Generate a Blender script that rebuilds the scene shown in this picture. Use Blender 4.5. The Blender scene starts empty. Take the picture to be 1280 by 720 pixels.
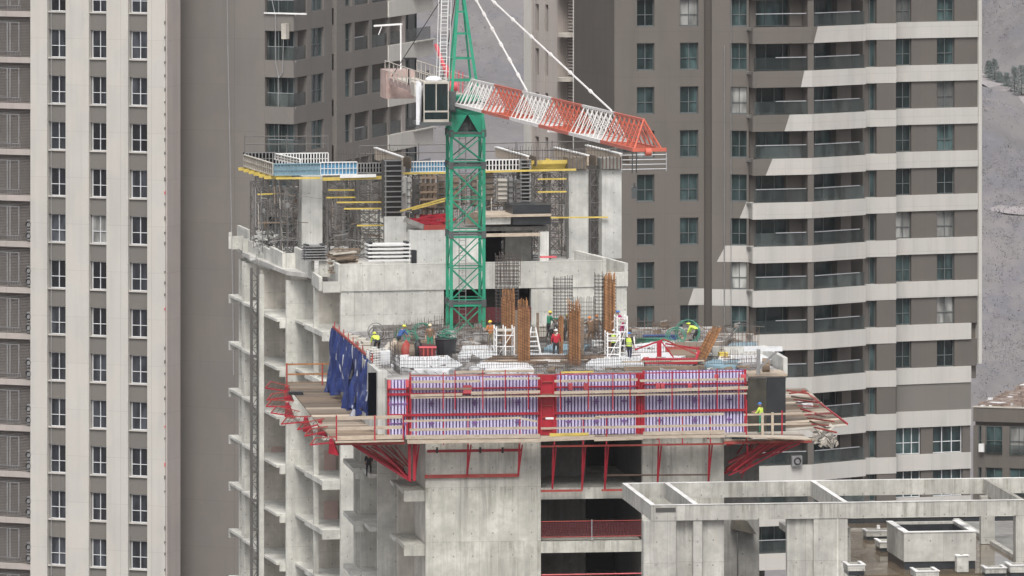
import bpy, bmesh, math, random
from mathutils import Vector, Matrix
random.seed(11)
SC = bpy.context.scene
COL = SC.collection
F, YH, CZ = 9500.0, -443.0, 104.0          # focal length in photo pixels, horizon line, camera height

# ------------------------------------------------------------------ frames
class Fr:
    """A building's own axes: x along its front, y away from the camera, z up."""
    def __init__(s, px, D, deg):
        s.o = Vector(((px-640)*D/F, D, 0)); a = math.radians(deg)
        s.u = Vector((math.cos(a), math.sin(a), 0)); s.d = Vector((-math.sin(a), math.cos(a), 0))
    def P(s, x, y, z): return s.o + s.u*x + s.d*y + Vector((0, 0, z))
    def dist(s, px, c):
        r = Vector(((px-640)/F, 1, 0)); return (c + s.o.dot(s.d))/r.dot(s.d)
    def hx(s, px, c=0.0):
        D = s.dist(px, c); return (Vector(((px-640)/F*D, D, 0)) - s.o).dot(s.u)
    def hz(s, px, py, c=0.0): return CZ - (py-YH)*s.dist(px, c)/F
    def onz(s, px, py, z):
        D = (CZ-z)*F/(py-YH); w = Vector(((px-640)/F*D, D, 0)) - s.o
        return w.dot(s.u), w.dot(s.d)
class Seg(Fr):
    """One straight stretch of a facade between two points given as (column, distance)."""
    def __init__(s, p, q):
        A = Vector(((p[0]-640)*p[1]/F, p[1], 0)); B = Vector(((q[0]-640)*q[1]/F, q[1], 0))
        s.o = A; s.u = (B-A).normalized(); s.d = Vector((-s.u.y, s.u.x, 0)); s.len = (B-A).length
W = Fr(640, 0.0001, 0); W.o = Vector((0, 0, 0))

# ------------------------------------------------------------------ mesh builder
class MB:
    def __init__(s): s.v = []; s.f = []; s.m = []; s.k = 0
    def mat(s, k): s.k = k; return s
    def face(s, pts):
        b = len(s.v); s.v += [Vector(p) for p in pts]; s.f.append(tuple(range(b, b+len(pts)))); s.m.append(s.k); return s
    def hexa(s, p):
        b = len(s.v); s.v += [Vector(q) for q in p]
        for f in ((0,3,2,1),(4,5,6,7),(0,1,5,4),(1,2,6,5),(2,3,7,6),(3,0,4,7)):
            s.f.append(tuple(b+i for i in f)); s.m.append(s.k)
        return s
    def box(s, fr, x0, x1, y0, y1, z0, z1):
        if x0 > x1: x0, x1 = x1, x0
        if y0 > y1: y0, y1 = y1, y0
        return s.hexa([fr.P(x0,y0,z0),fr.P(x1,y0,z0),fr.P(x1,y1,z0),fr.P(x0,y1,z0),
                       fr.P(x0,y0,z1),fr.P(x1,y0,z1),fr.P(x1,y1,z1),fr.P(x0,y1,z1)])
    def prism(s, pts, z0, z1):
        n = len(pts); b = len(s.v)
        s.v += [Vector((p[0], p[1], z0)) for p in pts] + [Vector((p[0], p[1], z1)) for p in pts]
        s.f.append(tuple(b+i for i in reversed(range(n)))); s.f.append(tuple(b+n+i for i in range(n)))
        for i in range(n):
            j = (i+1) % n; s.f.append((b+i, b+j, b+n+j, b+n+i))
        s.m += [s.k]*(n+2); return s
    def bar(s, p, q, w, h=None):
        p = Vector(p); q = Vector(q); h = h or w; a = q-p
        if a.length < 1e-6: return s
        a.normalize(); up = Vector((0,0,1)) if abs(a.z) < .95 else Vector((0,1,0))
        r = a.cross(up).normalized()*w/2; t = r.cross(a).normalized()*h/2
        return s.hexa([p-r-t, p+r-t, q+r-t, q-r-t, p-r+t, p+r+t, q+r+t, q-r+t])
    def tube(s, p, q, r, n=6, r2=None):
        p = Vector(p); q = Vector(q); a = q-p
        if a.length < 1e-6: return s
        r2 = r if r2 is None else r2
        a.normalize(); up = Vector((0,0,1)) if abs(a.z) < .95 else Vector((0,1,0))
        x = a.cross(up).normalized(); y = x.cross(a); b = len(s.v)
        for c, rr in ((p, r), (q, r2)):
            for i in range(n):
                t = 2*math.pi*i/n; s.v.append(c + x*(rr*math.cos(t)) + y*(rr*math.sin(t)))
        for i in range(n):
            j = (i+1) % n; s.f.append((b+i, b+j, b+n+j, b+n+i)); s.m.append(s.k)
        s.f.append(tuple(b+i for i in reversed(range(n)))); s.f.append(tuple(b+n+i for i in range(n))); s.m += [s.k]*2
        return s
    def path(s, pts, r, n=5):
        for a, b in zip(pts, pts[1:]): s.tube(a, b, r, n)
        return s
    def ring(s, c, R, r, ax, n=18):
        ax = Vector(ax).normalized(); x = ax.orthogonal().normalized(); y = ax.cross(x)
        P = [Vector(c)+x*(R*math.cos(2*math.pi*i/n))+y*(R*math.sin(2*math.pi*i/n)) for i in range(n+1)]
        return s.path(P, r, 4)
    def sphere(s, c, rx, ry=None, rz=None, n=10, m=7, z0=-1.0):
        ry = ry or rx; rz = rz or rx; c = Vector(c); b = len(s.v)
        for j in range(m+1):
            t = -math.pi/2 + math.pi*j/m; zz = max(math.sin(t), z0)
            rr = math.sqrt(max(0, 1-zz*zz)) if j not in (0, m) else 0.001
            for i in range(n):
                a = 2*math.pi*i/n; s.v.append(c+Vector((rx*rr*math.cos(a), ry*rr*math.sin(a), rz*zz)))
        for j in range(m):
            for i in range(n):
                k = (i+1) % n; s.f.append((b+j*n+i, b+j*n+k, b+(j+1)*n+k, b+(j+1)*n+i)); s.m.append(s.k)
        return s
    def build(s, name, mats, parent=None, label=None, smooth=False, origin=None):
        if not isinstance(mats, (list, tuple)): mats = [mats]
        me = bpy.data.meshes.new(name)
        if parent is not None: org = worldloc(parent)
        elif origin is not None: org = Vector(origin)
        else:
            n = len(s.v); org = Vector((sum(v.x for v in s.v)/n, sum(v.y for v in s.v)/n, min(v.z for v in s.v)))
        me.from_pydata([tuple(v-org) for v in s.v], [], s.f)
        for m in mats: me.materials.append(m)
        if len(mats) > 1:
            for p, k in zip(me.polygons, s.m): p.material_index = k
        bm = bmesh.new(); bm.from_mesh(me); bmesh.ops.recalc_face_normals(bm, faces=bm.faces); bm.to_mesh(me); bm.free()
        if smooth:
            for p in me.polygons: p.use_smooth = True
        o = bpy.data.objects.new(name, me); COL.objects.link(o)
        if parent is not None: o.parent = parent
        else: o.location = org
        if label: o['label'] = label
        return o
def worldloc(o):
    l = Vector((0,0,0))
    while o is not None: l += o.location; o = o.parent
    return l
def tag(o, label, cat, group=None, kind=None):
    if label: o['label'] = label
    if cat: o['category'] = cat
    if group: o['group'] = group
    if kind: o['kind'] = kind
    return o
def thing(name, label, cat, loc, group=None, kind=None):
    o = bpy.data.objects.new(name, None); COL.objects.link(o); o.location = Vector(loc)
    o.empty_display_size = .2
    return tag(o, label, cat, group, kind)
def kids(o): return [c for c in bpy.data.objects if c.parent == o]
def copy_tree(o, loc=None, label=None, parent=None, rotz=None):
    ch = kids(o)
    c = o.copy(); COL.objects.link(c)
    if parent is not None: c.parent = parent
    if loc is not None: c.location = Vector(loc)
    if rotz is not None: c.rotation_euler.z = rotz
    if label: c['label'] = label
    for k in ch: copy_tree(k, None, None, c)
    return c

# ------------------------------------------------------------------ materials
def newmat(name):
    m = bpy.data.materials.new(name); m.use_nodes = True
    nt = m.node_tree; nt.nodes.clear()
    out = nt.nodes.new('ShaderNodeOutputMaterial'); b = nt.nodes.new('ShaderNodeBsdfPrincipled')
    nt.links.new(b.outputs[0], out.inputs[0]); return m, nt, b
def N(nt, t, **kw):
    n = nt.nodes.new(t)
    for k, v in kw.items():
        if k in n.inputs: n.inputs[k].default_value = v
        else: setattr(n, k, v)
    return n
def noise(nt, scale, detail=4, rough=.6, vec=None, mp=None):
    g = N(nt, 'ShaderNodeNewGeometry') if vec is None else None
    src = g.outputs['Position'] if g else vec
    if mp:
        m = N(nt, 'ShaderNodeMapping'); m.inputs['Scale'].default_value = mp; nt.links.new(src, m.inputs[0]); src = m.outputs[0]
    n = N(nt, 'ShaderNodeTexNoise'); n.inputs['Scale'].default_value = scale; n.inputs['Detail'].default_value = detail
    n.inputs['Roughness'].default_value = rough; nt.links.new(src, n.inputs['Vector']); return n.outputs['Fac']
def ramp(nt, fac, stops):
    r = N(nt, 'ShaderNodeValToRGB'); cr = r.color_ramp
    while len(cr.elements) < len(stops): cr.elements.new(.5)
    for e, (p, c) in zip(cr.elements, stops):
        e.position = p; e.color = (c, c, c, 1) if isinstance(c, (int, float)) else (*c, 1)
    nt.links.new(fac, r.inputs[0]); return r.outputs[0]
def mix(nt, fac, a, b, mode='MIX'):
    m = N(nt, 'ShaderNodeMix', data_type='RGBA', blend_type=mode)
    if isinstance(fac, (int, float)): m.inputs[0].default_value = fac
    else: nt.links.new(fac, m.inputs[0])
    for i, x in ((6, a), (7, b)):
        if isinstance(x, tuple): m.inputs[i].default_value = (*x[:3], 1)
        else: nt.links.new(x, m.inputs[i])
    return m.outputs[2]
def bump(nt, b, fac, strength=.2, dist=.05):
    n = N(nt, 'ShaderNodeBump'); n.inputs['Strength'].default_value = strength; n.inputs['Distance'].default_value = dist
    nt.links.new(fac, n.inputs['Height']); nt.links.new(n.outputs[0], b.inputs['Normal'])
def seams(nt, w, h, off=0.0, mortar=.012):
    g = N(nt, 'ShaderNodeNewGeometry'); sp = N(nt, 'ShaderNodeSeparateXYZ'); nt.links.new(g.outputs['Position'], sp.inputs[0])
    a = N(nt, 'ShaderNodeMath', operation='ADD'); nt.links.new(sp.outputs[0], a.inputs[0]); nt.links.new(sp.outputs[1], a.inputs[1])
    z = N(nt, 'ShaderNodeMath', operation='ADD'); nt.links.new(sp.outputs[2], z.inputs[0]); z.inputs[1].default_value = off
    c = N(nt, 'ShaderNodeCombineXYZ'); nt.links.new(a.outputs[0], c.inputs[0]); nt.links.new(z.outputs[0], c.inputs[1])
    t = N(nt, 'ShaderNodeTexBrick'); t.offset = 0; t.inputs['Scale'].default_value = 1; t.inputs['Brick Width'].default_value = w
    t.inputs['Row Height'].default_value = h; t.inputs['Mortar Size'].default_value = mortar; t.inputs['Mortar Smooth'].default_value = .4
    t.inputs['Color1'].default_value = (1,1,1,1); t.inputs['Color2'].default_value = (.93,.93,.93,1); t.inputs['Mortar'].default_value = (.38,.36,.33,1)
    nt.links.new(c.outputs[0], t.inputs[0]); return t.outputs[0]
def concrete(name, base, streak=.5, blot=.5, seam=.5, w=1.25, h=3.0, off=0.0, rough=.9, drip=0.0):
    m, nt, b = newmat(name)
    dark = tuple(c*.55 for c in base); light = tuple(min(1, c*1.16) for c in base); warm = (base[0]*.95, base[1]*.86, base[2]*.72)
    c = mix(nt, ramp(nt, noise(nt, .5, 5), [(.38, 0.0), (.62, 1.0)]), tuple(x*.82 for x in base), light)
    c = mix(nt, ramp(nt, noise(nt, 2.6, 6, .7), [(.44, 0.0), (.66, blot)]), c, tuple(x*.66 for x in base))
    f = ramp(nt, noise(nt, 1.0, 5, .7, mp=(2.6, 2.6, .13)), [(.47, 0.0), (.62, 1.0)])
    g = ramp(nt, noise(nt, .32, 3), [(.38, 0.15), (.56, 1.0)])
    fm = N(nt, 'ShaderNodeMath', operation='MULTIPLY'); nt.links.new(f, fm.inputs[0]); nt.links.new(g, fm.inputs[1])
    fs = N(nt, 'ShaderNodeMath', operation='MULTIPLY'); nt.links.new(fm.outputs[0], fs.inputs[0]); fs.inputs[1].default_value = streak
    c = mix(nt, fs.outputs[0], c, dark)
    f2 = ramp(nt, noise(nt, 1.0, 3, .6, mp=(5.5, 5.5, .22)), [(.62, 0.0), (.76, streak*.55)])
    c = mix(nt, f2, c, warm)
    if drip:
        g_ = N(nt, 'ShaderNodeNewGeometry'); sp_ = N(nt, 'ShaderNodeSeparateXYZ'); nt.links.new(g_.outputs['Position'], sp_.inputs[0])
        a_ = N(nt, 'ShaderNodeMath', operation='MULTIPLY_ADD'); nt.links.new(sp_.outputs[2], a_.inputs[0]); a_.inputs[1].default_value = 1/3; a_.inputs[2].default_value = off/3
        fr_ = N(nt, 'ShaderNodeMath', operation='FRACT'); nt.links.new(a_.outputs[0], fr_.inputs[0])
        near = ramp(nt, fr_.outputs[0], [(.35, 0.0), (.98, 1.0)]); tiny = ramp(nt, noise(nt, 1.0, 4, .7, mp=(3.6, 3.6, .16)), [(.47, 0.0), (.63, 1.0)])
        mm = N(nt, 'ShaderNodeMath', operation='MULTIPLY'); nt.links.new(near, mm.inputs[0]); nt.links.new(tiny, mm.inputs[1])
        m2 = N(nt, 'ShaderNodeMath', operation='MULTIPLY'); nt.links.new(mm.outputs[0], m2.inputs[0]); m2.inputs[1].default_value = drip
        pt_ = ramp(nt, noise(nt, .55, 4, .6), [(.42, .12), (.60, 1.0)]); m3 = N(nt, 'ShaderNodeMath', operation='MULTIPLY'); nt.links.new(m2.outputs[0], m3.inputs[0]); nt.links.new(pt_, m3.inputs[1]); m2 = m3
        c = mix(nt, m2.outputs[0], c, (base[0]*.30, base[1]*.29, base[2]*.24))
    if seam: c = mix(nt, seam, c, mix(nt, 1.0, c, seams(nt, w, h, off), 'MULTIPLY'))
    if seam:      # tie holes in a regular grid
        g2 = N(nt, 'ShaderNodeNewGeometry'); s2 = N(nt, 'ShaderNodeSeparateXYZ'); nt.links.new(g2.outputs['Position'], s2.inputs[0])
        a2 = N(nt, 'ShaderNodeMath', operation='ADD'); nt.links.new(s2.outputs[0], a2.inputs[0]); nt.links.new(s2.outputs[1], a2.inputs[1])
        c2 = N(nt, 'ShaderNodeCombineXYZ'); nt.links.new(a2.outputs[0], c2.inputs[0]); nt.links.new(s2.outputs[2], c2.inputs[1])
        vo = N(nt, 'ShaderNodeTexVoronoi'); vo.voronoi_dimensions = '2D'; vo.inputs['Randomness'].default_value = .12; vo.inputs['Scale'].default_value = .82; nt.links.new(c2.outputs[0], vo.inputs['Vector'])
        hole = ramp(nt, vo.outputs['Distance'], [(.030, .75), (.048, 0.0)]); c = mix(nt, hole, c, tuple(x*.35 for x in base))
    nt.links.new(c, b.inputs['Base Color']); b.inputs['Roughness'].default_value = rough
    bump(nt, b, noise(nt, 9, 5), .25, .02); return m
def plain(name, col, rough=.6, metal=0, var=.12, scale=1.2, spec=.5, dirt=None):
    m, nt, b = newmat(name)
    c = mix(nt, ramp(nt, noise(nt, scale, 5), [(.3, 0.0), (.7, 1.0)]), tuple(x*(1-var) for x in col), tuple(min(1, x*(1+var)) for x in col))
    if dirt: c = mix(nt, ramp(nt, noise(nt, dirt[1], 6, .7), [(.52, 0.0), (.72, dirt[2])]), c, dirt[0])
    nt.links.new(c, b.inputs['Base Color']); b.inputs['Roughness'].default_value = rough; b.inputs['Metallic'].default_value = metal
    b.inputs['Specular IOR Level'].default_value = spec; return m
def wood(name, c1, c2, sc=(1.2, 9, 9)):
    m, nt, b = newmat(name)
    c = mix(nt, ramp(nt, noise(nt, 1.0, 5, .7, mp=sc), [(.32, 0.0), (.68, 1.0)]), c1, c2)
    g = N(nt, 'ShaderNodeNewGeometry')
    c = mix(nt, 1.0, c, ramp(nt, g.outputs['Random Per Island'], [(0, .55), (1, 1.2)]), 'MULTIPLY')
    nt.links.new(c, b.inputs['Base Color']); b.inputs['Roughness'].default_value = .85; return m
def wall(name, col, var=.05, patch=.06, w=2.4, h=3.31):
    m, nt, b = newmat(name)
    c = mix(nt, ramp(nt, noise(nt, .25, 3), [(.3, 0.0), (.7, 1.0)]), tuple(x*(1-var) for x in col), tuple(x*(1+var) for x in col))
    c = mix(nt, ramp(nt, noise(nt, 1.0, 3, .6, mp=(1.1, 1.1, .06)), [(.46, 0.0), (.68, patch*6)]), c, tuple(x*.78 for x in col))
    c = mix(nt, ramp(nt, noise(nt, 1.0, 2, .5, mp=(.5, .5, .28)), [(.46, 0.0), (.54, .28)]), c, (col[0]*1.12, col[1]*1.06, col[2]*1.03))
    c = mix(nt, .5, c, mix(nt, 1.0, c, seams(nt, w, h, .2, .01), 'MULTIPLY'))
    c = mix(nt, ramp(nt, noise(nt, 5, 5), [(.4, 0.0), (.7, .10)]), c, tuple(x*.8 for x in col))
    nt.links.new(c, b.inputs['Base Color']); b.inputs['Roughness'].default_value = .85; return m
def glass(name, c1, c2, rough=.12, alpha=1.0):
    m, nt, b = newmat(name)
    oi = N(nt, 'ShaderNodeObjectInfo')
    c = mix(nt, oi.outputs['Random'], c1, c2)
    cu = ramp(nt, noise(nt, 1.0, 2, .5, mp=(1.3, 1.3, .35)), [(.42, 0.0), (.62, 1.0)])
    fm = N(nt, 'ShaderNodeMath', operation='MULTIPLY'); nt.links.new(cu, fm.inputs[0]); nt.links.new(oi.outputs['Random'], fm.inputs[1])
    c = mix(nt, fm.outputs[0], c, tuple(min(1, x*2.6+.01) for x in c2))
    nt.links.new(c, b.inputs['Base Color']); b.inputs['Roughness'].default_value = rough
    b.inputs['Specular IOR Level'].default_value = .5
    bump(nt, b, noise(nt, .8, 2), .06, .05); b.inputs['Alpha'].default_value = alpha; return m

M = {}
M['conc_a'] = concrete('concrete_pale', (.60, .595, .55), .5, .4, .5, 1.6, 3.0, -.45)
M['conc_b'] = concrete('concrete_streaked', (.54, .53, .475), .8, .5, .5, 1.2, 3.0, -.56, drip=.75)
M['conc_c'] = concrete('concrete_weathered', (.475, .465, .428), .75, .5, .5, 2.1, 3.0, .7, drip=.6)
M['conc_in'] = concrete('concrete_warm_inner', (.60, .565, .51), .35, .35, .4, 1.3, 3.0, -.45)
M['conc_dark'] = concrete('concrete_dark', (.24, .235, .22), .7, .6, .3, 1.5, 3.0)  # dark concrete; on inner walls and recesses the tone stands in for shade
M['conc_new'] = concrete('concrete_fresh', (.52, .52, .495), .3, .25, .5, .65, 9)
M['coping'] = concrete('coping_pale', (.66, .655, .64), .2, .3, 0)
M['slab_top'] = concrete('slab_top', (.50, .49, .465), .1, .6, 0)
M['deck'] = plain('deck_grime', (.30, .29, .28), .9, var=.35, scale=.9, dirt=((.52,.51,.50), .6, .9))
M['brown'] = wall('render_brown', (.138, .124, .110), .05, .06)
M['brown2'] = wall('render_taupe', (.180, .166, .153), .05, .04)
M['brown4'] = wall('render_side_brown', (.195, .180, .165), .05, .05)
M['beige_side_lit'] = wall('render_beige_lightened', (.64, .62, .575), .04, .08, 1.9)  # band beige lightened in the colour to offset shading on the turned side face
M['brown3'] = wall('render_umber', (.119, .107, .096), .05, .05)
M['beige'] = wall('render_beige', (.475, .462, .435), .04, .08, 1.9)
M['cream'] = wall('render_cream', (.495, .48, .445), .04, .07, 1.3)
M['pinkish'] = wall('render_pinkish', (.40, .36, .335), .06, .08)
M['spandrel'] = wall('render_olive', (.165, .155, .14), .04, .02)
M['win_frame'] = plain('window_frame_white', (.62, .63, .65), .5)
M['win_frame_dark'] = plain('window_frame_teal_grey', (.11, .125, .125), .5)
M['glass_l'] = glass('glass_charcoal', (.008, .009, .011), (.028, .031, .037))
M['glass_c'] = glass('glass_with_curtain', (.07, .075, .075), (.20, .20, .19))
M['glass_r'] = glass('glass_teal', (.008, .014, .015), (.03, .05, .05))
M['rail_glass'] = glass('glass_balustrade', (.028, .036, .036), (.05, .062, .060), .08, .45)
M['void'] = plain('opening_shade_black', (.003, .004, .006), .9, spec=0)  # near-black puts the shade of deep openings into the colour
M['shade'] = plain('dim_room_wall', (.07, .068, .064), .9)  # dark tone puts the dimness of rooms into the inner walls
M['rail'] = plain('handrail_metal', (.55, .56, .58), .35, .6)
M['louvre'] = plain('louvre_grey', (.215, .195, .18), .7)
M['green'] = plain('crane_green_paint', (.018, .28, .165), .5, var=.15, dirt=((.05,.13,.09), 2.5, .8))
M['jib_white'] = plain('jib_white_paint', (.72, .70, .68), .5, var=.06, dirt=((.4,.33,.28), 3, .5))
M['jib_red'] = plain('jib_red_paint', (.52, .12, .075), .5, var=.12, dirt=((.35,.10,.07), 3, .5))
M['pink_metal'] = plain('faded_pink_metal', (.46, .34, .31), .6, var=.2, dirt=((.28,.16,.13), 1.3, .9))
M['winch_red'] = plain('winch_red', (.60, .10, .12), .5)
M['gal'] = plain('galvanised_steel', (.30, .30, .30), .5, .5, dirt=((.18,.14,.12), 4, .6))
M['gal_dark'] = plain('scaffold_steel_aged', (.15, .147, .142), .7, .3, dirt=((.13,.08,.055), 3, .7))
M['black'] = plain('black_steel', (.02, .02, .022), .55)
M['grey_mach'] = plain('machine_grey', (.10, .11, .11), .5, .3)
M['red'] = plain('formwork_red', (.36, .012, .028), .5, var=.18, dirt=((.26,.03,.03), 3, .6))
M['red_dirty'] = plain('red_rusty_steel', (.33, .05, .04), .75, var=.25, dirt=((.20,.13,.10), 2.4, .9))
M['rust'] = plain('rebar_rust', (.115, .075, .055), .9, var=.3)
M['rebar'] = plain('rebar_dark', (.07, .062, .06), .85, var=.3)
M['orange_core'] = plain('rust_brown_core', (.20, .085, .04), .9, var=.3, scale=4)
M['lav'] = plain('formwork_batten_lavender', (.56, .54, .74), .6, var=.12, scale=2, dirt=((.33,.28,.40), 1.6, .75))
M['purple'] = plain('formwork_ply_purple', (.17, .085, .26), .7, var=.3)
M['blue'] = plain('tarp_blue', (.012, .03, .15), .5, var=.25, dirt=((.20,.24,.36), 1.6, .5))
M['tarp_white'] = plain('tarp_pale', (.45, .47, .54), .6)
M['blue_panel'] = plain('panel_blue', (.08, .25, .42), .6, var=.2, dirt=((.24,.32,.38), 1.2, .8))
M['bluegrey'] = plain('panel_bluegrey', (.20, .31, .37), .6, var=.15)
M['yellow'] = plain('beam_yellow', (.58, .44, .10), .7, var=.2, dirt=((.36,.27,.12), 2, .7))
M['orange'] = wood('rust_orange_rebar', (.24, .115, .05), (.44, .215, .09), (4, 4, 4))
M['ply'] = wood('plywood_weathered', (.12, .092, .07), (.25, .205, .16))
M['plank'] = wood('plank_pale', (.36, .29, .22), (.56, .48, .39))
M['timber_dark'] = wood('timber_old', (.15, .11, .08), (.28, .21, .15))
M['white_sheet'] = plain('white_plastic_sheet', (.68, .69, .71), .45, var=.10, dirt=((.42,.43,.45), 1.6, .7))
M['white'] = plain('white_paint', (.75, .75, .74), .5)
M['sack'] = plain('pale_sacks', (.45, .42, .37), .85, var=.2)
M['board_black'] = plain('black_film_board', (.025, .028, .032), .35, var=.3, dirt=((.07,.07,.065), 1, .6))
M['board_brown'] = plain('film_board_olive', (.058, .055, .045), .3, var=.3, dirt=((.13,.11,.08), .8, .7))
M['bag'] = plain('bin_bag_black', (.02, .02, .023), .4)
M['hose'] = plain('hose_green', (.05, .20, .14), .6)
M['skin'] = plain('skin', (.42, .25, .18), .6)
M['pinknet'] = plain('pink_netting_wash', (.52, .38, .35), .9)
M['rednet'] = plain('red_mesh', (.095, .014, .018), .8)
def cloth(n, c): M['cloth_'+n] = plain('cloth_'+n, c, .85, var=.15, scale=6)
for n, c in dict(navy=(.02,.025,.05), dark=(.025,.025,.028), jacket_brown=(.16,.10,.06), orange_coat=(.42,.16,.05), red_coat=(.45,.02,.04),
                 hi_vis=(.55,.72,.10), grey_coat=(.22,.21,.20), green_coat=(.03,.22,.13), blue_coat=(.04,.10,.28), khaki=(.22,.19,.13),
                 magenta=(.35,.03,.12), olive=(.10,.11,.07)).items(): cloth(n, c)
for n, c in dict(h_white=(.75,.75,.75), h_yellow=(.72,.58,.05), h_lime=(.55,.66,.05), h_blue=(.04,.16,.45), h_cream=(.70,.58,.38), h_green=(.03,.30,.15), h_orange=(.65,.22,.04)).items():
    M[n] = plain('helmet_'+n[2:], c, .3, var=.03)
# flat roof film of brown water
m_, nt_, b_ = newmat('wet_roof')
c_ = mix(nt_, ramp(nt_, noise(nt_, .35, 5), [(.35, 0.0), (.65, 1.0)]), (.10, .075, .048), (.155, .12, .08))
nt_.links.new(c_, b_.inputs['Base Color']); nt_.links.new(ramp(nt_, noise(nt_, .5, 3), [(.4, .04), (.65, .18)]), b_.inputs['Roughness'])
bump(nt_, b_, noise(nt_, 2, 3), .03, .02); M['wet'] = m_
# hillside: winter grass, scrub and bare soil, distance haze greyed into the colours
m_, nt_, b_ = newmat('hill_ground')
c_ = mix(nt_, ramp(nt_, noise(nt_, .02, 6, .65, mp=(1.6, .5, 1)), [(.38, 0.0), (.62, 1.0)]), (.140, .132, .134), (.196, .181, .180))
c_ = mix(nt_, ramp(nt_, noise(nt_, .09, 5, .7, mp=(1.0, .35, 1)), [(.47, 0.0), (.62, .8)]), c_, (.14, .138, .158))
c_ = mix(nt_, ramp(nt_, noise(nt_, .5, 5, .7, mp=(1, .3, 1)), [(.5, 0.0), (.7, .5)]), c_, (.225, .205, .205))
nt_.links.new(c_, b_.inputs['Base Color']); b_.inputs['Roughness'].default_value = .95; M['hill'] = m_
M['track'] = plain('track_soil', (.29, .265, .27), .95, scale=.2)
M['scrub'] = plain('scrub_twigs', (.165, .16, .17), .95, var=.15, scale=.3)
M['pine'] = plain('conifer_needles', (.11, .14, .132), .9, var=.4, scale=.6)
M['bark'] = plain('bark', (.07, .055, .045), .95)
M['asphalt'] = plain('asphalt', (.055, .055, .055), .95)
M['rubble'] = plain('rubble_brown', (.20, .15, .125), .95, var=.4, scale=1.5, dirt=((.40,.38,.35), .8, .8))
# ================================================================== SETTING: sky, ground, hill
cam = bpy.data.cameras.new('camera'); camo = bpy.data.objects.new('camera', cam); COL.objects.link(camo)
camo.location = (0, 0, CZ); camo.rotation_euler = (math.radians(90), 0, 0)
cam.sensor_width = 36; cam.lens = 36*F/1280; cam.shift_y = -(360-YH)/1280; cam.clip_start = 1; cam.clip_end = 9000
SC.camera = camo
wd = bpy.data.worlds.new('World'); SC.world = wd; wd.use_nodes = True; nt = wd.node_tree
bg = nt.nodes['Background']; sky = nt.nodes.new('ShaderNodeTexSky'); sky.sky_type = 'NISHITA'; sky.sun_disc = False
SUN = Vector((-.04, -.72, 1.05)).normalized()
sky.sun_elevation = math.asin(SUN.z); sky.sun_rotation = math.atan2(SUN.x, SUN.y)
sky.dust_density = 4; sky.air_density = 1; sky.ozone_density = 1
hs = nt.nodes.new('ShaderNodeHueSaturation'); hs.inputs['Saturation'].default_value = .20
nt.links.new(sky.outputs[0], hs.inputs['Color']); nt.links.new(hs.outputs[0], bg.inputs[0]); bg.inputs[1].default_value = .14
sl = bpy.data.lights.new('sun', 'SUN'); so = bpy.data.objects.new('sun', sl); COL.objects.link(so)
sl.energy = 1.7; sl.angle = math.radians(26); sl.color = (1, .955, .895); so.rotation_euler = SUN.to_track_quat('Z', 'Y').to_euler(); so.location = (0, 300, 260)
SC.view_settings.view_transform = 'Standard'; SC.view_settings.look = 'None'; SC.view_settings.gamma = 1; SC.view_settings.exposure = .42
SC.cycles.use_denoising = True; SC.cycles.max_bounces = 6; SC.cycles.volume_bounces = 0; SC.cycles.transparent_max_bounces = 12

def smooth(a, b, x):
    t = max(0, min(1, (x-a)/(b-a))); return t*t*(3-2*t)
def ground_z(x, y):
    h = 0.0
    if y > 1000:
        t = y-1000; h = t*.055*smooth(0, 160, t) + smooth(700, 1800, t)*170
        g = smooth(0, 200, t)
        h += g*(5.5*math.sin(x*.017+y*.004)+3.5*math.sin(x*.041-y*.011+1)+2.2*math.sin(x*.09+y*.02)+1.1*math.sin(x*.21+y*.05+2))
        h -= g*6*max(0, 1-abs(x-95+(y-1350)*.12)/22)        # a gully down the slope
    return h
g = MB(); xs = [-2600+i*100 for i in range(24)] + [-200+i*7 for i in range(58)] + [206+i*100 for i in range(25)]
ys = [-300, -100, 100, 300, 500, 700, 850, 960] + [1000+i*12 for i in range(62)] + [1750+i*90 for i in range(22)]
for y in ys:
    for x in xs: g.v.append(Vector((x, y, ground_z(x, y))))
nx = len(xs)
for j in range(len(ys)-1):
    for i in range(nx-1):
        b = j*nx+i; g.f.append((b, b+1, b+nx+1, b+nx)); g.m.append(0)
o = g.build('ground', M['hill'], smooth=True, origin=(0,0,0)); tag(o, None, None, None, 'structure')
# dirt track climbing the hill on the right and another behind the crane
def track(name, pts, w):
    m = MB()
    P = []
    for (a, b) in zip(pts, pts[1:]):
        for k in range(12):
            t = k/12; P.append((a[0]+(b[0]-a[0])*t, a[1]+(b[1]-a[1])*t))
    P.append(pts[-1])
    for (x0, y0), (x1, y1) in zip(P, P[1:]):
        d = Vector((x1-x0, y1-y0, 0)).normalized(); n = Vector((-d.y, d.x, 0))*w/2
        q = [Vector((x0, y0, 0))-n, Vector((x1, y1, 0))-n, Vector((x1, y1, 0))+n, Vector((x0, y0, 0))+n]
        m.face([(p.x, p.y, ground_z(p.x, p.y)+.35) for p in q])
    o = m.build(name, M['track'], origin=(P[0][0], P[0][1], 0)); tag(o, None, None, None, 'structure')
def hillpt(px, py):
    lo, hi = 1001, 2400
    for _ in range(50):
        D = (lo+hi)/2; z = CZ-(py-YH)*D/F
        if z > ground_z((px-640)*D/F, D): lo = D
        else: hi = D
    return ((px-640)*D/F, D)
track('dirt_path', [hillpt(1190, 88), hillpt(1232, 107), hillpt(1256, 117), hillpt(1300, 133)], 5)
track('dirt_path', [hillpt(1190, 270), hillpt(1240, 262), hillpt(1300, 268)], 3)
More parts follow.
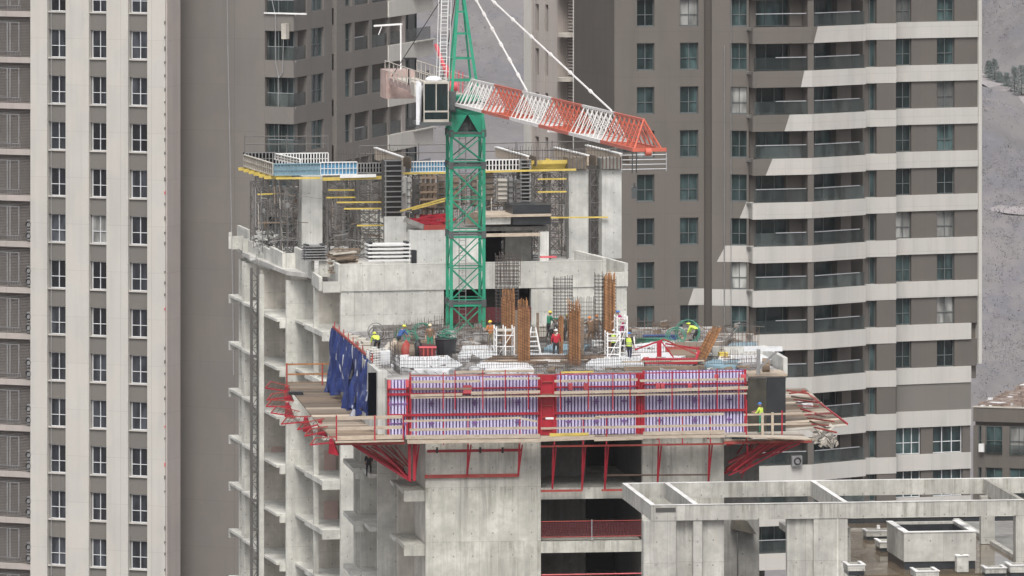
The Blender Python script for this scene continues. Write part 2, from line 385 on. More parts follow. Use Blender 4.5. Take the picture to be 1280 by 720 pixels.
# leafless scrub on the slope (nobody could count it)
m = MB(); R = random.Random(4)
def bush(m, x, y, z, s, R, n=20):
    for i in range(n):
        a = R.uniform(0, 6.28); r = s*math.sqrt(R.random())*.8; h = s*R.uniform(.1, 1.0)
        c = Vector((x+r*math.cos(a), y+r*math.sin(a), z+h)); k = s*R.uniform(.06, .16)
        n1 = Vector((R.gauss(0,1), R.gauss(0,1), R.gauss(0,1))).normalized(); t = n1.orthogonal().normalized()*k; b = n1.cross(t)
        m.face([c-t, c+b*.8, c+t, c-b*.7])
for i in range(4200):
    if i < 2600: px = R.uniform(1222, 1300)
    else: px = R.uniform(530, 672)
    py = R.uniform(-10, 500)
    x, y = hillpt(px, py)
    dens = math.sin(x*.06+2)*math.cos(y*.021)+math.sin(y*.05+x*.03)*.8
    if R.random() > .42+.34*dens: continue
    bush(m, x, y, ground_z(x, y), R.uniform(.35, 1.1), R, 14)
o = m.build('hillside_scrub', M['scrub']); tag(o, 'grey leafless scrub spread over the winter hillside', 'scrub', None, 'stuff')
def conifer(px, py, h, label):
    x, y = hillpt(px, py); z = ground_z(x, y)
    t = thing('conifer', label, 'tree', (x, y, z), 'dark conifers beside the hill track')
    MB().tube((x,y,z-.3), (x,y,z+h*.8), .14, 6, .04).build('trunk', M['bark'], t)
    c = MB(); RR = random.Random(int(px*7+py))
    for i in range(700):
        f = RR.random()**.8; rr = h*.34*(1-f*.85)*RR.uniform(.2, 1.1)+.1; a = RR.uniform(0, 6.28)
        p = Vector((x+rr*math.cos(a), y+rr*math.sin(a), z+h*(.04+.96*f))); k = RR.uniform(.25, .5)
        o_ = Vector((math.cos(a), math.sin(a), -.45)).normalized()*k; s_ = Vector((-math.sin(a), math.cos(a), 0))*k*.5
        c.face([p-s_, p+o_*.2-s_*.3, p+o_, p+s_])
    c.build('crown', M['pine'], t)
for a in [(1236, 101, 3.8, 'small conifer nearest the tower corner above the pale hill track'), (1243, 104, 4.6, 'taller conifer of the close pair above the hill track'),
          (1258, 112, 3.2, 'short round conifer midway along the pale hill track'), (1268, 118, 5.2, 'broad dark conifer where the track nears the photo edge'),
          (1277, 122, 6, 'darkest conifer at the right photo edge above the track'), (1250, 106, 2.4, 'smallest conifer in the gap of the row above the track')]: conifer(*a)

# haze: the air between here and the hill
hz = MB().box(W, -2900, 2900, -400, 4000, -2, 330).build('haze', None or M['white'], origin=(0,0,0)); tag(hz, None, None, None, 'stuff')
hz.data.materials.clear(); hm = bpy.data.materials.new('haze_air'); hm.use_nodes = True; hn = hm.node_tree; hn.nodes.clear()
ho = hn.nodes.new('ShaderNodeOutputMaterial'); hv = hn.nodes.new('ShaderNodeVolumePrincipled')
hv.inputs['Color'].default_value = (.92, .90, .93, 1); hv.inputs['Density'].default_value = .00006; hv.inputs['Anisotropy'].default_value = .2
hn.links.new(hv.outputs[0], ho.inputs['Volume']); hz.data.materials.append(hm); hz.display_type = 'WIRE'

# ================================================================== facade helpers
WR = random.Random(99)
def window(par, fr, x0, x1, z0, z1, y, gm, fm, nv=2, split=.42, t=.05, extra=None):
    """frame and glazing bars with one pane sheet behind: window > pane"""
    m = MB(); T_ = .07
    m.box(fr, x0, x0+t, y, y+T_, z0, z1).box(fr, x1-t, x1, y, y+T_, z0, z1)
    m.box(fr, x0+t, x1-t, y, y+T_, z0, z0+t).box(fr, x0+t, x1-t, y, y+T_, z1-t, z1)
    for i in range(1, nv):
        xm = x0+(x1-x0)*i/nv; m.box(fr, xm-t*.55, xm+t*.55, y+.003, y+T_, z0+t, z1-t)
    if split:
        zs = z0+(z1-z0)*split
        for i in range(nv):
            a = x0+(x1-x0)*i/nv+(t if i == 0 else t*.55); b = x0+(x1-x0)*(i+1)/nv-(t if i == nv-1 else t*.55)
            m.box(fr, a, b, y+.006, y+T_, zs-t*.5, zs+t*.5)
    w = m.build('window', fm, par)
    if WR.random() < .14: gm = M['glass_c']
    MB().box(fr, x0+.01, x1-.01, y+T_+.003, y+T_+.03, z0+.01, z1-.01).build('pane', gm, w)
    return w

# ------------------------------------------------------------------ L: striped tower at the left edge
rl = random.Random(5)
S = Seg((-60, 546.6), (207, 540.0)); H = 3.30; zT = 74.52
tw = thing('striped_tower', 'cream striped residential tower with dark window columns at the left edge', 'apartment building', S.P(8, 0, 0))
zlo, zhi = 28.0, 86.5
X = lambda px: S.hx(px)
body = MB().box(S, X(39), X(208)-.02, .55, 2.1, 0, zhi).box(S, X(39), X(150), 2.1, 12, 0, zhi); body.build('core_wall', M['cream'], tw)
MB().box(S, X(-60), X(38.5), 1.6, 9, 0, zhi).build('balcony_rear_wall', M['brown2'], tw)
for a, b in ((38, 59), (82, 111), (133, 160), (184, 206.6)):
    MB().box(S, X(a), X(b), 0, .545, 0, zhi).build('pier', M['cream'], tw)
MB().box(S, X(207), X(207)+.12, .02, 2.2, 0, zhi).build('side_wall', M['pinkish'], tw)
rows = range(-13, 4)
for k in rows:
    zt = zT+k*H                     # sill line of this storey (top of the spandrel)
    for a, b in ((59, 82), (111, 133), (160, 184)):
        MB().box(S, X(a)+.01, X(b)-.01, .22, .54, zt-1.26, zt-.06).build('spandrel', M['spandrel'], tw)
        MB().box(S, X(a)+.01, X(b)-.01, .10, .54, zt-.055, zt+.03).build('sill', M['cream'], tw)
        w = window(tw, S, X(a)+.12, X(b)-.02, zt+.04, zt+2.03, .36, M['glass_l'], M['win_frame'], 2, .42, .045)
    # balcony slab and louvred screen
    MB().box(S, X(-60), X(37.6), .15, 1.58, zt-.42, zt-.02).build('balcony_slab', M['pinkish'], tw)
    sc = MB()
    z0, z1 = zt-.0, zt+H-.45; nz = 26
    for i in range(nz):
        z = z0+(z1-z0)*(i+.5)/nz
        sc.box(S, X(-60), X(37.4), .42, .46, z-.021, z+.021)
    sc.build('louvre_screen', M['louvre'], tw)
    dr = MB()
    for px in (5.5, 9, 20, -20): dr.box(S, X(px), X(px)+.09, .36, .415, z0+.35, z1-.35)
    dr.box(S, X(-20), X(20)+.09, .362, .413, z1-.42, z1-.352).box(S, X(-20), X(20)+.09, .363, .412, z0+.345, z0+.40)
    for i in range(9): dr.box(S, X(6+i*2.1), X(6+i*2.1)+.03, .365, .411, z0+.06, z0+.42)
    dr.build('screen_door_frame', M['gal'], tw)
    MB().box(S, X(30), X(37.4), 1.2, 1.55, z0, z0+2.4).build('balcony_door', M['pinkish'], tw)
    if k <= -4:
        for q in (0, 1):
            ac = MB().mat(0).box(S, X(33.4), X(37.2), .05, .36, zt+.1+q*.8, zt+.75+q*.8).mat(1)
            c = S.P((X(33.4)+X(37.2))/2, .04, zt+.42+q*.8); ac.ring(c, .2, .05, S.d, 14)
            ac.build('air_conditioner', [M['gal'], M['black']], tw)
# small fixings up the right edge
for i in range(62):
    z = zlo+3+i*.92+rl.uniform(-.1, .1)
    if rl.random() < .2: continue
    MB().box(S, X(205.6), X(206.9), -.05, -.003, z, z+rl.uniform(.12, .3)).build('wall_clip', M['winch_red'] if rl.random() < .15 else M['gal_dark'], tw)
r = MB().path([S.P(X(66), -.25, z) for z in (24, 50, 87)], .018, 4); o = r.build('rope', M['rail']); tag(o, 'thin pale rope hanging down the leftmost window column', 'rope')

# ------------------------------------------------------------------ M: brown tower with stepped balconies
P0, P1 = (215, 545.2), (367, 541.0)
Sf = Seg(P0, P1); Ss = Seg(P1, (540, 571.4)); H = 3.31; zB = 74.45
mt = thing('brown_tower', 'brown apartment tower with blank end wall behind the scaffolded building', 'apartment building', Sf.P(5, 0, 0))
def FX(px): return Sf.hx(px)
def SX(px): return Ss.hx(px)
ztop = 96
MB().box(Sf, 0, FX(331), 0, .42, 0, ztop).box(Sf, 0, FX(312), .43, 3, 0, ztop).build('end_wall', M['brown2'], mt)
# core behind the windows
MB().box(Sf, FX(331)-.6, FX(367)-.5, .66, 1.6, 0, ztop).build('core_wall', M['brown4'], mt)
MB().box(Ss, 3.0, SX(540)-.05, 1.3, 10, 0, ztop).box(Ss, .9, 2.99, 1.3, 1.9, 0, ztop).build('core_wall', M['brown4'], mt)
bands_beige_from = 485
for k in range(-12, 7):
    zt = zB+k*H; zb = zt-1.22
    if zt+H < 61: continue
    m = MB().box(Sf, FX(331)+.01, Sf.len+.0, 0, .25, zb, zt); m.build('balcony_parapet', M['brown2'], mt)
    MB().box(Ss, .02, SX(409), 0, .25, zb, zt).build('balcony_parapet', M['brown2'], mt)
    MB().box(Sf, FX(331)+.01, Sf.len-.05, .26, .48, zt-.15, zt-.02).build('balcony_floor', M['slab_top'], mt)
    # pillar between balcony and small window, on the side face
    z1 = zt+H-1.22
    for a, b in ((384, 389.5), (405, 409)):
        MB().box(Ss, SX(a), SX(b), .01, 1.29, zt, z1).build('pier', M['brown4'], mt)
    window(mt, Ss, SX(389.7), SX(404.8), zt+.02, z1-.02, .18, M['glass_r'], M['win_frame_dark'], 2, .42)
    # balcony glazing: back doors and front balustrade
    window(mt, Sf, FX(331)+.02, FX(366)-.15, zt, z1, .5, M['glass_r'], M['win_frame_dark'], 4, 0, .06)
    window(mt, Ss, SX(368.5), SX(383.8), zt, z1, 1.18, M['glass_r'], M['win_frame_dark'], 2, 0, .06)
    MB().box(Sf, FX(333), Sf.len-.05, .10, .125, zt, zt+.95).build('glass_balustrade', M['rail_glass'], mt)
    MB().box(Ss, .15, SX(383.7), .10, .125, zt, zt+.95).build('glass_balustrade', M['rail_glass'], mt)
    MB().box(Sf, FX(334), Sf.len-.05, .08, .14, zt+.955, zt+.99).build('handrail', M['rail'], mt)
    # side face beyond the groove
    beige = M['beige_side_lit']; bt = zt
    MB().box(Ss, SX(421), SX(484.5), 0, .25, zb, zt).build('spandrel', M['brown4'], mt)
    MB().box(Ss, SX(484.7), SX(540), -.1, .25, zb, zt).build('spandrel', M['beige_side_lit'], mt)
    for a, b in ((421, 431.5), (440, 443.5), (461.5, 465.5), (485.5, 488)):
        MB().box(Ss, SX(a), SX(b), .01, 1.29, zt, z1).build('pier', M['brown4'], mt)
    MB().box(Ss, SX(503), SX(507), .02, 1.28, zt, z1).build('pier', M['pinkish'], mt)
    window(mt, Ss, SX(431.6), SX(439.9), zt+.02, z1-.02, .22, M['glass_r'], M['win_frame_dark'], 2, .42)
    for a, b, nvv in ((443.6, 461.4, 3), (465.6, 485.4, 3), (488.1, 502.9, 2), (507.2, 539, 3)):
        window(mt, Ss, SX(a), SX(b), zt, z1, 1.14, M['glass_r'], M['win_frame_dark'], nvv, 0, .06)
    for a, b in ((443.8, 461.3), (465.8, 485.3), (488.3, 502.8), (508, 540)):
        MB().box(Ss, SX(a), SX(b), .12, .15, zt, zt+.95).build('glass_balustrade', M['rail_glass'], mt)
    MB().box(Ss, SX(444), SX(456), .08, .11, zt+.93, zt+.99).build('handrail', M['rail'], mt)
    MB().box(Ss, SX(515), SX(540), -.35, -.12, zt-.06, zt+.03).build('balcony_lip', M['cream'], mt)
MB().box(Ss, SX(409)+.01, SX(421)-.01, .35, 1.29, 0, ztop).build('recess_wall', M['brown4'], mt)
rope = MB().path([Sf.P(FX(289), -1, 90), Sf.P(FX(293), -1, 75), Sf.P(FX(299), -1, 58), Sf.P(FX(300), -1, 52)], .03, 4).build('rope', M['rail'])
tag(rope, 'long white rope hanging in front of the blank brown end wall', 'rope')
# hoist box with hanging cables on one balcony
hb = thing('hoist_box', 'small pale hoist box slung with cables at the top left balcony', 'hoist', Sf.P(FX(357), -.2, 77))
MB().box(Sf, FX(356), FX(362), -.55, -.05, 76.0, 77.1).build('housing', M['sack'], hb)
MB().box(Sf, FX(331), FX(384), -.14, -.06, 77.75, 77.86).build('beam', M['white'], hb)
MB().path([Sf.P(FX(336), -.1, 80), Sf.P(FX(345), -.1, 77.6), Sf.P(FX(345.5), -.1, 74.3), Sf.P(FX(349), -.1, 73.2), Sf.P(FX(354), -.1, 73.6), Sf.P(FX(355), -.1, 76)], .03, 4).build('cable', M['rail'], hb)

# ------------------------------------------------------------------ N: slim tower seen past the jib
S1 = Seg((656, 606.5), (716, 601)); S2 = Seg((716, 600), (769, 598.6)); H = 3.517; zN = CZ-(95-YH)*604/F
nt_w = thing('slim_tower', 'pale slim tower with narrow windows and curved balcony slabs behind the jib', 'apartment building', S1.P(2, 0, 0))
MB().box(S1, 0, S1.hx(664.5), -.1, 1.2, 0, 100).build('corner_pier', M['cream'], nt_w)
MB().box(S1, S1.hx(664.6), S1.hx(697), .9, 9, 0, 100).build('core_wall', M['pinkish'], nt_w)
MB().box(S1, S1.hx(697), S1.hx(715.5), 1.8, 9, 0, 100).build('core_wall', M['pinkish'], nt_w)
MB().box(S2, 0, S2.hx(752), 0, 9, 0, 100).build('flank_wall', M['beige'], nt_w)
MB().box(S2, S2.hx(752)+.01, S2.hx(769), .12, 9, 0, 100).build('flank_wall', M['pinkish'], nt_w)
for a, b in ((664.6, 668.6), (673.4, 681), (685.2, 696.5)):
    MB().box(S1, S1.hx(a), S1.hx(b), 0, .88, 0, 100).build('pier', M['pinkish'], nt_w)
for k in range(-10, 4):
    zt = zN+k*H; z1 = zt+2.15
    if z1 < 68: continue
    for a, b in ((668.7, 673.3), (681.1, 685.1)):
        MB().box(S1, S1.hx(a), S1.hx(b), .05, .86, zt-H+2.15, zt).build('spandrel', M['pinkish'], nt_w)
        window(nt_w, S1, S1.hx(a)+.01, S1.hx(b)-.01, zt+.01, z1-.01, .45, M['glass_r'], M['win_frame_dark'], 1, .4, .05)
    c = S1.P(S1.hx(706), .7, 0); R_ = S1.hx(715)-S1.hx(706)
    pts = [S1.P(S1.hx(706)+R_*math.cos(t), .6-1.1*math.sin(t), 0) for t in [math.pi*i/10 for i in range(11)]]
    pts = [(p.x, p.y) for p in reversed(pts)] + [tuple(S1.P(S1.hx(715), 1.75, 0))[:2], tuple(S1.P(S1.hx(697.2), 1.75, 0))[:2]]
    MB().prism(pts, zt-.3, zt).build('balcony_slab', M['sack'], nt_w)
    window(nt_w, S1, S1.hx(698), S1.hx(714.5), zt, zt+H-.35, 1.68, M['glass_r'], M['win_frame_dark'], 3, 0, .06)
    sc = MB()
    for i in range(12):
        z = zt+.15+i*.25; sc.box(S1, S1.hx(698.5), S1.hx(706+R.uniform(1,7)), .9, .94, z, z+.12)
    sc.build('roller_blind', M['pinkish'], nt_w)
MB().path([S2.P(S2.hx(757), -.08, 92), S2.P(S2.hx(757), -.08, 74)], .05, 4).build('drain_pipe', M['white'], nt_w)

# ------------------------------------------------------------------ R: big tower with beige bands
H = 3.184; zR = 66.73
rt = thing('banded_tower', 'large grey brown tower with slanted beige bands on its right side', 'apartment building', ((880-640)*552/F, 552, 0))
A1 = Seg((768, 552), (880, 553.6)); A2 = Seg((890, 553.0), (936, 552.6)); A3 = Seg((941, 551.3), (1015, 552.7)); A4 = Seg((1015, 552.7), (1082, 556)); A5 = Seg((1082, 557), (1120.3, 557.8)); A6 = Seg((1120.3, 559), (1225, 561.4)); A0 = Seg((936, 552.6), (941, 551.3))
MB().box(A1, 0, A1.len, .45, 12, 0, 96).build('core_wall', M['brown'], rt)
MB().box(Seg((880, 554.3), (890, 554.3)), 0, .58, 0, 3, 0, 96).build('recess_wall', M['brown'], rt)
MB().box(A2, 0, A2.hx(944), .45, 6, 0, 96).build('core_wall', M['brown'], rt)
MB().box(A6, A6.hx(1222.5), A6.len+.1, -.12, 8, CZ-(455-YH)*561/F, 96).build('corner_trim', M['cream'], rt)
MB().box(A6, .05, A6.hx(1213), .6, 9, 0, CZ-(475-YH)*561/F).build('core_wall', M['brown'], rt)
MB().box(A6, .05, A6.len-.1, .5, 9, CZ-(474-YH)*561/F, 96).build('core_wall', M['brown'], rt)
MB().box(A4, A4.hx(1090), A5.len+A4.len, 1.0, 6, 0, 96).build('core_wall', M['brown'], rt)
def bandpiece(S, xa, xb, zb, zt, col, y0=-.02, y1=.3, xat=None):
    """xa at the bottom, xat at the top of the left end (slanted colour change)"""
    xat = xa if xat is None else xat
    p = [S.P(xa,y0,zb), S.P(xb,y0,zb), S.P(xb,y1,zb), S.P(xa,y1,zb), S.P(xat,y0,zt), S.P(xb,y0,zt), S.P(xb,y1,zt), S.P(xat,y1,zt)]
    MB().hexa(p).build('band', col, rt)
def bandslant(S, xb, xt, zb, zt, y0=-.02, y1=.3, x0=0):
    MB().hexa([S.P(x0,y0,zb), S.P(xb,y0,zb), S.P(xb,y1,zb), S.P(x0,y1,zb), S.P(x0,y0,zt), S.P(xt,y0,zt), S.P(xt,y1,zt), S.P(x0,y1,zt)]).build('band', M['brown'], rt)
edge = {4: (1052, 1048), 3: (1022, 1017), 2: (1005.5, 1001), 1: (987, 980.5), 0: (965.5, 957), -1: (933, 924.5), -2: (907, 896), -3: (867, 860)}
rr = random.Random(9)
for k in range(-9, 6):
    zt = zR+k*H; zb = zt-1.19; z1 = zt+H-1.19
    et, eb = edge.get(k, (2000, 1990) if k > 4 else (700, 700))
    # left wall spandrels and windows
    for S_, px0, px1, wins in ((A1, 768, 880, ((796, 818), (850, 873))), (A2, 890, 936, ((913, 933.5),))):
        x0 = S_.hx(px0); x1 = S_.hx(px1)
        if px0 < et < px1 or (et < px0):
            ex = max(x0, S_.hx(eb)); ext = max(x0, S_.hx(et))
            if k >= -3 or S_ is A2:
                if ex > x0: bandslant(S_, ex, ext, zb, zt, 0, .44)
                bandpiece(S_, ex, x1, zb, zt, M['beige'], 0, .44, ext)
            else: MB().box(S_, x0, x1, 0, .44, zb, zt).build('band', M['brown'], rt)
        else: MB().box(S_, x0, x1, 0, .44, zb, zt).build('band', M['brown'], rt)
        edges = [px0]
        for a, b in wins: edges += [a, b]
        edges.append(px1)
        for a, b in zip(edges[::2], edges[1::2]):
            MB().box(S_, S_.hx(a), S_.hx(b), .0, .44, zt, z1).build('pier', M['brown'], rt)
        for a, b in wins:
            window(rt, S_, S_.hx(a)+.04, S_.hx(b)-.01, zt+.05, z1-.01, .24, M['glass_r'], M['win_frame_dark'], 2, .42)
            MB().box(S_, S_.hx(a)+.05, S_.hx(b)-.02, .05, .23, zt+.003, zt+.045).build('sill', M['win_frame_dark'], rt)
    # bands over the balconies
    for S_, px0, px1 in ((A0, 936, 941), (A3, 941, 1015), (A4, 1015, 1082), (A5, 1082, 1120.3), (A6, 1120.3, 1225)):
        x0, x1 = 0.0, S_.len
        if S_ is A6: x1 = S_.hx(1223 if zt > 56 else 1214)
        if et >= px1: MB().box(S_, x0, x1, -.02, .3, zb, zt).build('band', M['brown'], rt)
        elif et > px0:
            bandslant(S_, S_.hx(max(px0+.3, eb)), S_.hx(et), zb, zt); bandpiece(S_, S_.hx(max(px0+.3, eb)), x1, zb, zt, M['beige'], xat=S_.hx(et))
        else: MB().box(S_, x0, x1, -.02, .3, zb, zt).build('band', M['beige'], rt)
    # slabs
    MB().prism([tuple(v)[:2] for v in (A3.P(.0, .31, 0), A3.P(A3.len-.02, .31, 0), A4.P(A4.len-.02, .31, 0), A4.P(A4.len-.02, 3, 0), A3.P(0, 3, 0))], zt-.25, zt-.05).build('balcony_floor', M['conc_dark'], rt)
    # balconies
    A3b = A3; bw = 1.75
    MB().box(A2, A2.hx(935), A2.hx(944), .3, 1.0, zt, z1).build('pier', M['brown'], rt)
    MB().box(A3, A3.hx(1010), A3.hx(1017.5), .05, 2.6, zt, z1).build('pillar', M['brown3'], rt)
    n1 = rr.choice((3, 4)); 
    window(rt, A3, A3.hx(946), A3.hx(1009.8), zt, z1, bw, M['glass_r'], M['win_frame_dark'], n1, 0, .07)
    window(rt, A4, A4.hx(1018), A4.hx(1080), zt, z1, bw, M['glass_r'], M['win_frame_dark'], n1, 0, .07)
    MB().box(A3, A3.hx(rr.uniform(988, 995)), A3.hx(1009.8), bw-.5, bw-.02, zt, z1).build('balcony_wall', M['brown'], rt)
    MB().box(A4, A4.hx(rr.uniform(1058, 1066)), A4.hx(1077), bw-.6, bw-.02, zt, z1).build('balcony_wall', M['brown'], rt)
    if k != 3:
        MB().box(A3, A3.hx(943), A3.hx(1009.8), .10, .125, zt, zt+.98).build('glass_balustrade', M['rail_glass'], rt)
    MB().box(A4, A4.hx(1018), A4.len-.03, .10, .125, zt, zt+.98).build('glass_balustrade', M['rail_glass'], rt)
    MB().box(A3, A3.hx(945 if rr.random() < .6 else 970), A3.hx(1008), .03, .09, zt+.95, zt+1.01).build('handrail', M['rail'], rt)
    MB().box(A4, A4.hx(1019), A4.hx(1075), .03, .09, zt+.95, zt+1.01).build('handrail', M['rail'], rt)
    # corner glazing and the right wing
    window(rt, A5, A5.hx(1082.6), A5.hx(1095.5), zt, z1, .35, M['glass_r'], M['win_frame_dark'], 2, 0, .05)
    MB().box(A5, A5.hx(1096), A5.len-.02, .02, .9, zt, z1).build('pier', M['brown3'], rt)
    if k >= -5 or k <= -7:
        low = k <= -7
        ws = ((1121, 1140), (1172, 1194)) if not low else ((1121, 1152), (1167, 1204))
        end = 1222 if not low else 1213.5
        ed = [1120.6, ws[0][0], ws[0][1], ws[1][0], ws[1][1], end]
        for a, b in zip(ed[::2], ed[1::2]):
            if b-a > .6: MB().box(A6, A6.hx(a), A6.hx(b), .12, .55, zt, z1).build('pier', M['brown3'], rt)
        for a, b in ws: window(rt, A6, A6.hx(a)+.02, A6.hx(b)-.01, zt+.02, z1-.01, .34, M['glass_r'], M['win_frame_dark'] if not low else M['win_frame'], 2 if not low else 3, .42)
    else:
        MB().box(A6, A6.hx(1120.8), A6.hx(1214), .05, .55, zt, z1).build('blank_panel', M['spandrel'], rt)
# outdoor unit and pipe
ac = MB().mat(0).box(A3, A3.hx(988.5), A3.hx(1001), -.32, -.03, CZ-(583-YH)*552/F, CZ-(570-YH)*552/F).mat(1).ring(A3.P(A3.hx(995), -.33, CZ-(576.5-YH)*552/F), .24, .06, A3.d, 14)
ac.build('air_conditioner', [M['gal'], M['black']], rt)
MB().tube(A2.P(A2.hx(905.5), -.06, 40), A2.P(A2.hx(905.5), -.06, CZ-(57-YH)*552.9/F), .035, 6).build('drain_pipe', M['gal'], rt)
MB().tube(A2.P(A2.hx(914), -.1, 40), A2.P(A2.hx(914), -.1, 96), .02, 4).build('cable', M['rail'], rt)
for px, py, n in ((1035, 121, 1),):
    wz = zR+2*H
# ------------------------------------------------------------------ distant low building, far right
Sd = Seg((1216.5, 622), (1330, 620)); zr = CZ-(513-YH)*622/F
db = thing('low_building', 'low brown block with rubble covered flat roof at the right edge', 'building', Sd.P(3, 0, 0))
XD = Sd.hx
MB().box(Sd, .1, XD(1330), .4, 22, 0, zr-.2).build('core_wall', M['brown'], db)
MB().box(Sd, 0, XD(1330), .0, .38, zr-.9, zr+.25).build('roof_parapet', M['brown'], db)
MB().box(Sd, -.02, XD(1330), -.05, .5, zr+.253, zr+.33).build('parapet_coping', M['sack'], db)
for k in range(0, 4):
    z1 = CZ-(532-YH)*622/F-k*3.4; z0 = z1-2.2
    ed = [1216.6, 1223, 1227, 1232, 1253, 1262, 1285, 1290, 1330]
    for a, b in zip(ed[::2], ed[1::2]): MB().box(Sd, XD(a), XD(b), .0, .38, z0, z1).build('pier', M['brown'], db)
    MB().box(Sd, 0, XD(1330), .0, .38, z0-1.2, z0).build('spandrel', M['brown'], db)
    for i, (a, b) in enumerate(((1223, 1227), (1232, 1253), (1262, 1285))):
        window(db, Sd, XD(a)+.01, XD(b)-.01, z0+.02, z1-.01, .12, M['glass_r'], M['win_frame_dark'], 1 if i == 0 else 2, .45)
        if i: MB().box(Sd, XD(a), XD(b), -.1, -.06, z0-.1, z0+.7).build('glass_balustrade', M['rail_glass'], db)
    if k == 0: MB().box(Sd, XD(1224.5), XD(1231), -.4, -.03, z0+.1, z0+.75).build('air_conditioner', M['white'], db)
rm = MB(); R2 = random.Random(3)
for i in range(700):
    x, y = R2.uniform(.3, XD(1300)), R2.uniform(1, 21); s_ = R2.uniform(.15, 1.0)
    c = Sd.P(x, y, zr-.2); a = R2.uniform(0, 3.14); h = R2.uniform(.1, .7)
    dx = Vector((math.cos(a), math.sin(a), R2.uniform(-.1, .1)))*s_; dy = Vector((-math.sin(a), math.cos(a), 0))*s_*R2.uniform(.2, .8)
    rm.mat(1 if R2.random() < .12 else 0).hexa([c-dx-dy, c+dx-dy, c+dx+dy, c-dx+dy, c-dx*.8-dy*.7+Vector((0,0,h)), c+dx*.7-dy*.8+Vector((0,0,h)), c+dx*.8+dy*.6+Vector((0,0,h)), c-dx*.6+dy*.8+Vector((0,0,h))])
o = rm.build('rubble', [M['rubble'], M['white_sheet']]); tag(o, 'brown rubble and boards strewn over the low roof at the right', 'rubble', None, 'stuff')
# ================================================================== A: grey concrete tower behind the crane
A = Fr(426, 460, 12.5); ZA = CZ-(353-YH)*460/F      # top of the uppermost full slab band (front left corner)
FH = 3.0
ta = thing('concrete_shell', 'unfinished pale concrete tower with open side bays, left of the crane mast', 'building under construction', A.P(5, 0, 0))
def ax(px, y=0.0): return A.hx(px, y)
def az(py, px, y=0.0): return A.hz(px, py, y)
zroof = ZA                                            # top slab level
ztopP = az(331, 430)                                  # parapet top
# --- cross walls seen through the open side, front to back: (left px, right px, depth, material)
walls = [(426, 443, 0, 'conc_a'), (392.5, 428, 6.0, 'conc_in'), (382, 392.6, 10.5, 'conc_a'), (358, 383, 9.0, 'conc_a'), (326, 359, 17.0, 'conc_in'),
         (305.5, 326.5, 22.5, 'conc_a'), (299.5, 305.6, 26.5, 'conc_a')]
for a, b, y, mt_ in walls[:1]:
    MB().box(A, ax(a, y), ax(b, y), y, y+.35, 0, zroof-.56).build('shear_wall', M['conc_a'], ta)
for a, b, y, mt_ in walls[1:]:
    xa = ax(a, y)
    MB().box(A, xa, xa+(ax(b, y)-xa)+1.6, y, y+.3, 0, zroof-.56-.003*y).build('shear_wall', M[mt_], ta)
# fins: thin wall ends along the side, running back from each step
for px, y0, y1 in ((426, .351, 5.99), (392.5, 6.31, 10.49), (358, 9.31, 16.99), (326, 17.31, 22.49), (305.5, 22.81, 26.4)):
    xx = ax(px, y0)
    MB().box(A, xx+1.4, xx+1.65, y0, y1, 0, zroof-.56).build('side_wall', M['conc_in'], ta)
# bright slender wall ends standing on the slab edge
for px, y in ((392.5, 3.2), (324.5, 13.5), (303, 23.5)):
    xx = ax(px, y); MB().box(A, xx, xx+.28, y, y+.25, 0, zroof-.58).build('wall_end', M['conc_a'], ta)
# floor slabs with projecting ledges (every storey)
for k in range(0, 10):
    z = zroof-k*FH
    def slab(x0, x1, y0, y1, t=.5, lip=0):
        return MB().box(A, x0, x1, y0, y1, z-t, z)
    if k == 0: continue
    x4 = ax(403, .2); m = slab(x4, ax(426)-.01, .2, 5.98, .15); m.box(A, ax(426)-.009, ax(426)+1.38, .36, 5.98, z-.15, z-.002); m.box(A, x4, ax(426)-.01, .18, .40, z-.56, z-.155)
    m.box(A, x4, x4+.2, .41, 5.9, z-.30, z-.155); m.build('floor_slab', M['conc_a'], ta)
    x5 = x4; m = slab(x5, ax(392.5, 6)+1.38, 6.31, 10.4, .15); m.build('floor_slab', M['conc_a'], ta)
    x6 = ax(345, 9.5); m = slab(x6, ax(358, 9)+1.38, 9.31, 16.95, .15); m.box(A, x6+.2, ax(358, 9.2)-.02, 9.28, 9.5, z-.55, z-.153)
    m.build('floor_slab', M['conc_a'], ta)
    x7 = ax(320.5, 17.3); m = slab(x7, ax(326, 17)+1.38, 17.31, 22.4, .15); m.build('floor_slab', M['conc_a'], ta)
    x8 = ax(303, 22.9); m = slab(x8, x8+.6, 22.9, 27.8, .15).box(A, x8, x8+.6, 27.5, 27.75, z-.55, z-.153); m.build('floor_slab', M['conc_a'], ta)
# --- front: left wall, dark opening, right wall
xw = ax(555); xo = ax(664); xr = ax(783.5)
MB().box(A, ax(443)+.01, xw, .02, .4, 0, zroof-.0).build('front_wall', M['conc_a'], ta)
MB().box(A, 0, ax(443), -.02, .39, zroof-.55, zroof-.003).build('front_wall', M['conc_a'], ta)
MB().box(A, xo, xr, .0, .4, 0, zroof-.0).build('front_wall', M['conc_a'], ta)
MB().box(A, xw+.01, xo-.01, .0, .4, az(361, 600), zroof-.001).build('lintel_beam', M['conc_a'], ta)
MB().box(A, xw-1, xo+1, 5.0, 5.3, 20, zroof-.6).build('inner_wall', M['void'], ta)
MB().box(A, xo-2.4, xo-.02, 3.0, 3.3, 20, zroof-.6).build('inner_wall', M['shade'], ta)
for k in range(1, 8):
    z = zroof-k*FH
    MB().box(A, xw+.01, xo-.01, .0, 4.9, z-.5, z).build('floor_slab', M['conc_a'], ta)
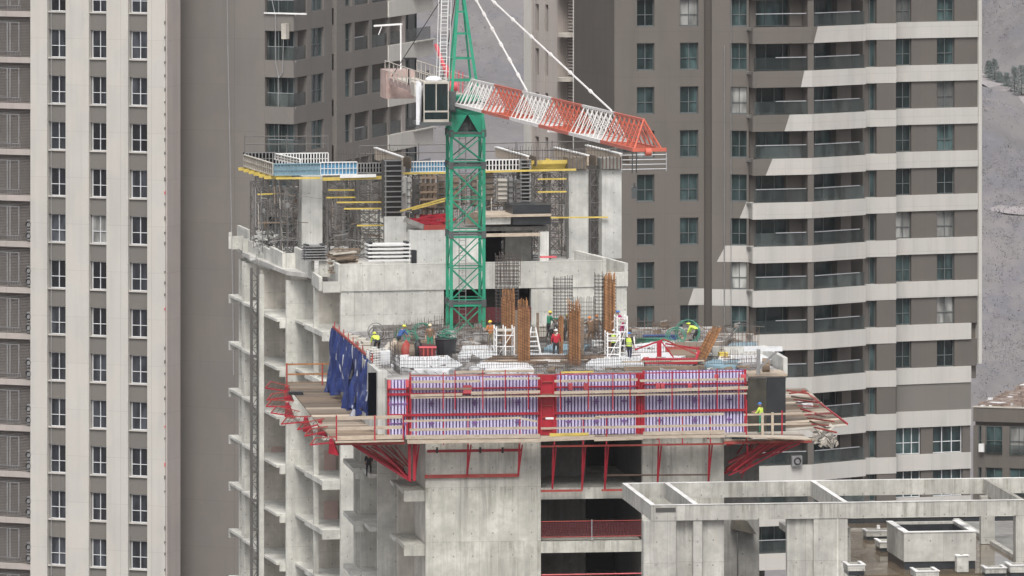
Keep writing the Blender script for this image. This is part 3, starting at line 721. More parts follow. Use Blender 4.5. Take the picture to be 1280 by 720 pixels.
# roof slab
poly = [A.P(0,-.02,0), A.P(xr,-.02,0), A.P(xr+.3,26,0), A.P(ax(303,26),28,0), A.P(ax(303,24),24,0), A.P(ax(326,17),17,0), A.P(ax(358,9),9,0), A.P(ax(392.5,6),6,0), A.P(0,5.9,0)]
MB().prism([(p.x,p.y) for p in poly], zroof-.25, zroof+.006).build('roof_slab', M['slab_top'], ta)
# body filling behind so nothing is see-through
MB().box(A, ax(443)+1.0, xr-.3, 6.4, 26, 0, zroof-.26).build('core_wall', M['conc_in'], ta)
MB().box(A, xr-.31, xr, .41, 26, 0, zroof-.26).build('side_wall', M['conc_a'], ta)
# parapets
PH = ztopP
def para(x0, y0, x1, y1, zb=None, zt=None, t=.22):
    a = A.P(x0, y0, 0); b = A.P(x1, y1, 0); d = (b-a).normalized(); n = Vector((-d.y, d.x, 0))*t
    MB().prism([(p.x, p.y) for p in (a, b, b+n, a+n)], zroof-.55 if zb is None else zb, PH if zt is None else zt).build('parapet', M['conc_a'], ta)
para(0, -.06, ax(757), -.06); para(ax(757)+.01, -.1, xr, -.1, zt=PH-.75)
para(xr+.05, -.1, xr-.4, 7, zt=PH-.2); para(ax(757)+.01, -.1, ax(722, 6), 6, zt=PH+.15)
# stepped left parapet
steps = [((403, .2), (403, 5.5)), ]
def pl(p, q, zb=None, zt=None): para(ax(*p), p[1], ax(*q), q[1], zb, zt, .2)
pl((426, .2), (403, .18), zroof-.6, zroof+.05)
pl((403, .2), (393.5, 4.8), zroof-.5, zroof+.30)
pl((427, .0), (417, 3.8), zroof-.1, PH)
def plz(pa, ya, pb, yb, ptop, pbot): para(ax(pa, ya), ya, ax(pb, yb), yb, az(pbot, pa, ya), az(ptop, pa, ya), .2)
para(ax(400, 4), 4.2, ax(416, 4), 4.2, zroof, PH-.1)
plz(393, 5.0, 371.5, 11.3, 318.6, 349); plz(371.4, 11.3, 357, 11.2, 316, 340); plz(357, 11.21, 341, 16.3, 316, 340.5)
plz(341, 16.31, 313, 24.3, 312, 338); plz(313, 24.3, 303, 24.2, 298, 322); plz(303, 24.6, 289.5, 24.5, 294.5, 311); plz(289.7, 24.71, 289.7, 27.5, 294.5, 311); plz(315, 25.5, 300, 30, 288, 312)
# pink wash on some bay walls is netting left hanging in the bays
for px, py, s_ in ((412, 576, .9), (413, 640, 1.0), (345, 569, .8)):
    y = 5.9 if px > 400 else 16.9
    x = ax(px, y); z = az(py, px, y)
    MB().box(A, x-.4*s_, x+.45*s_, y-.06, y-.02, z-.8*s_, z+.7*s_).build('faded_netting', M['pinknet'], ta)
# --- three columns standing on the roof slab
def col_a(pxa, pxb, pytop, y, label=None, yb=1.0):
    z1 = az(pytop, pxa, y)
    MB().box(A, ax(pxa, y), ax(pxb, y), y, y+yb, zroof+.006, z1).build('column', M['conc_new'], ta, label)
    return z1
zc = col_a(377, 403, 220, 17.5); col_a(711, 735.5, 212, 14.5); col_a(752.5, 777, 212, 13.8)
# raised concrete box in the middle
yb_ = 10.0
MB().box(A, ax(512, yb_), ax(560, yb_), yb_, yb_+.3, zroof+.006, az(288, 520, yb_)).box(A, ax(512, yb_), ax(512, yb_)+.3, yb_+.31, yb_+5, zroof+.006, az(288, 520, yb_)).build('penthouse_wall', M['conc_new'], ta)
MB().box(A, ax(560, yb_)+.01, ax(606, yb_), yb_+.1, yb_+.4, zroof+.006, az(288, 520, yb_)).build('penthouse_wall', M['conc_new'], ta)
MB().box(A, ax(512, yb_), ax(688, yb_), yb_+.6, yb_+6, az(290, 600, yb_), az(290, 600, yb_)+.25).build('penthouse_slab', M['conc_dark'], ta)
MB().box(A, ax(606, yb_), ax(640, yb_), yb_+3, yb_+3.3, zroof+.006, az(291, 600, yb_)).build('penthouse_wall', M['void'], ta)
MB().box(A, ax(640, yb_)+.01, ax(673, yb_), yb_+2, yb_+2.3, zroof+.006, az(291, 600, yb_)).build('penthouse_wall', M['conc_dark'], ta)
MB().box(A, ax(675, yb_), ax(686, yb_), yb_, yb_+.5, zroof+.006, az(291, 600, yb_)).build('column', M['conc_new'], ta)
MB().box(A, ax(481, 11), ax(508, 11), 11, 11.3, zroof+.006, az(271, 490, 11)).build('penthouse_wall', M['conc_new'], ta)
MB().box(A, ax(438, 25), ax(482, 25), 25, 25.3, zroof+.006, az(262, 450, 25)).build('penthouse_wall', M['conc_a'], ta)

# --- scaffold towers under the formwork
def scaffold(pxa, pxb, y, depth, pyt, label, dense=1, mat='gal_dark', lift=.95, bays=1, zb=None, grp='scaffold shoring towers on the rear roof', fr=A, jack=True):
    x0, x1 = fr.hx(pxa, y), fr.hx(pxb, y); zb = zroof+.006 if zb is None else zb; z1 = fr.hz(pxa, pyt, y)
    t = thing('scaffold_tower', label, 'scaffold', fr.P((x0+x1)/2, y+depth/2, zb), grp)
    nb = max(1, round((x1-x0)/1.3))*bays; xsn = [x0+(x1-x0)*i/nb for i in range(nb+1)]
    for x in xsn:
        for yy in (y, y+depth):
            MB().tube(fr.P(x, yy, zb), fr.P(x, yy, z1), .045, 6).build('post', M[mat], t)
    m = MB(); n = max(2, int((z1-zb)/lift)); q_ = random.Random(int(pxa*3)); dz = (z1-zb)/n
    for i in range(n+1):
        z = zb+.15+i*dz if i < n else z1-.05
        for yy in (y, y+depth): m.tube(fr.P(x0, yy, z), fr.P(x1, yy, z), .028, 4)
        for x in xsn: m.tube(fr.P(x, y, z), fr.P(x, y+depth, z), .028, 4)
        if i < n:
            for j in range(nb):
                s_ = (i+j) % 2
                for yy in (y, y+depth):
                    m.tube(fr.P(xsn[j+s_], yy, z), fr.P(xsn[j+1-s_], yy, min(z+dz, z1)), .02, 4)
                    if dense: m.tube(fr.P(xsn[j+1-s_], yy, z), fr.P(xsn[j+s_], yy, min(z+dz, z1)), .02, 4)
                m.tube(fr.P(xsn[j], y, z), fr.P(xsn[j], y+depth, min(z+dz, z1)), .02, 4)
    for i in range(int(14*(x1-x0))):
        p = fr.P(q_.uniform(x0,x1), q_.uniform(y,y+depth), q_.uniform(zb+.2,z1-.3)); m.tube(p, p+Vector((q_.uniform(-.7,.7), q_.uniform(-.3,.3), q_.uniform(-.5,.9))), .018, 4)
    m.build('bracing', M[mat], t)
    return t
sc_list = [(319, 333, 22, 1.6, 228, 'leftmost scaffold tower below the outrigger of yellow beams', 1), (335, 350, 19, 1.6, 222, 'scaffold tower second from the left under the pale blue edge form', 1),
 (351, 373, 17.2, 1.8, 221, 'dense scaffold tower just left of the broad concrete column', 1), (352, 374, 21, 1.8, 221, 'rear scaffold tower partly behind the one left of the broad column', 1),
 (409, 444, 17, 1.8, 226, 'wide scaffold tower just right of the broad concrete column', 1), (448, 481, 16.5, 1.8, 224, 'scaffold tower left of the dark stair shaft form', 1),
 (450, 480, 22, 1.6, 224, 'rear scaffold tower behind the one beside the stair shaft form', 1), (540, 556, 15, 1.6, 218, 'narrow scaffold tower hidden behind the left leg of the crane mast', 0),
 (611, 648, 14.5, 1.6, 218, 'scaffold tower right of the crane mast above the black boxes', 1), (665, 686, 14, 1.6, 216, 'scaffold tower beside the ladder frame and yellow beams', 1),
 (688, 709, 14, 1.6, 216, 'scaffold tower touching the left face of the second concrete column', 1), (668, 706, 20, 1.6, 216, 'rear scaffold tower behind the pair beside the second column', 1),
 (737.5, 750.5, 14.6, 1.2, 213, 'slim scaffold tower between the two right hand concrete columns', 1)]
sc_list += [(325, 341, 25, 1.6, 222, 'rear scaffold tower at the far left corner of the roof', 1), (386, 404, 21.5, 1.6, 222, 'scaffold tower directly behind the broad column', 1), (412, 446, 21, 1.8, 224, 'rear scaffold tower behind the wide one right of the broad column', 1),
 (609, 650, 19, 1.8, 218, 'rear scaffold tower right of the crane mast', 1), (516, 530, 16, 1.6, 218, 'scaffold tower left of the timber crib', 1), (566, 600, 17, 1.6, 218, 'scaffold tower seen through the crane mast', 1), (738, 751, 18, 1.4, 215, 'rear slim scaffold tower between the right hand columns', 1)]
for a in sc_list: scaffold(*a)

# --- formwork on top: ribbed edge shutters, each a thing
def shutter(p0, p1, z0, z1, n, label, face, rib, group='ribbed edge shutters on the rear roof', th=.10, slots=False, name='edge_shutter'):
    p0 = Vector(p0); p1 = Vector(p1); d = (p1-p0).normalized(); nn = Vector((-d.y, d.x, 0))
    t = thing(name, label, 'formwork', (p0.x, p0.y, z0), group)
    q = lambda s, y, z: Vector((p0.x, p0.y, 0))+d*s+nn*y+Vector((0, 0, z)); L = (p1-p0).length
    if not slots: MB().hexa([q(0,0,z0), q(L,0,z0), q(L,th*.4,z0), q(0,th*.4,z0), q(0,0,z1), q(L,0,z1), q(L,th*.4,z1), q(0,th*.4,z1)]).build('panel', M[face], t)
    else: MB().hexa([q(0,.5,z0), q(L,.5,z0), q(L,.55,z0), q(0,.55,z0), q(0,.5,z1), q(L,.5,z1), q(L,.55,z1), q(0,.55,z1)]).build('panel', M[face], t)
    m = MB(); rw = .034 if slots else .016
    for i in range(n+1):
        s = L*i/n; m.hexa([q(s-rw,-th,z0+.02), q(s+rw,-th,z0+.02), q(s+rw,-.003,z0+.02), q(s-rw,-.003,z0+.02), q(s-rw,-th,z1-.02), q(s+rw,-th,z1-.02), q(s+rw,-.003,z1-.02), q(s-rw,-.003,z1-.02)])
    m.hexa([q(0,-th,(z0+z1)/2-.02), q(L,-th,(z0+z1)/2-.02), q(L,-th+.03,(z0+z1)/2-.02), q(0,-th+.03,(z0+z1)/2-.02), q(0,-th,(z0+z1)/2+.02), q(L,-th,(z0+z1)/2+.02), q(L,-th+.03,(z0+z1)/2+.02), q(0,-th+.03,(z0+z1)/2+.02)])
    m.build('rib', M[rib], t)
    for zz in (z0-.03, z1-.03):
        MB().hexa([q(0,-th-.004,zz), q(L,-th-.004,zz), q(L,.06,zz), q(0,.06,zz), q(0,-th-.004,zz+.055), q(L,-th-.004,zz+.055), q(L,.06,zz+.055), q(0,.06,zz+.055)]).build('rail', M[rib], t)
    return t
def shA(pa, pb, pyb, pyt, y, yb=None, **k):
    yb = y if yb is None else yb
    z0 = az(pyb, pa, y); z1 = az(pyt, pa, y)
    return shutter(A.P(ax(pa, y), y, 0), A.P(ax(pb, yb), yb, 0), z0, z1, **k)
shA(342, 400, 219, 205, 16.4, n=14, label='pale blue grey shutter above the scaffold, left of the broad column', face='bluegrey', rib='bluegrey')
shA(400.5, 446, 218.5, 203, 16.3, n=10, label='bright blue shutter with white ribs above the broad column', face='blue_panel', rib='white')
shA(447, 481, 216, 204, 16.6, n=9, label='dark slotted grey shutter between the blue one and the stair shaft form', face='void', rib='gal', slots=True)
shA(513, 557, 215, 202, 15.5, n=12, label='blue shutter just left of the crane mast', face='blue_panel', rib='white')
shA(607, 649, 213, 200, 14.2, n=10, label='white ribbed shutter with dark slots right of the crane mast', face='void', rib='white', slots=True)
shA(345, 410, 206, 192, 22.5, n=18, label='rear shutter with dark slots behind the pale blue one', face='void', rib='white', slots=True)
shA(306, 345, 206, 191, 25.5, n=9, label='leftmost rear shutter with dark gaps at the roof corner', face='void', rib='gal', slots=True)
shutter(A.P(ax(306, 25), 25, 0), A.P(ax(342, 16.5), 16.5, 0), az(219, 342, 16.5), az(204.5, 342, 16.5), 14, 'weathered side shutter receding from the pale blue corner to the far left corner', 'ply', 'sack')
shutter(A.P(ax(345, 22.3), 22.3, 0), A.P(ax(376, 16.8), 16.8, 0), az(206, 376, 16.8), az(199, 376, 16.8), 8, 'short plank side form ending above the pale blue shutter', 'ply', 'white')
# upturned beam forms running back, pale tops
def slopebeam(pa, ya, pb, yb, pytop, h, w, label, mat='plank'):
    z1 = az(pytop, pb, yb); a = A.P(ax(pa, ya), ya, z1-h/2); b = A.P(ax(pb, yb), yb, z1-h/2)
    t = thing('beam_form', label, 'formwork', (b.x, b.y, z1-h), 'pale beam side forms on the rear roof')
    MB().bar(a, b, w, h).build('side_board', M[mat], t)
    MB().bar(a+Vector((0,0,h/2+.04)), b+Vector((0,0,h/2+.04)), w+.12, .07).build('top_rail', M['white'], t)
    e = (b-a).normalized()
    MB().bar(b+Vector((.55,0,0)), a+Vector((.55,0,0)), .06, h).build('side_board', M['ply'], t)
slopebeam(469, 24, 503, 15, 197, .7, .1, 'beam form running back just left of the second blue shutter')
slopebeam(620, 23, 660, 14, 196, .6, .1, 'beam form running back between the mast and the ladder frame')
slopebeam(693, 22, 735, 14, 195, .6, .1, 'beam form ending on top of the second concrete column')
slopebeam(733, 22, 776, 13.5, 193, .6, .1, 'beam form ending on top of the rightmost concrete column')
MBx = MB().box(A, ax(711,14), ax(735,14), 14.2, 15.6, az(211.5,711,14.2), az(190,711,14.2)).box(A, ax(752.5,13.4), ax(777,13.4), 13.5, 13.8, az(211.5,752,13.5), az(198,752,13.5))
cf = thing('column_head_form', 'brown boxed form on the head of the second concrete column', 'formwork', A.P(ax(722,14), 14.5, az(212,711,14)), 'column head forms')
MB().box(A, ax(711,14), ax(735,14), 14.2, 15.6, az(211.5,711,14.2), az(197,711,14.2)).build('box', M['ply'], cf)
m = MB(); [m.box(A, ax(712+i*4.5,14), ax(713+i*4.5,14), 14.1, 14.197, az(211,711,14.2), az(195,711,14.2)) for i in range(6)]; m.build('rib', M['gal_dark'], cf)
cf = thing('column_head_form', 'brown boxed form on the head of the rightmost concrete column', 'formwork', A.P(ax(765,14), 14, az(212,752,14)), 'column head forms')
MB().box(A, ax(752.5,13.4), ax(777,13.4), 13.5, 15, az(211.5,752,13.5), az(198,752,13.5)).build('box', M['conc_dark'], cf)
m = MB(); [m.box(A, ax(753+i*4.5,13.4), ax(754+i*4.5,13.4), 13.4, 13.497, az(211,752,13.5), az(196,752,13.5)) for i in range(6)]; m.build('rib', M['rust'], cf)
# yellow timber beams: long runs and an outrigger fan at the left
YB = 'yellow formwork beams on the rear roof'
def ybeam(a, b, label, w=.10, h=.20, mat='yellow'):
    o = MB().bar(a, b, w, h).build('timber_beam', M[mat]); tag(o, label, 'beam', YB)
def PA(px, y, py): return A.P(ax(px, y), y, az(py, px, y))
nms = ['rearmost', 'second', 'third', 'fourth', 'fifth', 'nearest']
for i in range(6):
    y = 25-i*1.6; pxl = 298+i*6.4; zz = az(222.5, 342, 16.5)
    ybeam(A.P(ax(pxl, y), y, zz), A.P(ax(pxl+34, y), y, zz), '%s yellow beam of the fan sticking out left below the far corner%s' % (nms[i], '' if i not in (1,2,3,4) else ' counted from the back'))
ybeam(PA(345, 16.2, 223), PA(400, 16.2, 222.5), 'yellow beam running under the pale blue shutter', h=.12)
ybeam(PA(403, 16, 224), PA(487, 16, 221.5), 'yellow beam running right from the broad column under the slotted shutter')
ybeam(PA(425, 15.8, 220.5), PA(470, 15.8, 219.5), 'white beam lying on the yellow one right of the broad column', mat='white')
ybeam(PA(488, 15, 217), PA(557, 15, 216), 'thin yellow beam under the blue shutter next to the mast', h=.12)
ybeam(PA(606, 14, 214.5), PA(720, 13.6, 212), 'long yellow edge beam from the mast to the second column', h=.12)
for i, (a, b, c, d, l) in enumerate([(664, 203, 709, 202, 'top yellow beam of the pile before the second column'), (664, 206.5, 712, 206, 'middle yellow beam of the pile before the second column'), (664, 210, 709, 209.5, 'bottom yellow beam of the pile before the second column'), (682, 199.5, 714, 210, 'yellow beam lying askew across the pile before the second column')]):
    ybeam(PA(a, 14.5+i*.3, b), PA(c, 14.5+i*.3, d), l, h=.22)
for (a, b, c, d, y, l) in [(410,237.5,443,237.5,16.8,'highest short yellow rail in the scaffold right of the broad column'), (408,247,444,246.5,16.8,'second short yellow rail in the scaffold right of the broad column'), (420,253,483,252.5,16.3,'upper long yellow rail across the scaffold near the stair shaft form'),
   (430,261,483,260.5,16.3,'middle yellow rail across the scaffold near the stair shaft form'), (446,282,483,281.5,16.3,'lowest yellow rail across the scaffold near the stair shaft form'), (322,243,350,242,18.8,'yellow rail low in the left scaffold towers'),
   (688,272,760,271.5,13.6,'thin yellow rail crossing the second column from the black boxes'), (500,264,560,247,12,'yellow beam leaning up over the red frames beside the mast'), (515,262,556,251,12,'second yellow beam leaning over the red frames beside the mast'),
   (672,224,708,223.5,13.8,'yellow rail high in the scaffold beside the second column'), (672,240,708,239.5,13.8,'yellow rail midway up the scaffold beside the second column')]:
    ybeam(PA(a, y, b), PA(c, y, d), l, h=.09)
# ladder-like slatted shafts
def slats(pa, pb, pyt, pyb, y, n, label):
    t = thing('slatted_shaft_form', label, 'formwork', A.P(ax(pa, y), y, az(pyb, pa, y)), 'dark slatted shaft forms')
    z0, z1 = az(pyb, pa, y), az(pyt, pa, y)
    MB().box(A, ax(pa, y), ax(pb, y), y+.25, y+1.3, z0, z1).build('box', M['shade'], t)
    m = MB()
    for i in range(n):
        z = z0+(z1-z0)*i/(n-1); m.box(A, ax(pa, y)-.05, ax(pb, y)+.05, y, y+.2, z-.035, z+.035)
    m.box(A, ax(pa, y)-.0, ax(pa, y)+.05, y+.02, y+.18, z0, z1).box(A, ax(pb, y)-.05, ax(pb, y), y+.02, y+.18, z0, z1)
    m.build('waling', M['gal'], t)
slats(482, 503, 201, 272, 14.5, 12, 'tall dark slatted shaft form standing on the pale wall left of the mast')
slats(651, 663, 200, 256, 13.8, 13, 'narrow dark slatted shaft form beside the yellow beam pile')
# posts and planks in the busy middle
mk = thing('prop_cluster', 'brown timber crib of crossed beams left of the crane mast', 'timber crib', A.P(ax(536,13), 13, az(270,536,13)))
m = MB()
for px in (528.5, 535, 541.5): m.box(A, ax(px,13), ax(px+2.2,13), 13, 13.3, az(268,535,13), az(218,535,13))
for py in (222, 231, 240, 249, 258): m.box(A, ax(525,12.8), ax(546,12.8), 12.8, 12.99, az(py+1.2,535,13), az(py-1.2,535,13))
m.build('beam', M['timber_dark'], mk)
MB().box(A, ax(527,13.6), ax(557,13.6), 14, 14.1, az(262,535,13), az(230,535,13)).build('board', M['ply'], mk)
for a, b, t_, bt, y, mt_, l in [(509,513,222,265,12.5,'conc_new','pale round prop standing left of the timber crib'), (548,556,220,262,14,'ply','brown plywood column form just left of the mast'), (566,574,222,262,14,'timber_dark','dark timber column form seen through the left of the mast'), (590,598,220,258,14.4,'ply','plywood column form seen through the right of the mast'), (607,617,216,252,14.3,'ply','brown timber column form just right of the mast'),
    (519,524,224,268,13.5,'gal_dark','slim dark steel form left of the timber crib'), (578,584,220,256,14.6,'timber_dark','narrow brown form at the centre of the mast'), (636,641,222,256,13.8,'gal','pale steel form left of the slatted shaft'), (598,605,226,262,12.4,'sack','pale form hugging the right leg of the mast'),
    (622,634,224,252,13.4,'sack','stack of pale bundled boards right of the mast'), (646,650,225,255,13,'gal_dark','dark steel prop beside the narrow slatted form')]:
    t = thing('column_form', l, 'formwork', A.P(ax(a,y), y, az(bt,a,y)), 'column forms around the mast')
    MB().box(A, ax(a,y), ax(b,y), y, y+.5, az(bt,a,y), az(t_,a,y)).build('shaft', M[mt_], t)
    m = MB(); [m.box(A, ax(a,y)-.05, ax(b,y)+.05, y-.07, y-.003, az(bt-(bt-t_)*i/5-2,a,y), az(bt-(bt-t_)*i/5-3,a,y)) for i in range(5)]; m.box(A, ax(a,y)-.04, ax(a,y)-.01, y-.1, y-.02, az(bt,a,y), az(t_,a,y)).build('clamp', M['gal_dark'], t)
q = random.Random(55); m = MB(); cm = ['gal_dark', 'rust', 'sack', 'timber_dark', 'gal']
for i in range(520):
    px = q.choice([q.uniform(405, 482), q.uniform(505, 560), q.uniform(560, 660), q.uniform(600, 712), q.uniform(316, 376)]); y = q.uniform(13.5, 25) if px > 480 else q.uniform(15, 27)
    x = ax(px, y); z = zroof+q.uniform(.1, 4.3); m.mat(q.choice([0,0,0,1,2,3,4]))
    if q.random() < .55: m.bar(A.P(x, y, z), A.P(x+q.uniform(-.1,.1), y, min(z+q.uniform(.6, 2.6), zroof+4.7)), q.uniform(.03,.06))
    elif q.random() < .7: m.bar(A.P(x, y, z), A.P(x+q.uniform(.5,1.8), y+q.uniform(-.4,.4), z+q.uniform(-.25,.25)), q.uniform(.03,.07))
    else: m.box(A, x, x+q.uniform(.1,.45), y, y+.1, z-.2, z+q.uniform(.0,.35))
o = m.build('roof_clutter', [M[x] for x in cm]); tag(o, 'tangle of loose props tubes and offcuts among the rear roof scaffolds', 'debris', None, 'stuff')
# red steel frames heaped on the raised box
rf = thing('red_frame_heap', 'bright red steel frames heaped on the raised concrete box beside the mast', 'steel frames', PA(540, 10.6, 284))
m = MB(); q = random.Random(8)
for i in range(26):
    y = q.uniform(10.4, 14.5); a = q.uniform(511, 548); L = q.uniform(12, 30)
    py = 279-(y-10.4)*1.5+q.uniform(-6, 3); m.bar(PA(a, y, py), PA(a+L, y+q.uniform(-.4,.4), py+q.uniform(-5,5)), .08, .12)
m.build('frame_bar', M['red'], rf)
MB().bar(PA(505, 10.5, 274), PA(530, 10.2, 284), .12, .3).build('channel', M['conc_dark'], rf)
MB().bar(PA(530, 10.1, 284.5), PA(560, 10.2, 284), .15, .3).build('channel', M['red_dirty'], rf)
rp = MB().box(A, ax(582,11), ax(603,11), 11, 11.5, az(280,590,11), az(266,590,11)).build('plywood_box', M['ply']); tag(rp, 'plywood box sitting behind the lattice of the mast', 'box')
# black boxes on plywood decks right of mast
for i, (pt, pb, l) in enumerate([(256.5, 267.5, 'upper black film faced panel above the right plywood ledge'), (271, 281, 'lower black film faced panel under the plywood ledge')]):
    o = MB().box(A, ax(641,9.8), ax(688.5,9.8), 9.8, 12, az(pb,650,9.8), az(pt,650,9.8)).build('dark_board', M['board_black']); tag(o, l, 'panel')
o = MB().box(A, ax(606,9.6), ax(689,9.6), 9.6, 13, az(271,650,9.6), az(268,650,9.6)).build('plywood_ledge', M['plank']); tag(o, 'plywood ledge between the two black panels', 'board')
o = MB().box(A, ax(606,9.5), ax(640,9.5), 9.9, 10.3, az(281,620,9.6), az(272,620,9.6)).build('upstand', M['conc_new']); tag(o, 'pale upstand block left of the lower black panel', 'concrete block')
o = MB().box(A, ax(606,9.3), ax(676,9.3), 9.4, 9.9, az(296,620,9.4), az(292.5,620,9.4)).build('edge_board', M['plank']); tag(o, 'long pale edge board below the black panels', 'board')
# timber stack, pallet stack and bundles near the front edge
def P_roof(px, py): return A.onz(px, py, zroof+.006)
x, y = P_roof(440, 323)
ts = thing('timber_stack', 'untidy stack of old timber and planks near the left parapet', 'timber stack', A.P(x, 6, zroof)); q = random.Random(2)
for i in range(58):
    yy = 2+q.uniform(0, 5); z = zroof+.15+i*.024+q.uniform(0, .08)
    a = ax(q.uniform(408, 418), yy); b = ax(q.uniform(436, 452), yy)
    MB().bar(A.P(a, yy+q.uniform(-.6,.6), z), A.P(b, yy+q.uniform(-.6,.6), z+q.uniform(-.05,.15)), .22, .09).build('plank', M[q.choice(['timber_dark', 'ply', 'sack', 'timber_dark'])], ts)
def formstack(pa, pb, py0, py1, y, n, label, mat='white'):
    t = thing('panel_stack', label, 'panel stack', A.P(ax(pa,y), y, zroof+.006), 'stacks of flat form panels'); z0, z1 = az(py1,pa,y), az(py0,pa,y)
    for i in range(n):
        z = z0+(z1-z0)*i/n; MB().box(A, ax(pa,y)+.03*(i%2), ax(pb,y)-.04*((i+1)%2), y, y+1.2, z, z+(z1-z0)/n*.45).build('panel', M[mat], t)
        MB().box(A, ax(pa,y)+.1, ax(pa,y)+.3, y+.1, y+1, z+(z1-z0)/n*.46, z+(z1-z0)/n*.99).build('spacer', M['board_black'], t)
        MB().box(A, ax(pb,y)-.3, ax(pb,y)-.12, y+.1, y+1, z+(z1-z0)/n*.46, z+(z1-z0)/n*.99).build('spacer', M['board_black'], t)
formstack(460, 514, 303, 327, 1.6, 5, 'stack of white form panels with dark gaps behind the front parapet')
formstack(381, 409, 306, 326, 4.0, 6, 'small stack of grey form panels at the foot of the broad column', 'gal')
o = MB().box(A, ax(515,2), ax(521,2), 2, 2.5, zroof+.01, az(313,515,2)).build('drum', M['board_black']); tag(o, 'black box beside the white form panel stack', 'box')
t = thing('rubble_pile', 'pile of broken grey blocks inside the far left scaffold', 'rubble', A.P(ax(330,20), 20, zroof)); q = random.Random(6); m = MB()
for i in range(70):
    yy = q.uniform(18.5, 22); px = q.uniform(319, 345); c = A.P(ax(px, yy), yy, zroof+q.uniform(.05, 1.5)); s_ = q.uniform(.08, .28)
    m.bar(c, c+Vector((q.uniform(-1,1), q.uniform(-1,1), q.uniform(-.4,.4)))*s_*2, s_, s_*.7)
m.build('broken_block', M['conc_new'], t); t['kind'] = 'stuff'
o = MB().box(A, ax(676,6), ax(696,6), 6, 6.3, az(322.5,680,6), az(320.5,680,6)).build('steel_bar', M['winch_red']); tag(o, 'short bright red bar lying on the roof before the second column', 'steel bar')
# guard rails on the far roof edges
def guard(pts, label, group, mat='gal_dark', zrail=(.55, 1.05), pm=None, fr=A, z=None, name='guard_rail', w=.035, cat='guard rail'):
    t = thing(name, label, cat, pts[0], group)
    for a, b in zip(pts, pts[1:]):
        n = max(1, int((Vector(b)-Vector(a)).length/1.9))
        for i in range(n+1):
            p = Vector(a)+(Vector(b)-Vector(a))*i/n
            MB().tube(p, p+Vector((0,0,zrail[-1]+.1)), w, 5).build('post', M[pm or mat], t)
    for zz in zrail:
        m = MB()
        for a, b in zip(pts, pts[1:]): m.tube(Vector(a)+Vector((0,0,zz)), Vector(b)+Vector((0,0,zz)), w*.9, 5)
        m.build('rail', M[mat], t)
    return t
guard([PA(450, 24, 203), PA(560, 24, 201)], 'thin dark guard rail on the far edge left of the mast', 'roof guard rails')
guard([PA(600, 24, 200), PA(780, 24, 196)], 'thin dark guard rail on the far edge right of the mast', 'roof guard rails')
guard([PA(306, 25.5, 191), PA(410, 24, 191)], 'thin dark guard rail over the far left corner', 'roof guard rails')
guard([PA(777, 13.5, 215), PA(833, 12.0, 214)], 'white cantilever guard cage under the jib tip', 'roof guard rails', 'rail', (.15, .45, .75, 1.05))
# starter bars above the roof edge
def rebar_mat(fr, p0, p1, h, n, label, rows=4, lean=0, mat='rebar', group='rebar mats', r=.012, name='rebar_mat', jag=.15):
    p0 = Vector(p0); p1 = Vector(p1); q = random.Random(int(p0.x*31+p0.y)); m = MB()
    for i in range(n+1):
        p = p0+(p1-p0)*i/n; hh = h*(1+q.uniform(-jag, jag)); e = Vector((q.uniform(-.04,.04)*h+lean, q.uniform(-.02,.02)*h, hh)); m.bar(p, p+e, r*2)
    for j in range(rows):
        z = h*.92*(j+.5)/rows; m.bar(p0+Vector((0,0,z)), p1+Vector((0,0,z)), r*2)
    o = m.build(name, M[mat]); tag(o, label, 'rebar', group); return o
rebar_mat(A, A.P(ax(640,15), 15.8, az(203,640,15)), A.P(ax(778,15), 15.8, az(203,778,15)), 1.0, 40, 'row of starter bars sticking up along the right roof beam', 2)
rebar_mat(A, A.P(ax(420,20), 20, az(205,420,20)), A.P(ax(500,20), 20, az(205,500,20)), .9, 26, 'row of starter bars behind the blue shutters', 2)
rebar_mat(A, PA(622, -.8, 357), PA(650, -.8, 357), 1.9, 7, 'loose rebar grid leaning on the front parapet right of the mast', 5, mat='rust', r=.02)
# vertical hoist mast up the open side
hm_ = thing('hoist_mast', 'slim dark lattice hoist mast climbing the open left side', 'hoist mast', A.P(ax(319,20), 15.0, 20))
hx0, hx1, hy = ax(315.2, 15), ax(323.2, 15), 15.0
for xx in (hx0, hx1): MB().tube(A.P(xx, hy, 10), A.P(xx, hy, az(335, 318, 15)), .05, 6).build('chord', M['gal_dark'], hm_)
for xx in (hx0, hx1): MB().tube(A.P(xx, hy+.45, 10), A.P(xx, hy+.45, az(335, 318, 15)), .05, 6).build('chord', M['gal_dark'], hm_)
m = MB(); z = 20; i = 0; zt_ = az(336, 318, 15)
while z < zt_-.6:
    a, b = (hx0, hx1) if i % 2 else (hx1, hx0); m.tube(A.P(a, hy, z), A.P(b, hy, z+.6), .022, 4).tube(A.P(hx0, hy, z), A.P(hx1, hy, z), .022, 4)
    if i % 3 == 0: m.box(A, hx0, hx1, hy-.05, hy+.1, z, z+.16)
    z += .6; i += 1
m.build('lattice', M['gal_dark'], hm_)
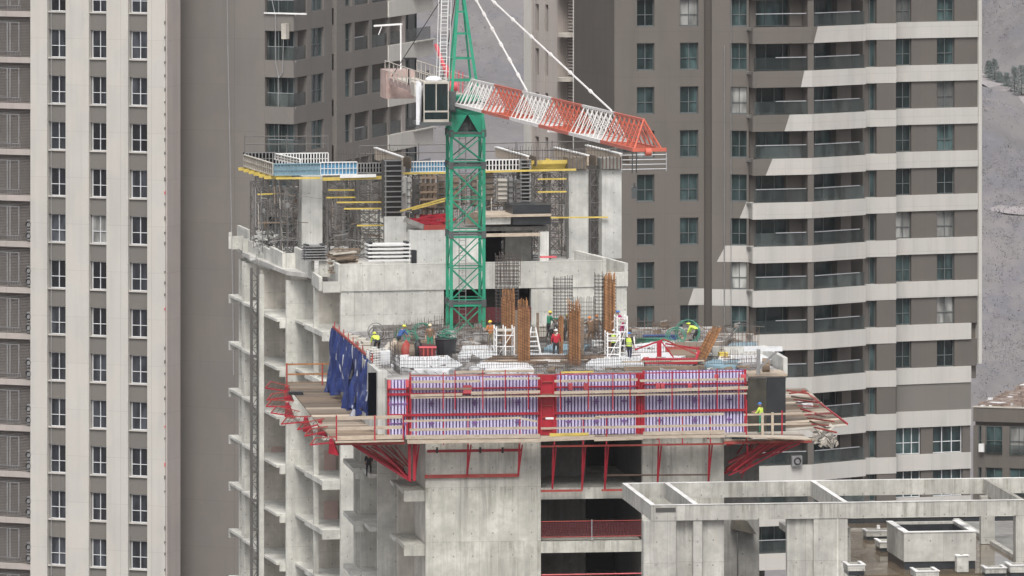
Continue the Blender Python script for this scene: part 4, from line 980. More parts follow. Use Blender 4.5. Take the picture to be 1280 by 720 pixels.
# ================================================================== the tower crane
CD = 449.0; K = Fr(582, CD, 7.4)
def kz(py, y=0): return CZ-(py-YH)*(CD+y)/F
cr = thing('tower_crane', 'green tower crane with red and white jib and small grey cab', 'tower crane', K.P(0, 0, 0))
hw = .97
zm0, zm1 = kz(425), kz(165)
def lattice(m, c0, c1, z0, z1, bays, r, style='X'):
    dz = (z1-z0)/bays
    for i in range(bays):
        za, zb = z0+i*dz, z0+(i+1)*dz
        if style == 'X' or i % 2: m.bar(c0+Vector((0,0,za)), c1+Vector((0,0,zb)), r)
        if style == 'X' or not i % 2: m.bar(c1+Vector((0,0,za)), c0+Vector((0,0,zb)), r)
        m.bar(c0+Vector((0,0,za)), c1+Vector((0,0,za)), r)
cors = [K.P(-hw, -hw, 0), K.P(hw, -hw, 0), K.P(hw, hw, 0), K.P(-hw, hw, 0)]
cuts = [40.0, kz(463), kz(377), kz(291.5), kz(205), zm1]
for i, (a, b) in enumerate(zip(cuts, cuts[1:])):
    if b-a < .5: continue
    m = MB(); w = .19
    for c in cors: m.bar(c+Vector((0,0,a+.01)), c+Vector((0,0,b-.01)), w)
    for j in range(4):
        bays = max(1, round((b-a)/2.05)); lattice(m, cors[j], cors[(j+1)%4], a+.2, b-.15, bays, .062, 'X' if j in (0, 2) else 'Z')
        m.bar(cors[j]+Vector((0,0,b-.15)), cors[(j+1)%4]+Vector((0,0,b-.15)), .12)
    s_ = m.build('mast_section', M['green'], cr)
    j_ = MB()
    for c in cors: j_.box(Fr(640,.001,0) if False else W, c.x-.14, c.x+.14, c.y-.14, c.y+.14, b-.22, b+.2)
    for q_ in range(4): j_.bar(cors[q_]+Vector((0,0,b-.0)), cors[(q_+1)%4]+Vector((0,0,b-.0)), .09, .13)
    j_.build('joint_collar', M['grey_mach'], s_)
    lad = MB(); lx = K.P(-.35, .3, 0); ly = K.P(.05, .3, 0)
    lad.bar(lx+Vector((0,0,a)), lx+Vector((0,0,b)), .05).bar(ly+Vector((0,0,a)), ly+Vector((0,0,b)), .05)
    z = a
    while z < b: lad.bar(lx+Vector((0,0,z)), ly+Vector((0,0,z)), .03); z += .3
    if i != 9: lad.build('ladder', M['gal'], s_)
# slewing unit: tapered green box with a triangular window in each side
zs0, zs1 = kz(166), kz(135)
sw = MB()
for c0, c1 in ((cors[0], cors[1]), (cors[1], cors[2]), (cors[2], cors[3]), (cors[3], cors[0])):
    n = (c1-c0).normalized(); mid = (c0+c1)/2; up = Vector((0,0,1)); th = Vector((n.y, -n.x, 0))*.12
    def quad(a, b, c, d): sw.hexa([a, b, b-th, a-th, d, c, c-th, d-th])
    A0_, B0_ = c0-n*.15+up*zs0, c1+n*.15+up*zs0; At, Bt = c0+n*.05+up*zs1, c1-n*.05+up*zs1
    apex = mid+up*(zs1-.30)
    quad(c0-n*.15+up*zs0, c0+n*.35+up*(zs0+.12), apex, At); quad(c1-n*.35+up*(zs0+.12), c1+n*.15+up*zs0, Bt, apex)
    quad(c0-n*.15+up*(zs0-.18), c1+n*.15+up*(zs0-.18), c1+n*.15+up*(zs0+.12), c0-n*.15+up*(zs0+.12))
    quad(At-up*.35+n*.1, Bt-up*.35-n*.1, Bt, At)
sw.build('slewing_tower', M['green'], cr)
m = MB().tube(K.P(0,0,zs0), K.P(0,0,zs1-.4), .42, 12).box(K, -.5, .1, -.5, .3, zs0+.1, zs0+.65).box(K, .15, .55, -.45, -.1, zs0+.2, zs0+.9); m.build('slewing_motor', M['grey_mach'], cr)
MB().tube(K.P(0,0,zs1+.01), K.P(0,0,zs1+.45), 1.15, 20).build('slewing_ring', M['grey_mach'], cr)
MB().tube(K.P(0,0,zs1+.46), K.P(0,0,zs1+.75), .95, 20).build('turntable', M['green'], cr)
# head: jib direction
phi = math.radians(10.3); JD = Vector((math.sin(phi), -math.cos(phi), 0)); JN = Vector((math.cos(phi), math.sin(phi), 0)); UP = Vector((0,0,1))
C0 = K.P(-.15, 0, 0); zj = kz(129)          # bottom chord level
def J(s, n, z): return C0+JD*s+JN*n+UP*(z+(.0158*s if s > 0 else 0))      # the jib stands a degree above level
za = kz(-37)
ap = MB(); top = J(.0, -.2, za)
feet = [J(.75, -.85, zj-.25), J(.75, .9, zj-.25), J(-1.1, -.8, zj-.25), J(-1.1, .8, zj-.25)]
for i, f in enumerate(feet): ap.bar(f, top+(f-top)*.03, .17 if i < 2 else .12)
for t in (.30, .46, .64, .80):
    q4 = [top+(f-top)*t for f in feet]
    ap.bar(q4[0], q4[1], .10).bar(q4[2], q4[3], .07).bar(q4[0], q4[2], .07).bar(q4[1], q4[3], .07)
ap.build('cathead', M['green'], cr)
# white caged ladder beside the cathead
ld = MB(); base = J(-.6, -1.15, zj+.2); tt = J(-.6, -.95, za-.6)
for dx in (-.2, .2): ld.bar(base+JN*dx, tt+JN*dx, .05)
for i in range(34):
    p = base+(tt-base)*i/33; ld.bar(p-JN*.2, p+JN*.2, .03)
for i in range(9):
    p = base+(tt-base)*i/8.5; 
    for a in range(6): 
        t0, t1 = math.pi*a/6, math.pi*(a+1)/6; ld.bar(p+JN*(.38*math.cos(t0))+JD*(-.45*math.sin(t0)), p+JN*(.38*math.cos(t1))+JD*(-.45*math.sin(t1)), .035)
for dx in (-.38, .38): ld.bar(base+JN*dx, tt+JN*dx, .03)
ld.build('caged_ladder', M['white'], cr)
# jib: six lattice sections, white and red in turn
L0, LS, JH, JW = 1.6, 9.0, 1.5, .72
for i in range(6):
    m = MB(); a, b = L0+i*LS, L0+(i+1)*LS; last = i == 5
    tb = b-1.1 if last else b; ta_ = a+(1.2 if i == 0 else 0)
    m.bar(J(ta_, 0, zj+JH), J(tb, 0, zj+JH), .12)
    for n in (-JW, JW): m.bar(J(a, n, zj), J(b, n, zj), .13, .18)
    k = 7; st = (b-a)/k
    for n in (-JW, JW):
        for q_ in range(k):
            s0 = a+q_*st; s1 = s0+st/2; s2 = s0+st; t1 = min(max(s1, ta_), tb)
            m.bar(J(s0, n, zj), J(t1, 0, zj+JH), .042).bar(J(t1, 0, zj+JH), J(s2, n, zj), .042)
    for q_ in range(k):
        s0 = a+q_*st; m.bar(J(s0, -JW, zj), J(s0, JW, zj), .05).bar(J(s0, -JW, zj), J(s0+st, JW, zj), .035)
    m.bar(J(b, -JW, zj), J(b, JW, zj), .08)
    m.build('jib_section', M['jib_white' if i % 2 == 0 else 'jib_red'], cr)
m = MB(); sb = L0+6*LS
m.bar(J(sb, -JW-.1, zj), J(sb, JW+.25, zj), .16, .18).bar(J(sb-1.1, 0, zj+JH), J(sb, -JW, zj), .08).bar(J(sb-1.1, 0, zj+JH), J(sb, JW, zj), .08).tube(J(sb+.1, -.15, zj-.12), J(sb+.1, .15, zj-.12), .2, 12)
m.build('jib_nose', M['jib_red'], cr)
for i, (s_, n) in enumerate(((11.5, 0), (28.5, 0.1))): MB().box(Seg((0,1),(1,1)) if False else W, *[c for c in (J(s_,n,0).x-.35, J(s_,n,0).x+.35, J(s_,n,0).y-.7, J(s_,n,0).y+.7)], zj+.12, zj+.5).build('jib_winch', M['white'], cr)
# trolley and hook near the tip
tr = MB(); ts_ = sb-3.6
for n in (-JW, JW): tr.bar(J(ts_-.8, n, zj-.22), J(ts_+.8, n, zj-.22), .1, .12)
tr.bar(J(ts_-.8, -JW, zj-.24), J(ts_-.8, JW, zj-.24), .08).bar(J(ts_+.8, -JW, zj-.24), J(ts_+.8, JW, zj-.24), .08)
t_ = tr.build('trolley', M['grey_mach'], cr)
hk = MB().path([J(ts_, -.1, zj-.25), J(ts_, -.12, zj-1.4)], .03, 4).path([J(ts_, .12, zj-.25), J(ts_, .1, zj-1.4)], .03, 4).box(W, J(ts_,0,0).x-.14, J(ts_,0,0).x+.14, J(ts_,0,0).y-.2, J(ts_,0,0).y+.2, zj-1.9, zj-1.35)
hk.tube(J(ts_, 0, zj-1.9), J(ts_, 0, zj-2.1), .05, 6).ring(J(ts_, 0, zj-2.25), .14, .04, JD, 10); hk.build('hook_block', M['grey_mach'], t_)
m = MB()
for n in (-.25, .25): m.tube(J(2, n, zj-.1), J(ts_, n, zj-.2), .02, 4)
m.build('trolley_rope', M['gal'], cr)
# jib ties
for s_ in (L0+2.15*LS, L0+4.9*LS):
    m = MB(); a = top; b = J(s_, 0, zj+JH+.1)
    m.tube(a, b, .055, 6)
    for i in range(1, 8):
        p = a+(b-a)*i/8; d = (b-a).normalized(); m.tube(p-d*.25, p+d*.25, .10, 6)
    m.build('tie_bar', M['jib_white'], cr)
# counter-jib
def Cj(s, n, z): return J(-s, n, z)
cl = 24.0; m = MB()
for n in (-.75, .75): m.bar(Cj(.8, n, zj+.1), Cj(cl, n, zj+.1), .16, .38)
for i in range(12): m.bar(Cj(1+i*2, -.75, zj+.1), Cj(1+i*2, .75, zj+.1), .1, .2).bar(Cj(1+i*2, -.75, zj), Cj(3+i*2 if i < 11 else cl, .75, zj), .07)
m.build('counter_jib', M['pink_metal'], cr)
MB().hexa([Cj(1,-.7,zj+.3), Cj(cl-3,-.7,zj+.3), Cj(cl-3,.7,zj+.3), Cj(1,.7,zj+.3), Cj(1,-.7,zj+.34), Cj(cl-3,-.7,zj+.34), Cj(cl-3,.7,zj+.34), Cj(1,.7,zj+.34)]).build('walkway', M['sack'], cr)
for n in (-1.0, 1.0):
    m = MB()
    for i in range(14): m.tube(Cj(1.5+i*1.6, n, zj+.2), Cj(1.5+i*1.6, n, zj+1.35), .03, 4)
    for zz in (.75, 1.32): m.tube(Cj(1.5, n, zj+zz), Cj(22.3, n, zj+zz), .03, 4)
    m.build('guard_rail', M['sack'], cr)
for i in range(3):
    s_ = cl-.2-i*.75
    MB().hexa([Cj(s_-.62,-1.05,zj-1.0), Cj(s_,-1.05,zj-1.0), Cj(s_,.75,zj-1.0), Cj(s_-.62,.75,zj-1.0), Cj(s_-.62,-1.05,zj+.75), Cj(s_,-1.05,zj+.75), Cj(s_,.75,zj+.75), Cj(s_-.62,.75,zj+.75)]).build('counterweight', M['pink_metal'], cr)
MB().bar(Cj(cl-1, .1, zj+.7), Cj(cl-1, .1, zj+3.6), .08).bar(Cj(cl-1, .2, zj+3.55), Cj(cl-1, -1.6, zj+3.45), .08, .11).bar(Cj(cl-1,-1.1,zj+3.4), Cj(cl-1,-1.3,zj+2.9), .05).build('davit', M['white'], cr)
m = MB(); q = random.Random(3)
m.tube(Cj(5, -.5, zj+.7), Cj(5, .5, zj+.7), .28, 14).tube(Cj(6.5, -.4, zj+.65), Cj(6.5, .3, zj+.65), .2, 12).box(W, Cj(5.8,0,0).x-.6, Cj(5.8,0,0).x+.6, Cj(5.8,0,0).y-.5, Cj(5.8,0,0).y+.5, zj+.36, zj+.5)
for i in range(4): m.bar(Cj(4.2+i*1.4, .72, zj+.3), Cj(4.2+i*1.4, .72, zj+1.6), .06)
m.bar(Cj(6.5, .2, zj+1.2), Cj(7.5, -.35, zj+3.1), .18, .14).bar(Cj(6, .3, zj+.8), Cj(6.4, .1, zj+1.9), .14)
m.build('hoist_winch', M['winch_red'], cr)
m = MB().tube(top, Cj(cl-2.5, -.7, zj+.4), .03, 5).tube(top, Cj(11, .6, zj+.4), .03, 5); m.tube(Cj(14,-.9,zj+.3), Cj(14,-.9,zj+1.9), .05, 5).bar(Cj(14,-1.2,zj+1.9), Cj(14,-.5,zj+1.9), .12)
m.build('counter_tie', M['black'], cr)
m = MB().box(K, -3.0, -1.0, .6, 2.2, zj+.4, zj+1.2); m.build('electric_cabinet', M['sack'], cr)
# cab hung in front of the mast, left side
def kx(px, y): return K.hx(px, y)
cy0, cy1 = -2.1, -.3; cx0, cx1 = kx(529.5, cy0), kx(561, cy0); cz0, cz1 = kz(149, cy0), kz(104.5, cy0)
cb = MB()
t = .06
for x in (cx0, cx1-t):
    for y in (cy0, cy1-t): cb.box(K, x, x+t, y, y+t, cz0, cz1)
cb.box(K, cx0, cx1, cy0, cy1, cz1+.002, cz1+.12).box(K, cx0+t, cx1-t, cy0, cy0+t, cz0+.42, cz0+.52).box(K, cx0, cx1, cy0, cy1, cz0-.15, cz0-.002)
cb.box(K, cx0+t, cx1-t, cy1-t, cy1-.02, cz0+.01, cz1-.01)
cab = cb.box(K, (cx0+cx1)/2-.03, (cx0+cx1)/2+.03, cy0, cy0+.05, cz0+.53, cz1-.01).build('cab', M['pink_metal' if False else 'sack'], cr)
MB().box(K, cx0+t, cx1-t, cy0+.02, cy0+.05, cz0+.01, cz1-.01).box(K, cx0+.02, cx0+.05, cy0+t, cy1-t, cz0+.01, cz1-.01).box(K, cx1-.05, cx1-.02, cy0+t, cy1-t, cz0+.01, cz1-.01).build('cab_glass', M['glass_r'], cab)
MB().sphere(K.P((cx0+cx1)/2-.05, (cy0+cy1)/2, cz1+.2), .5, .5, .22, 14, 8).build('roof_cover', M['white_sheet'], cab)
MB().box(K, cx0-.4, cx1+.15, cy0-.1, cy1+.3, cz0-.36, cz0-.153).build('cab_platform', M['grey_mach'], cab)
MB().box(K, cx1+.02, cx1+.5, -1.5, -.5, cz0+.4, cz1-.5).tube(K.P(cx1+.3,-1.6,cz0+.8), K.P(cx1+.3,-.6,cz0+.8), .3, 12).build('slewing_cabinet', M['grey_mach'], cr)
m = MB(); q = random.Random(5)
for i in range(10):
    x = cx0-.35+.03*i; m.bar(K.P(x, cy0-.05+.15*i, cz0-.3), K.P(x+.1*math.sin(i*1.3), cy0+.15*i, cz1-.1+.2*math.sin(i)), .2, .12)
m.build('sheet_curtain', M['white_sheet'], cab)
# ================================================================== B: the near core with the red climbing formwork
B = Fr(532, 419, 7.4); ZB = 63.56; ZP = 60.42
def bx(px, y=0.0): return B.hx(px, y)
def bz(py, px, y=0.0): return B.hz(px, py, y)
def PB(px, y, py): return B.P(bx(px, y), y, bz(py, px, y))
def DK(px, py, z=ZB): x, y = B.onz(px, py, z); return B.P(x, y, z)     # a point on the deck seen at this pixel
def dk(px, py, z=ZB): return B.onz(px, py, z)
tb = thing('core_tower', 'stained concrete tower core under the red and purple formwork', 'building under construction', B.P(6, 0, 0))
MB().box(B, 0, bx(676), 0, .45, 0, ZP-.1).build('front_wall', M['conc_b'], tb)
MB().box(B, bx(803), bx(905), 0, .45, 0, ZP-.1).build('front_wall', M['conc_b'], tb)
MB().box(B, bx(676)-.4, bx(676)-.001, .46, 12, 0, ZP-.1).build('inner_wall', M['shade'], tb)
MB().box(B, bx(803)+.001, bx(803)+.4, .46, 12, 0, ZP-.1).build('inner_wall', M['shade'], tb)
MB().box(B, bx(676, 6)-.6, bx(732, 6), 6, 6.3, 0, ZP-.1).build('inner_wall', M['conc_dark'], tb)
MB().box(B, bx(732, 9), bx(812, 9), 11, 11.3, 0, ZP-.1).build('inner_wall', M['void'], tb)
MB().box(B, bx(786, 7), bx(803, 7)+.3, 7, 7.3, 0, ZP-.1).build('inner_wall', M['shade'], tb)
MB().box(B, bx(905)-.4, bx(905)-.001, .46, 14, 0, ZP-.1).build('side_wall', M['conc_b'], tb)
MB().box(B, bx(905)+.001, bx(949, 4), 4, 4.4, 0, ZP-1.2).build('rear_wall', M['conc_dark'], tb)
zs = [bz(610, 700), bz(677, 700)]; zs += [zs[1]-3*i for i in range(1, 6)]
for i, z in enumerate(zs):
    MB().box(B, bx(676)+.01, bx(803)-.01, .02, 10.9, z-.62, z-.0).build('floor_slab', M['conc_b'], tb)
# left side: cross walls stepping back, and slab ledges
wl = [(497, 533, 6.0, 'conc_in'), (472, 498, 8.5, 'conc_a'), (451, 473, 15.0, 'conc_a'), (442.5, 452, 17.5, 'conc_a')]
for a, b, y, mt_ in wl:
    xa = bx(a, y); MB().box(B, xa, bx(b, y)+1.8, y, y+.3, 0, ZP-.15-.003*y).build('shear_wall', M[mt_], tb)
for px, y0, y1 in ((532, .46, 5.99), (497, 6.31, 8.49), (472, 8.81, 14.9), (451, 15.31, 17.4)):
    xx = bx(px, y0)+(1.3 if px < 532 else .0); MB().box(B, xx, xx+.25, y0, y1, 0, ZP-.16).build('side_wall', M['conc_in'], tb)
for k in range(-0, 6):
    z = bz(614, 515)-3.0*k
    x0 = bx(505, .3)
    MB().box(B, x0, -.01, .3, 5.98, z-.22, z).box(B, x0, -.01, .28, .5, z-.60, z-.223).build('floor_slab', M['conc_b'], tb)
    MB().box(B, bx(488, 5.8), x0-.01, 4.2, 5.98, z-.22, z-.004).build('floor_slab', M['conc_a'], tb)
    x1_ = bx(470, 9.3); z2 = z
    MB().box(B, x1_-.4, bx(497, 6.3)-.01+1.2, 8.9, 14.95, z-.24, z).build('floor_slab', M['conc_a'], tb)
    MB().box(B, x1_-1.0, x1_-.41, 12, 17.3, z-.24, z).box(B, x1_-.9, x1_-.43, 11.9, 12.1, z-.6, z-.243).build('floor_slab', M['conc_a'], tb)
# stain runs and sloping rusty ledge on the left front wall
MB().box(B, bx(530.5), bx(648), -.16, -.003, bz(596.5, 600), bz(592.5, 600)).build('bearing_ledge', M['red_dirty'], tb)
# upper storey being cast: deck slab and visible walls
xl = bx(484); xr_ = bx(983)
deckp = [B.P(xl,.05,0), B.P(xr_,.05,0), B.P(xr_,24,0), B.P(bx(900,27),30,0), B.P(xl,30,0)]
MB().prism([(p.x,p.y) for p in deckp], ZB-.35, ZB).build('deck_slab', M['deck'], tb)
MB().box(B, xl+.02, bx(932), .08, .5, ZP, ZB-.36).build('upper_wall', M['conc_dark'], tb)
MB().box(B, xl+.02, xl+.4, .51, 29, ZP-.2, ZB-.36).build('upper_wall', M['conc_new'], tb)
MB().box(B, xr_-.4, xr_, 2, 23, ZP-.2, ZB-.36).build('upper_wall', M['conc_new'], tb)
MB().box(B, bx(472,1.2), bx(484,1.2), 1.2, 1.5, ZP-.2, ZB+.35).box(B, bx(472,1.2), bx(472,1.2)+.25, 1.51, 9, ZP-.2, ZB+.35).build('upper_wall', M['conc_new'], tb)
MB().box(B, bx(905,5), xr_+.4, 9, 9.4, ZB, ZB+.75).box(B, xr_+.15, xr_+.4, 2, 8.99, ZB-.2, ZB+.75).build('edge_upstand', M['conc_new'], tb)
MB().box(B, bx(470,28), bx(556,28), 29.4, 29.7, ZB-3, ZB+.35).build('edge_upstand', M['conc_dark'], tb)
# red mesh barrier across one storey opening, and lower rail
br = thing('red_barrier', 'dark red mesh barrier across the storey opening under the formwork', 'barrier', B.P(bx(740), .1, bz(672, 740)))
z0, z1 = bz(671, 740), bz(651.5, 740)
m = MB(); 
for i in range(64):
    x = bx(677.5)+(bx(801.5)-bx(677.5))*i/63; m.box(B, x-.024, x+.024, .12, .14, z0, z1)
m.build('mesh_bars', M['rednet'], br)
m = MB()
for i in range(9): m.box(B, bx(677), bx(802), .15, .165, z0+(z1-z0)*(i+.5)/9-.012, z0+(z1-z0)*(i+.5)/9+.012)
m.build('netting', M['rednet'], br)
for zz in (z0, z1): MB().tube(B.P(bx(677), .1, zz), B.P(bx(802), .1, zz), .028, 6).build('rail', M['red_dirty'], br)
MB().tube(B.P(bx(740), .05, z0-.2), B.P(bx(740), .05, z1+.1), .03, 6).build('post', M['rail'], br)
zz = bz(718, 740); o = MB().tube(B.P(bx(677), .1, zz), B.P(bx(802), .1, zz), .04, 6).build('guard_rail', M['winch_red']); tag(o, 'single red rail across the lowest storey opening', 'guard rail')
o = MB().tube(B.P(bx(752), -.5, bz(593, 752)), B.P(bx(886), -.5, bz(592, 886)), .05, 6).build('steel_tube', M['rust']); tag(o, 'long rusty tube slung across the front below the working platform', 'steel tube')

# ------------------------------------------------------------------ formwork panels on the front
FG = 'purple wall formwork panels with lavender battens'
zf0, zf1 = bz(545, 600, -.3), bz(470.5, 600, -.3)
def panel(pa, pb, label, z1=None, z0=None, wal=(485, 491.5, 517.5)):
    z1 = z1 or zf1; z0 = z0 or zf0; y = -.30; xa, xb = bx(pa, y), bx(pb, y)
    t = thing('wall_formwork', label, 'formwork', B.P(xa, y, z0), FG)
    MB().box(B, xa, xb, y+.16, y+.20, z0, z1).build('face_sheet', M['purple'], t)
    m = MB(); n = max(3, round((xb-xa)/.186)); q = random.Random(int(pa))
    for i in range(n):
        x = xa+(xb-xa)*(i+.5)/n; m.box(B, x-.052, x+.052, y, y+.155, z0+q.uniform(0,.05), z1-q.uniform(0,.06))
    m.build('batten', M['lav'], t)
    for k, py in enumerate(wal):
        zz = bz(py, 600, y); h = .035 if k == 0 else .065
        MB().box(B, xa-.05, xb+.05, y-.14, y-.003, zz-h, zz+h).build('waling', M['red'], t)
    for i in range(3):
        x = xa+(xb-xa)*(i+.5)/3
        for py in (503.5, 528):
            zz = bz(py, 600, y); m = MB().box(B, x-.16, x+.16, y-.05, y-.003, zz-.03, zz+.03).box(B, x-.03, x+.03, y-.055, y-.006, zz-.16, zz+.16); m.build('tie_plate', M['purple'], t)
    for x in (xa+.05, xb-.05): MB().box(B, x-.06, x+.06, y-.03, y+.15, z0, z1+.02).build('end_stile', M['red'], t)
    return t
panel(484.5, 510, 'narrow formwork panel with red corner plates at the left end', zf1-.15)
panel(512, 674.5, 'wide formwork panel left of the broad red steel column')
panel(693.5, 797, 'formwork panel between the broad and the slim red steel columns')
panel(803.5, 932.5, 'formwork panel right of the slim red steel column', zf1+.18, None, (483, 490, 516.5))
def redcol(pa, pb, label):
    y = -.42; t = thing('steel_column', label, 'steel column', B.P(bx(pa,y), y, zf0), 'red steel columns in the formwork front')
    MB().box(B, bx(pa,y), bx(pb,y), y+.02, y+.3, zf0, zf1+.05).build('web', M['red'], t)
    MB().box(B, bx(pa,y), bx(pa,y)+.1, y-.08, y+.017, zf0, zf1+.05).build('flange', M['red'], t); MB().box(B, bx(pb,y)-.1, bx(pb,y), y-.08, y+.017, zf0, zf1+.05).build('flange', M['red'], t)
    for i in range(5):
        z = zf0+(zf1-zf0)*(i+.5)/5; MB().box(B, bx(pa,y)+.101, bx(pb,y)-.101, y-.06, y+.015, z-.03, z+.03).build('stiffener', M['red_dirty'], t)
redcol(675.3, 692.7, 'broad bright red steel column in the middle of the formwork'); redcol(797.6, 803, 'slim red steel column right of the centre of the formwork')
for a, b, c, d, l in [(579, 589.5, 481.5, 492, 'bright red square plate on the left half of the formwork'), (485, 488.5, 475, 485, 'small red corner plate at the far left end of the formwork'), (507, 511, 475, 484, 'small red corner plate where the narrow panel meets the wide one'),
                   (926, 932, 468, 473, 'red corner plate at the top right end of the formwork'), (893, 898, 468, 474, 'red plate near the top right of the formwork')]:
    o = MB().box(B, bx(a,-.7), bx(b,-.7), -.72, -.66, bz(d,a,-.7), bz(c,a,-.7)).build('steel_plate', M['winch_red']); tag(o, l, 'steel plate')
# dark film faced return panels
for (a, b, y, pt, pb_, m_, l) in [(935, 958, .02, 473, 541, 'board_brown', 'olive brown film faced panel right of the purple formwork'), (958.3, 982, .03, 472, 540, 'board_black', 'dark film faced panel at the right corner of the core')]:
    o = MB().box(B, bx(a,y), bx(b,y), y, y+.15, bz(pb_,a,y), bz(pt,a,y)).build('dark_board', M[m_]); tag(o, l, 'formwork panel')
o = MB().box(B, bx(935), xr_+.05, -.05, 2.3, ZB-.08, ZB+.06).build('capping_boards', M['plank']); tag(o, 'pale boards capping the dark corner panels', 'board')
o = MB().box(B, bx(460.5,1.8), bx(472,1.8), 1.8, 1.95, bz(521,465,1.8), bz(466,465,1.8)).build('dark_board', M['void']); tag(o, 'near black sheet standing in for the dark opening between the blue tarpaulins and the pale wall', 'formwork panel')  # black sheet paints in the dark of the opening

# ------------------------------------------------------------------ working platforms
def boards(t, corners, n, mats, z, along=True, th=.06, seed=1, name='deck_board', gap=.045):
    """plank deck between four plan corners a,b (near) c,d (far)"""
    a, b, c, d = [Vector((*p, 0)) for p in corners]; q = random.Random(seed); m = MB()
    for i in range(n):
        s0, s1 = i/n+gap/2/n*3, (i+1)/n-gap/2/n*3; dz = q.uniform(0, .02)
        p = [a+(b-a)*s0, a+(b-a)*s1, d+(c-d)*s1, d+(c-d)*s0] if along else [a+(d-a)*s0, b+(c-b)*s0, b+(c-b)*s1, a+(d-a)*s1]
        m.mat(q.randrange(len(mats))).hexa([B.P(v.x, v.y, z-th) for v in p]+[B.P(v.x, v.y, z+dz) for v in p])
    return m.build(name, [M[x] for x in mats], t)
# front platform
fp = thing('working_platform', 'long plank working platform along the foot of the front formwork', 'platform', B.P(bx(700), -1.5, ZP-.2), 'working platforms round the core')
yF, yK = -1.75, -.55
boards(fp, [(bx(510,yF), yF), (bx(906,yF), yF), (bx(906,yF), yK), (bx(510,yF), yK)], 6, ['plank', 'ply', 'timber_dark'], ZP, False)
def redpost(t, px, y, pt, pb, w=.07, mat='red', name='post'): return MB().box(B, bx(px,y)-w/2, bx(px,y)+w/2, y-w/2, y+w/2, bz(pb,px,y), bz(pt,px,y)).build(name, M[mat], t)
# toe boards, guard planks: [px a, px b, py a, py b, height px, material, label suffix]
def planks(t, lst, y):
    for a, b, ya, yb, h, mt_ in lst:
        z0, z1 = bz(ya, a, y), bz(yb, b, y); hh = h*(CZ-60)/980/2.0
        MB().hexa([B.P(bx(a,y),y,z0-hh), B.P(bx(b,y),y,z1-hh), B.P(bx(b,y),y+.05,z1-hh), B.P(bx(a,y),y+.05,z0-hh), B.P(bx(a,y),y,z0+hh), B.P(bx(b,y),y,z1+hh), B.P(bx(b,y),y+.05,z1+hh), B.P(bx(a,y),y+.05,z0+hh)]).build('guard_plank', M[mt_], t)
planks(fp, [(507, 675, 546.5, 545, 5, 'plank'), (509, 676, 552.5, 550.5, 4.5, 'plank'), (676, 743, 549, 546.5, 6, 'plank'), (687, 736, 543.8, 542.8, 4, 'yellow'), (743, 804, 549, 547, 5, 'plank'), (804, 906, 542, 539.5, 4.5, 'plank'), (804, 906, 546.6, 545, 3.5, 'plank')], yF-.06)
planks(fp, [(505, 600, 526.5, 524.5, 2.6, 'plank'), (596, 651, 524.3, 522.3, 2.6, 'plank'), (651, 672, 523, 526.8, 2.6, 'plank'), (682, 692, 523, 523, 2.4, 'white'), (695, 750, 523.5, 522.8, 2.4, 'plank'), (744, 905, 521.5, 517.5, 3, 'plank'),
            (512, 672, 537.3, 534.8, 3.2, 'plank'), (676, 742, 535.6, 534, 2.4, 'plank'), (742, 935, 534.5, 531, 3.2, 'plank')], yF-.06)
for px in (520, 554.5, 585, 650, 693, 729, 758, 824, 853, 888): redpost(fp, px, yF, 521, 556, .06)
# hanging red legs below the platform
for px, pb_ in ((519, 594), (584, 594), (648, 594), (690.5, 611), (727.5, 612), (756, 612), (822, 604), (885.5, 603)):
    y = -1.2; a = B.P(bx(px+1.2,y), y, bz(556,px,y)); b = B.P(bx(px,-.35), -.35, bz(pb_,px,-.35))
    MB().bar(a, b, .1).bar(a+B.u*.16, b+Vector((0,0,.05)), .07).build('hanger_leg', M['red'], fp)
    MB().bar(B.P(bx(px,yF), yF, ZP-.12), B.P(bx(px,yF), -.05, ZP-.12), .1, .14).build('bearer', M['red'], fp)
for a, b, py in ((676, 728, 613.5), (752, 800, 612.5)):
    MB().box(B, bx(a,-.35), bx(b,-.35), -.42, -.3, bz(py+1.5,a,-.35), bz(py-1,a,-.35)).build('foot_channel', M['red_dirty'], fp)
MB().box(B, bx(534,-.3), bx(651,-.3), -.34, -.22, bz(565,590,-.3), bz(561.7,590,-.3)).build('tie_rail', M['red'], fp)
MB().box(B, bx(676,-1.5), bx(905,-1.5), -1.55, -1.45, bz(557.5,790,-1.5), bz(555.3,790,-1.5)).build('tie_rail', M['red_dirty'], fp)
for px in (545, 599, 627): MB().box(B, bx(px,-.36), bx(px+2.5,-.36), -.38, -.345, bz(566.5,px,-.36), bz(559,px,-.36)).build('clamp', M['black'], fp)
for px in (510, 516): MB().box(B, bx(px,-.9), bx(px+3.6,-.9), -.95, -.8, bz(601,px,-.9), bz(553,px,-.9)).build('leg', M['red'], fp)
# upper narrow gangway fixed to the formwork
up = thing('upper_gangway', 'narrow upper gangway of pale planks and red posts across the formwork', 'platform', B.P(bx(700), -1, bz(495,700,-1)), 'working platforms round the core')
planks(up, [(512, 578, 494.5, 493, 3, 'plank'), (589, 675, 491.5, 489.8, 3.6, 'plank'), (693, 797, 491, 488.8, 3.6, 'plank'), (797, 935, 489, 484.5, 3.8, 'plank'),
            (514, 600, 477.5, 476.3, 3.2, 'plank'), (516, 590, 486.3, 486, 2.4, 'timber_dark'), (604, 675, 474, 472.8, 2.8, 'sack'), (693, 797, 476.5, 474.5, 3, 'plank'), (800, 930, 476, 474, 3, 'plank'), (569, 668, 465, 463.3, 2.6, 'plank'), (701, 742, 465.5, 464.5, 2, 'yellow')], -1.02)
boards(up, [(bx(513,-1), -1), (bx(934,-1), -1), (bx(934,-1), -.5), (bx(513,-1), -.5)], 3, ['plank', 'ply'], bz(494.5, 700, -1), False)
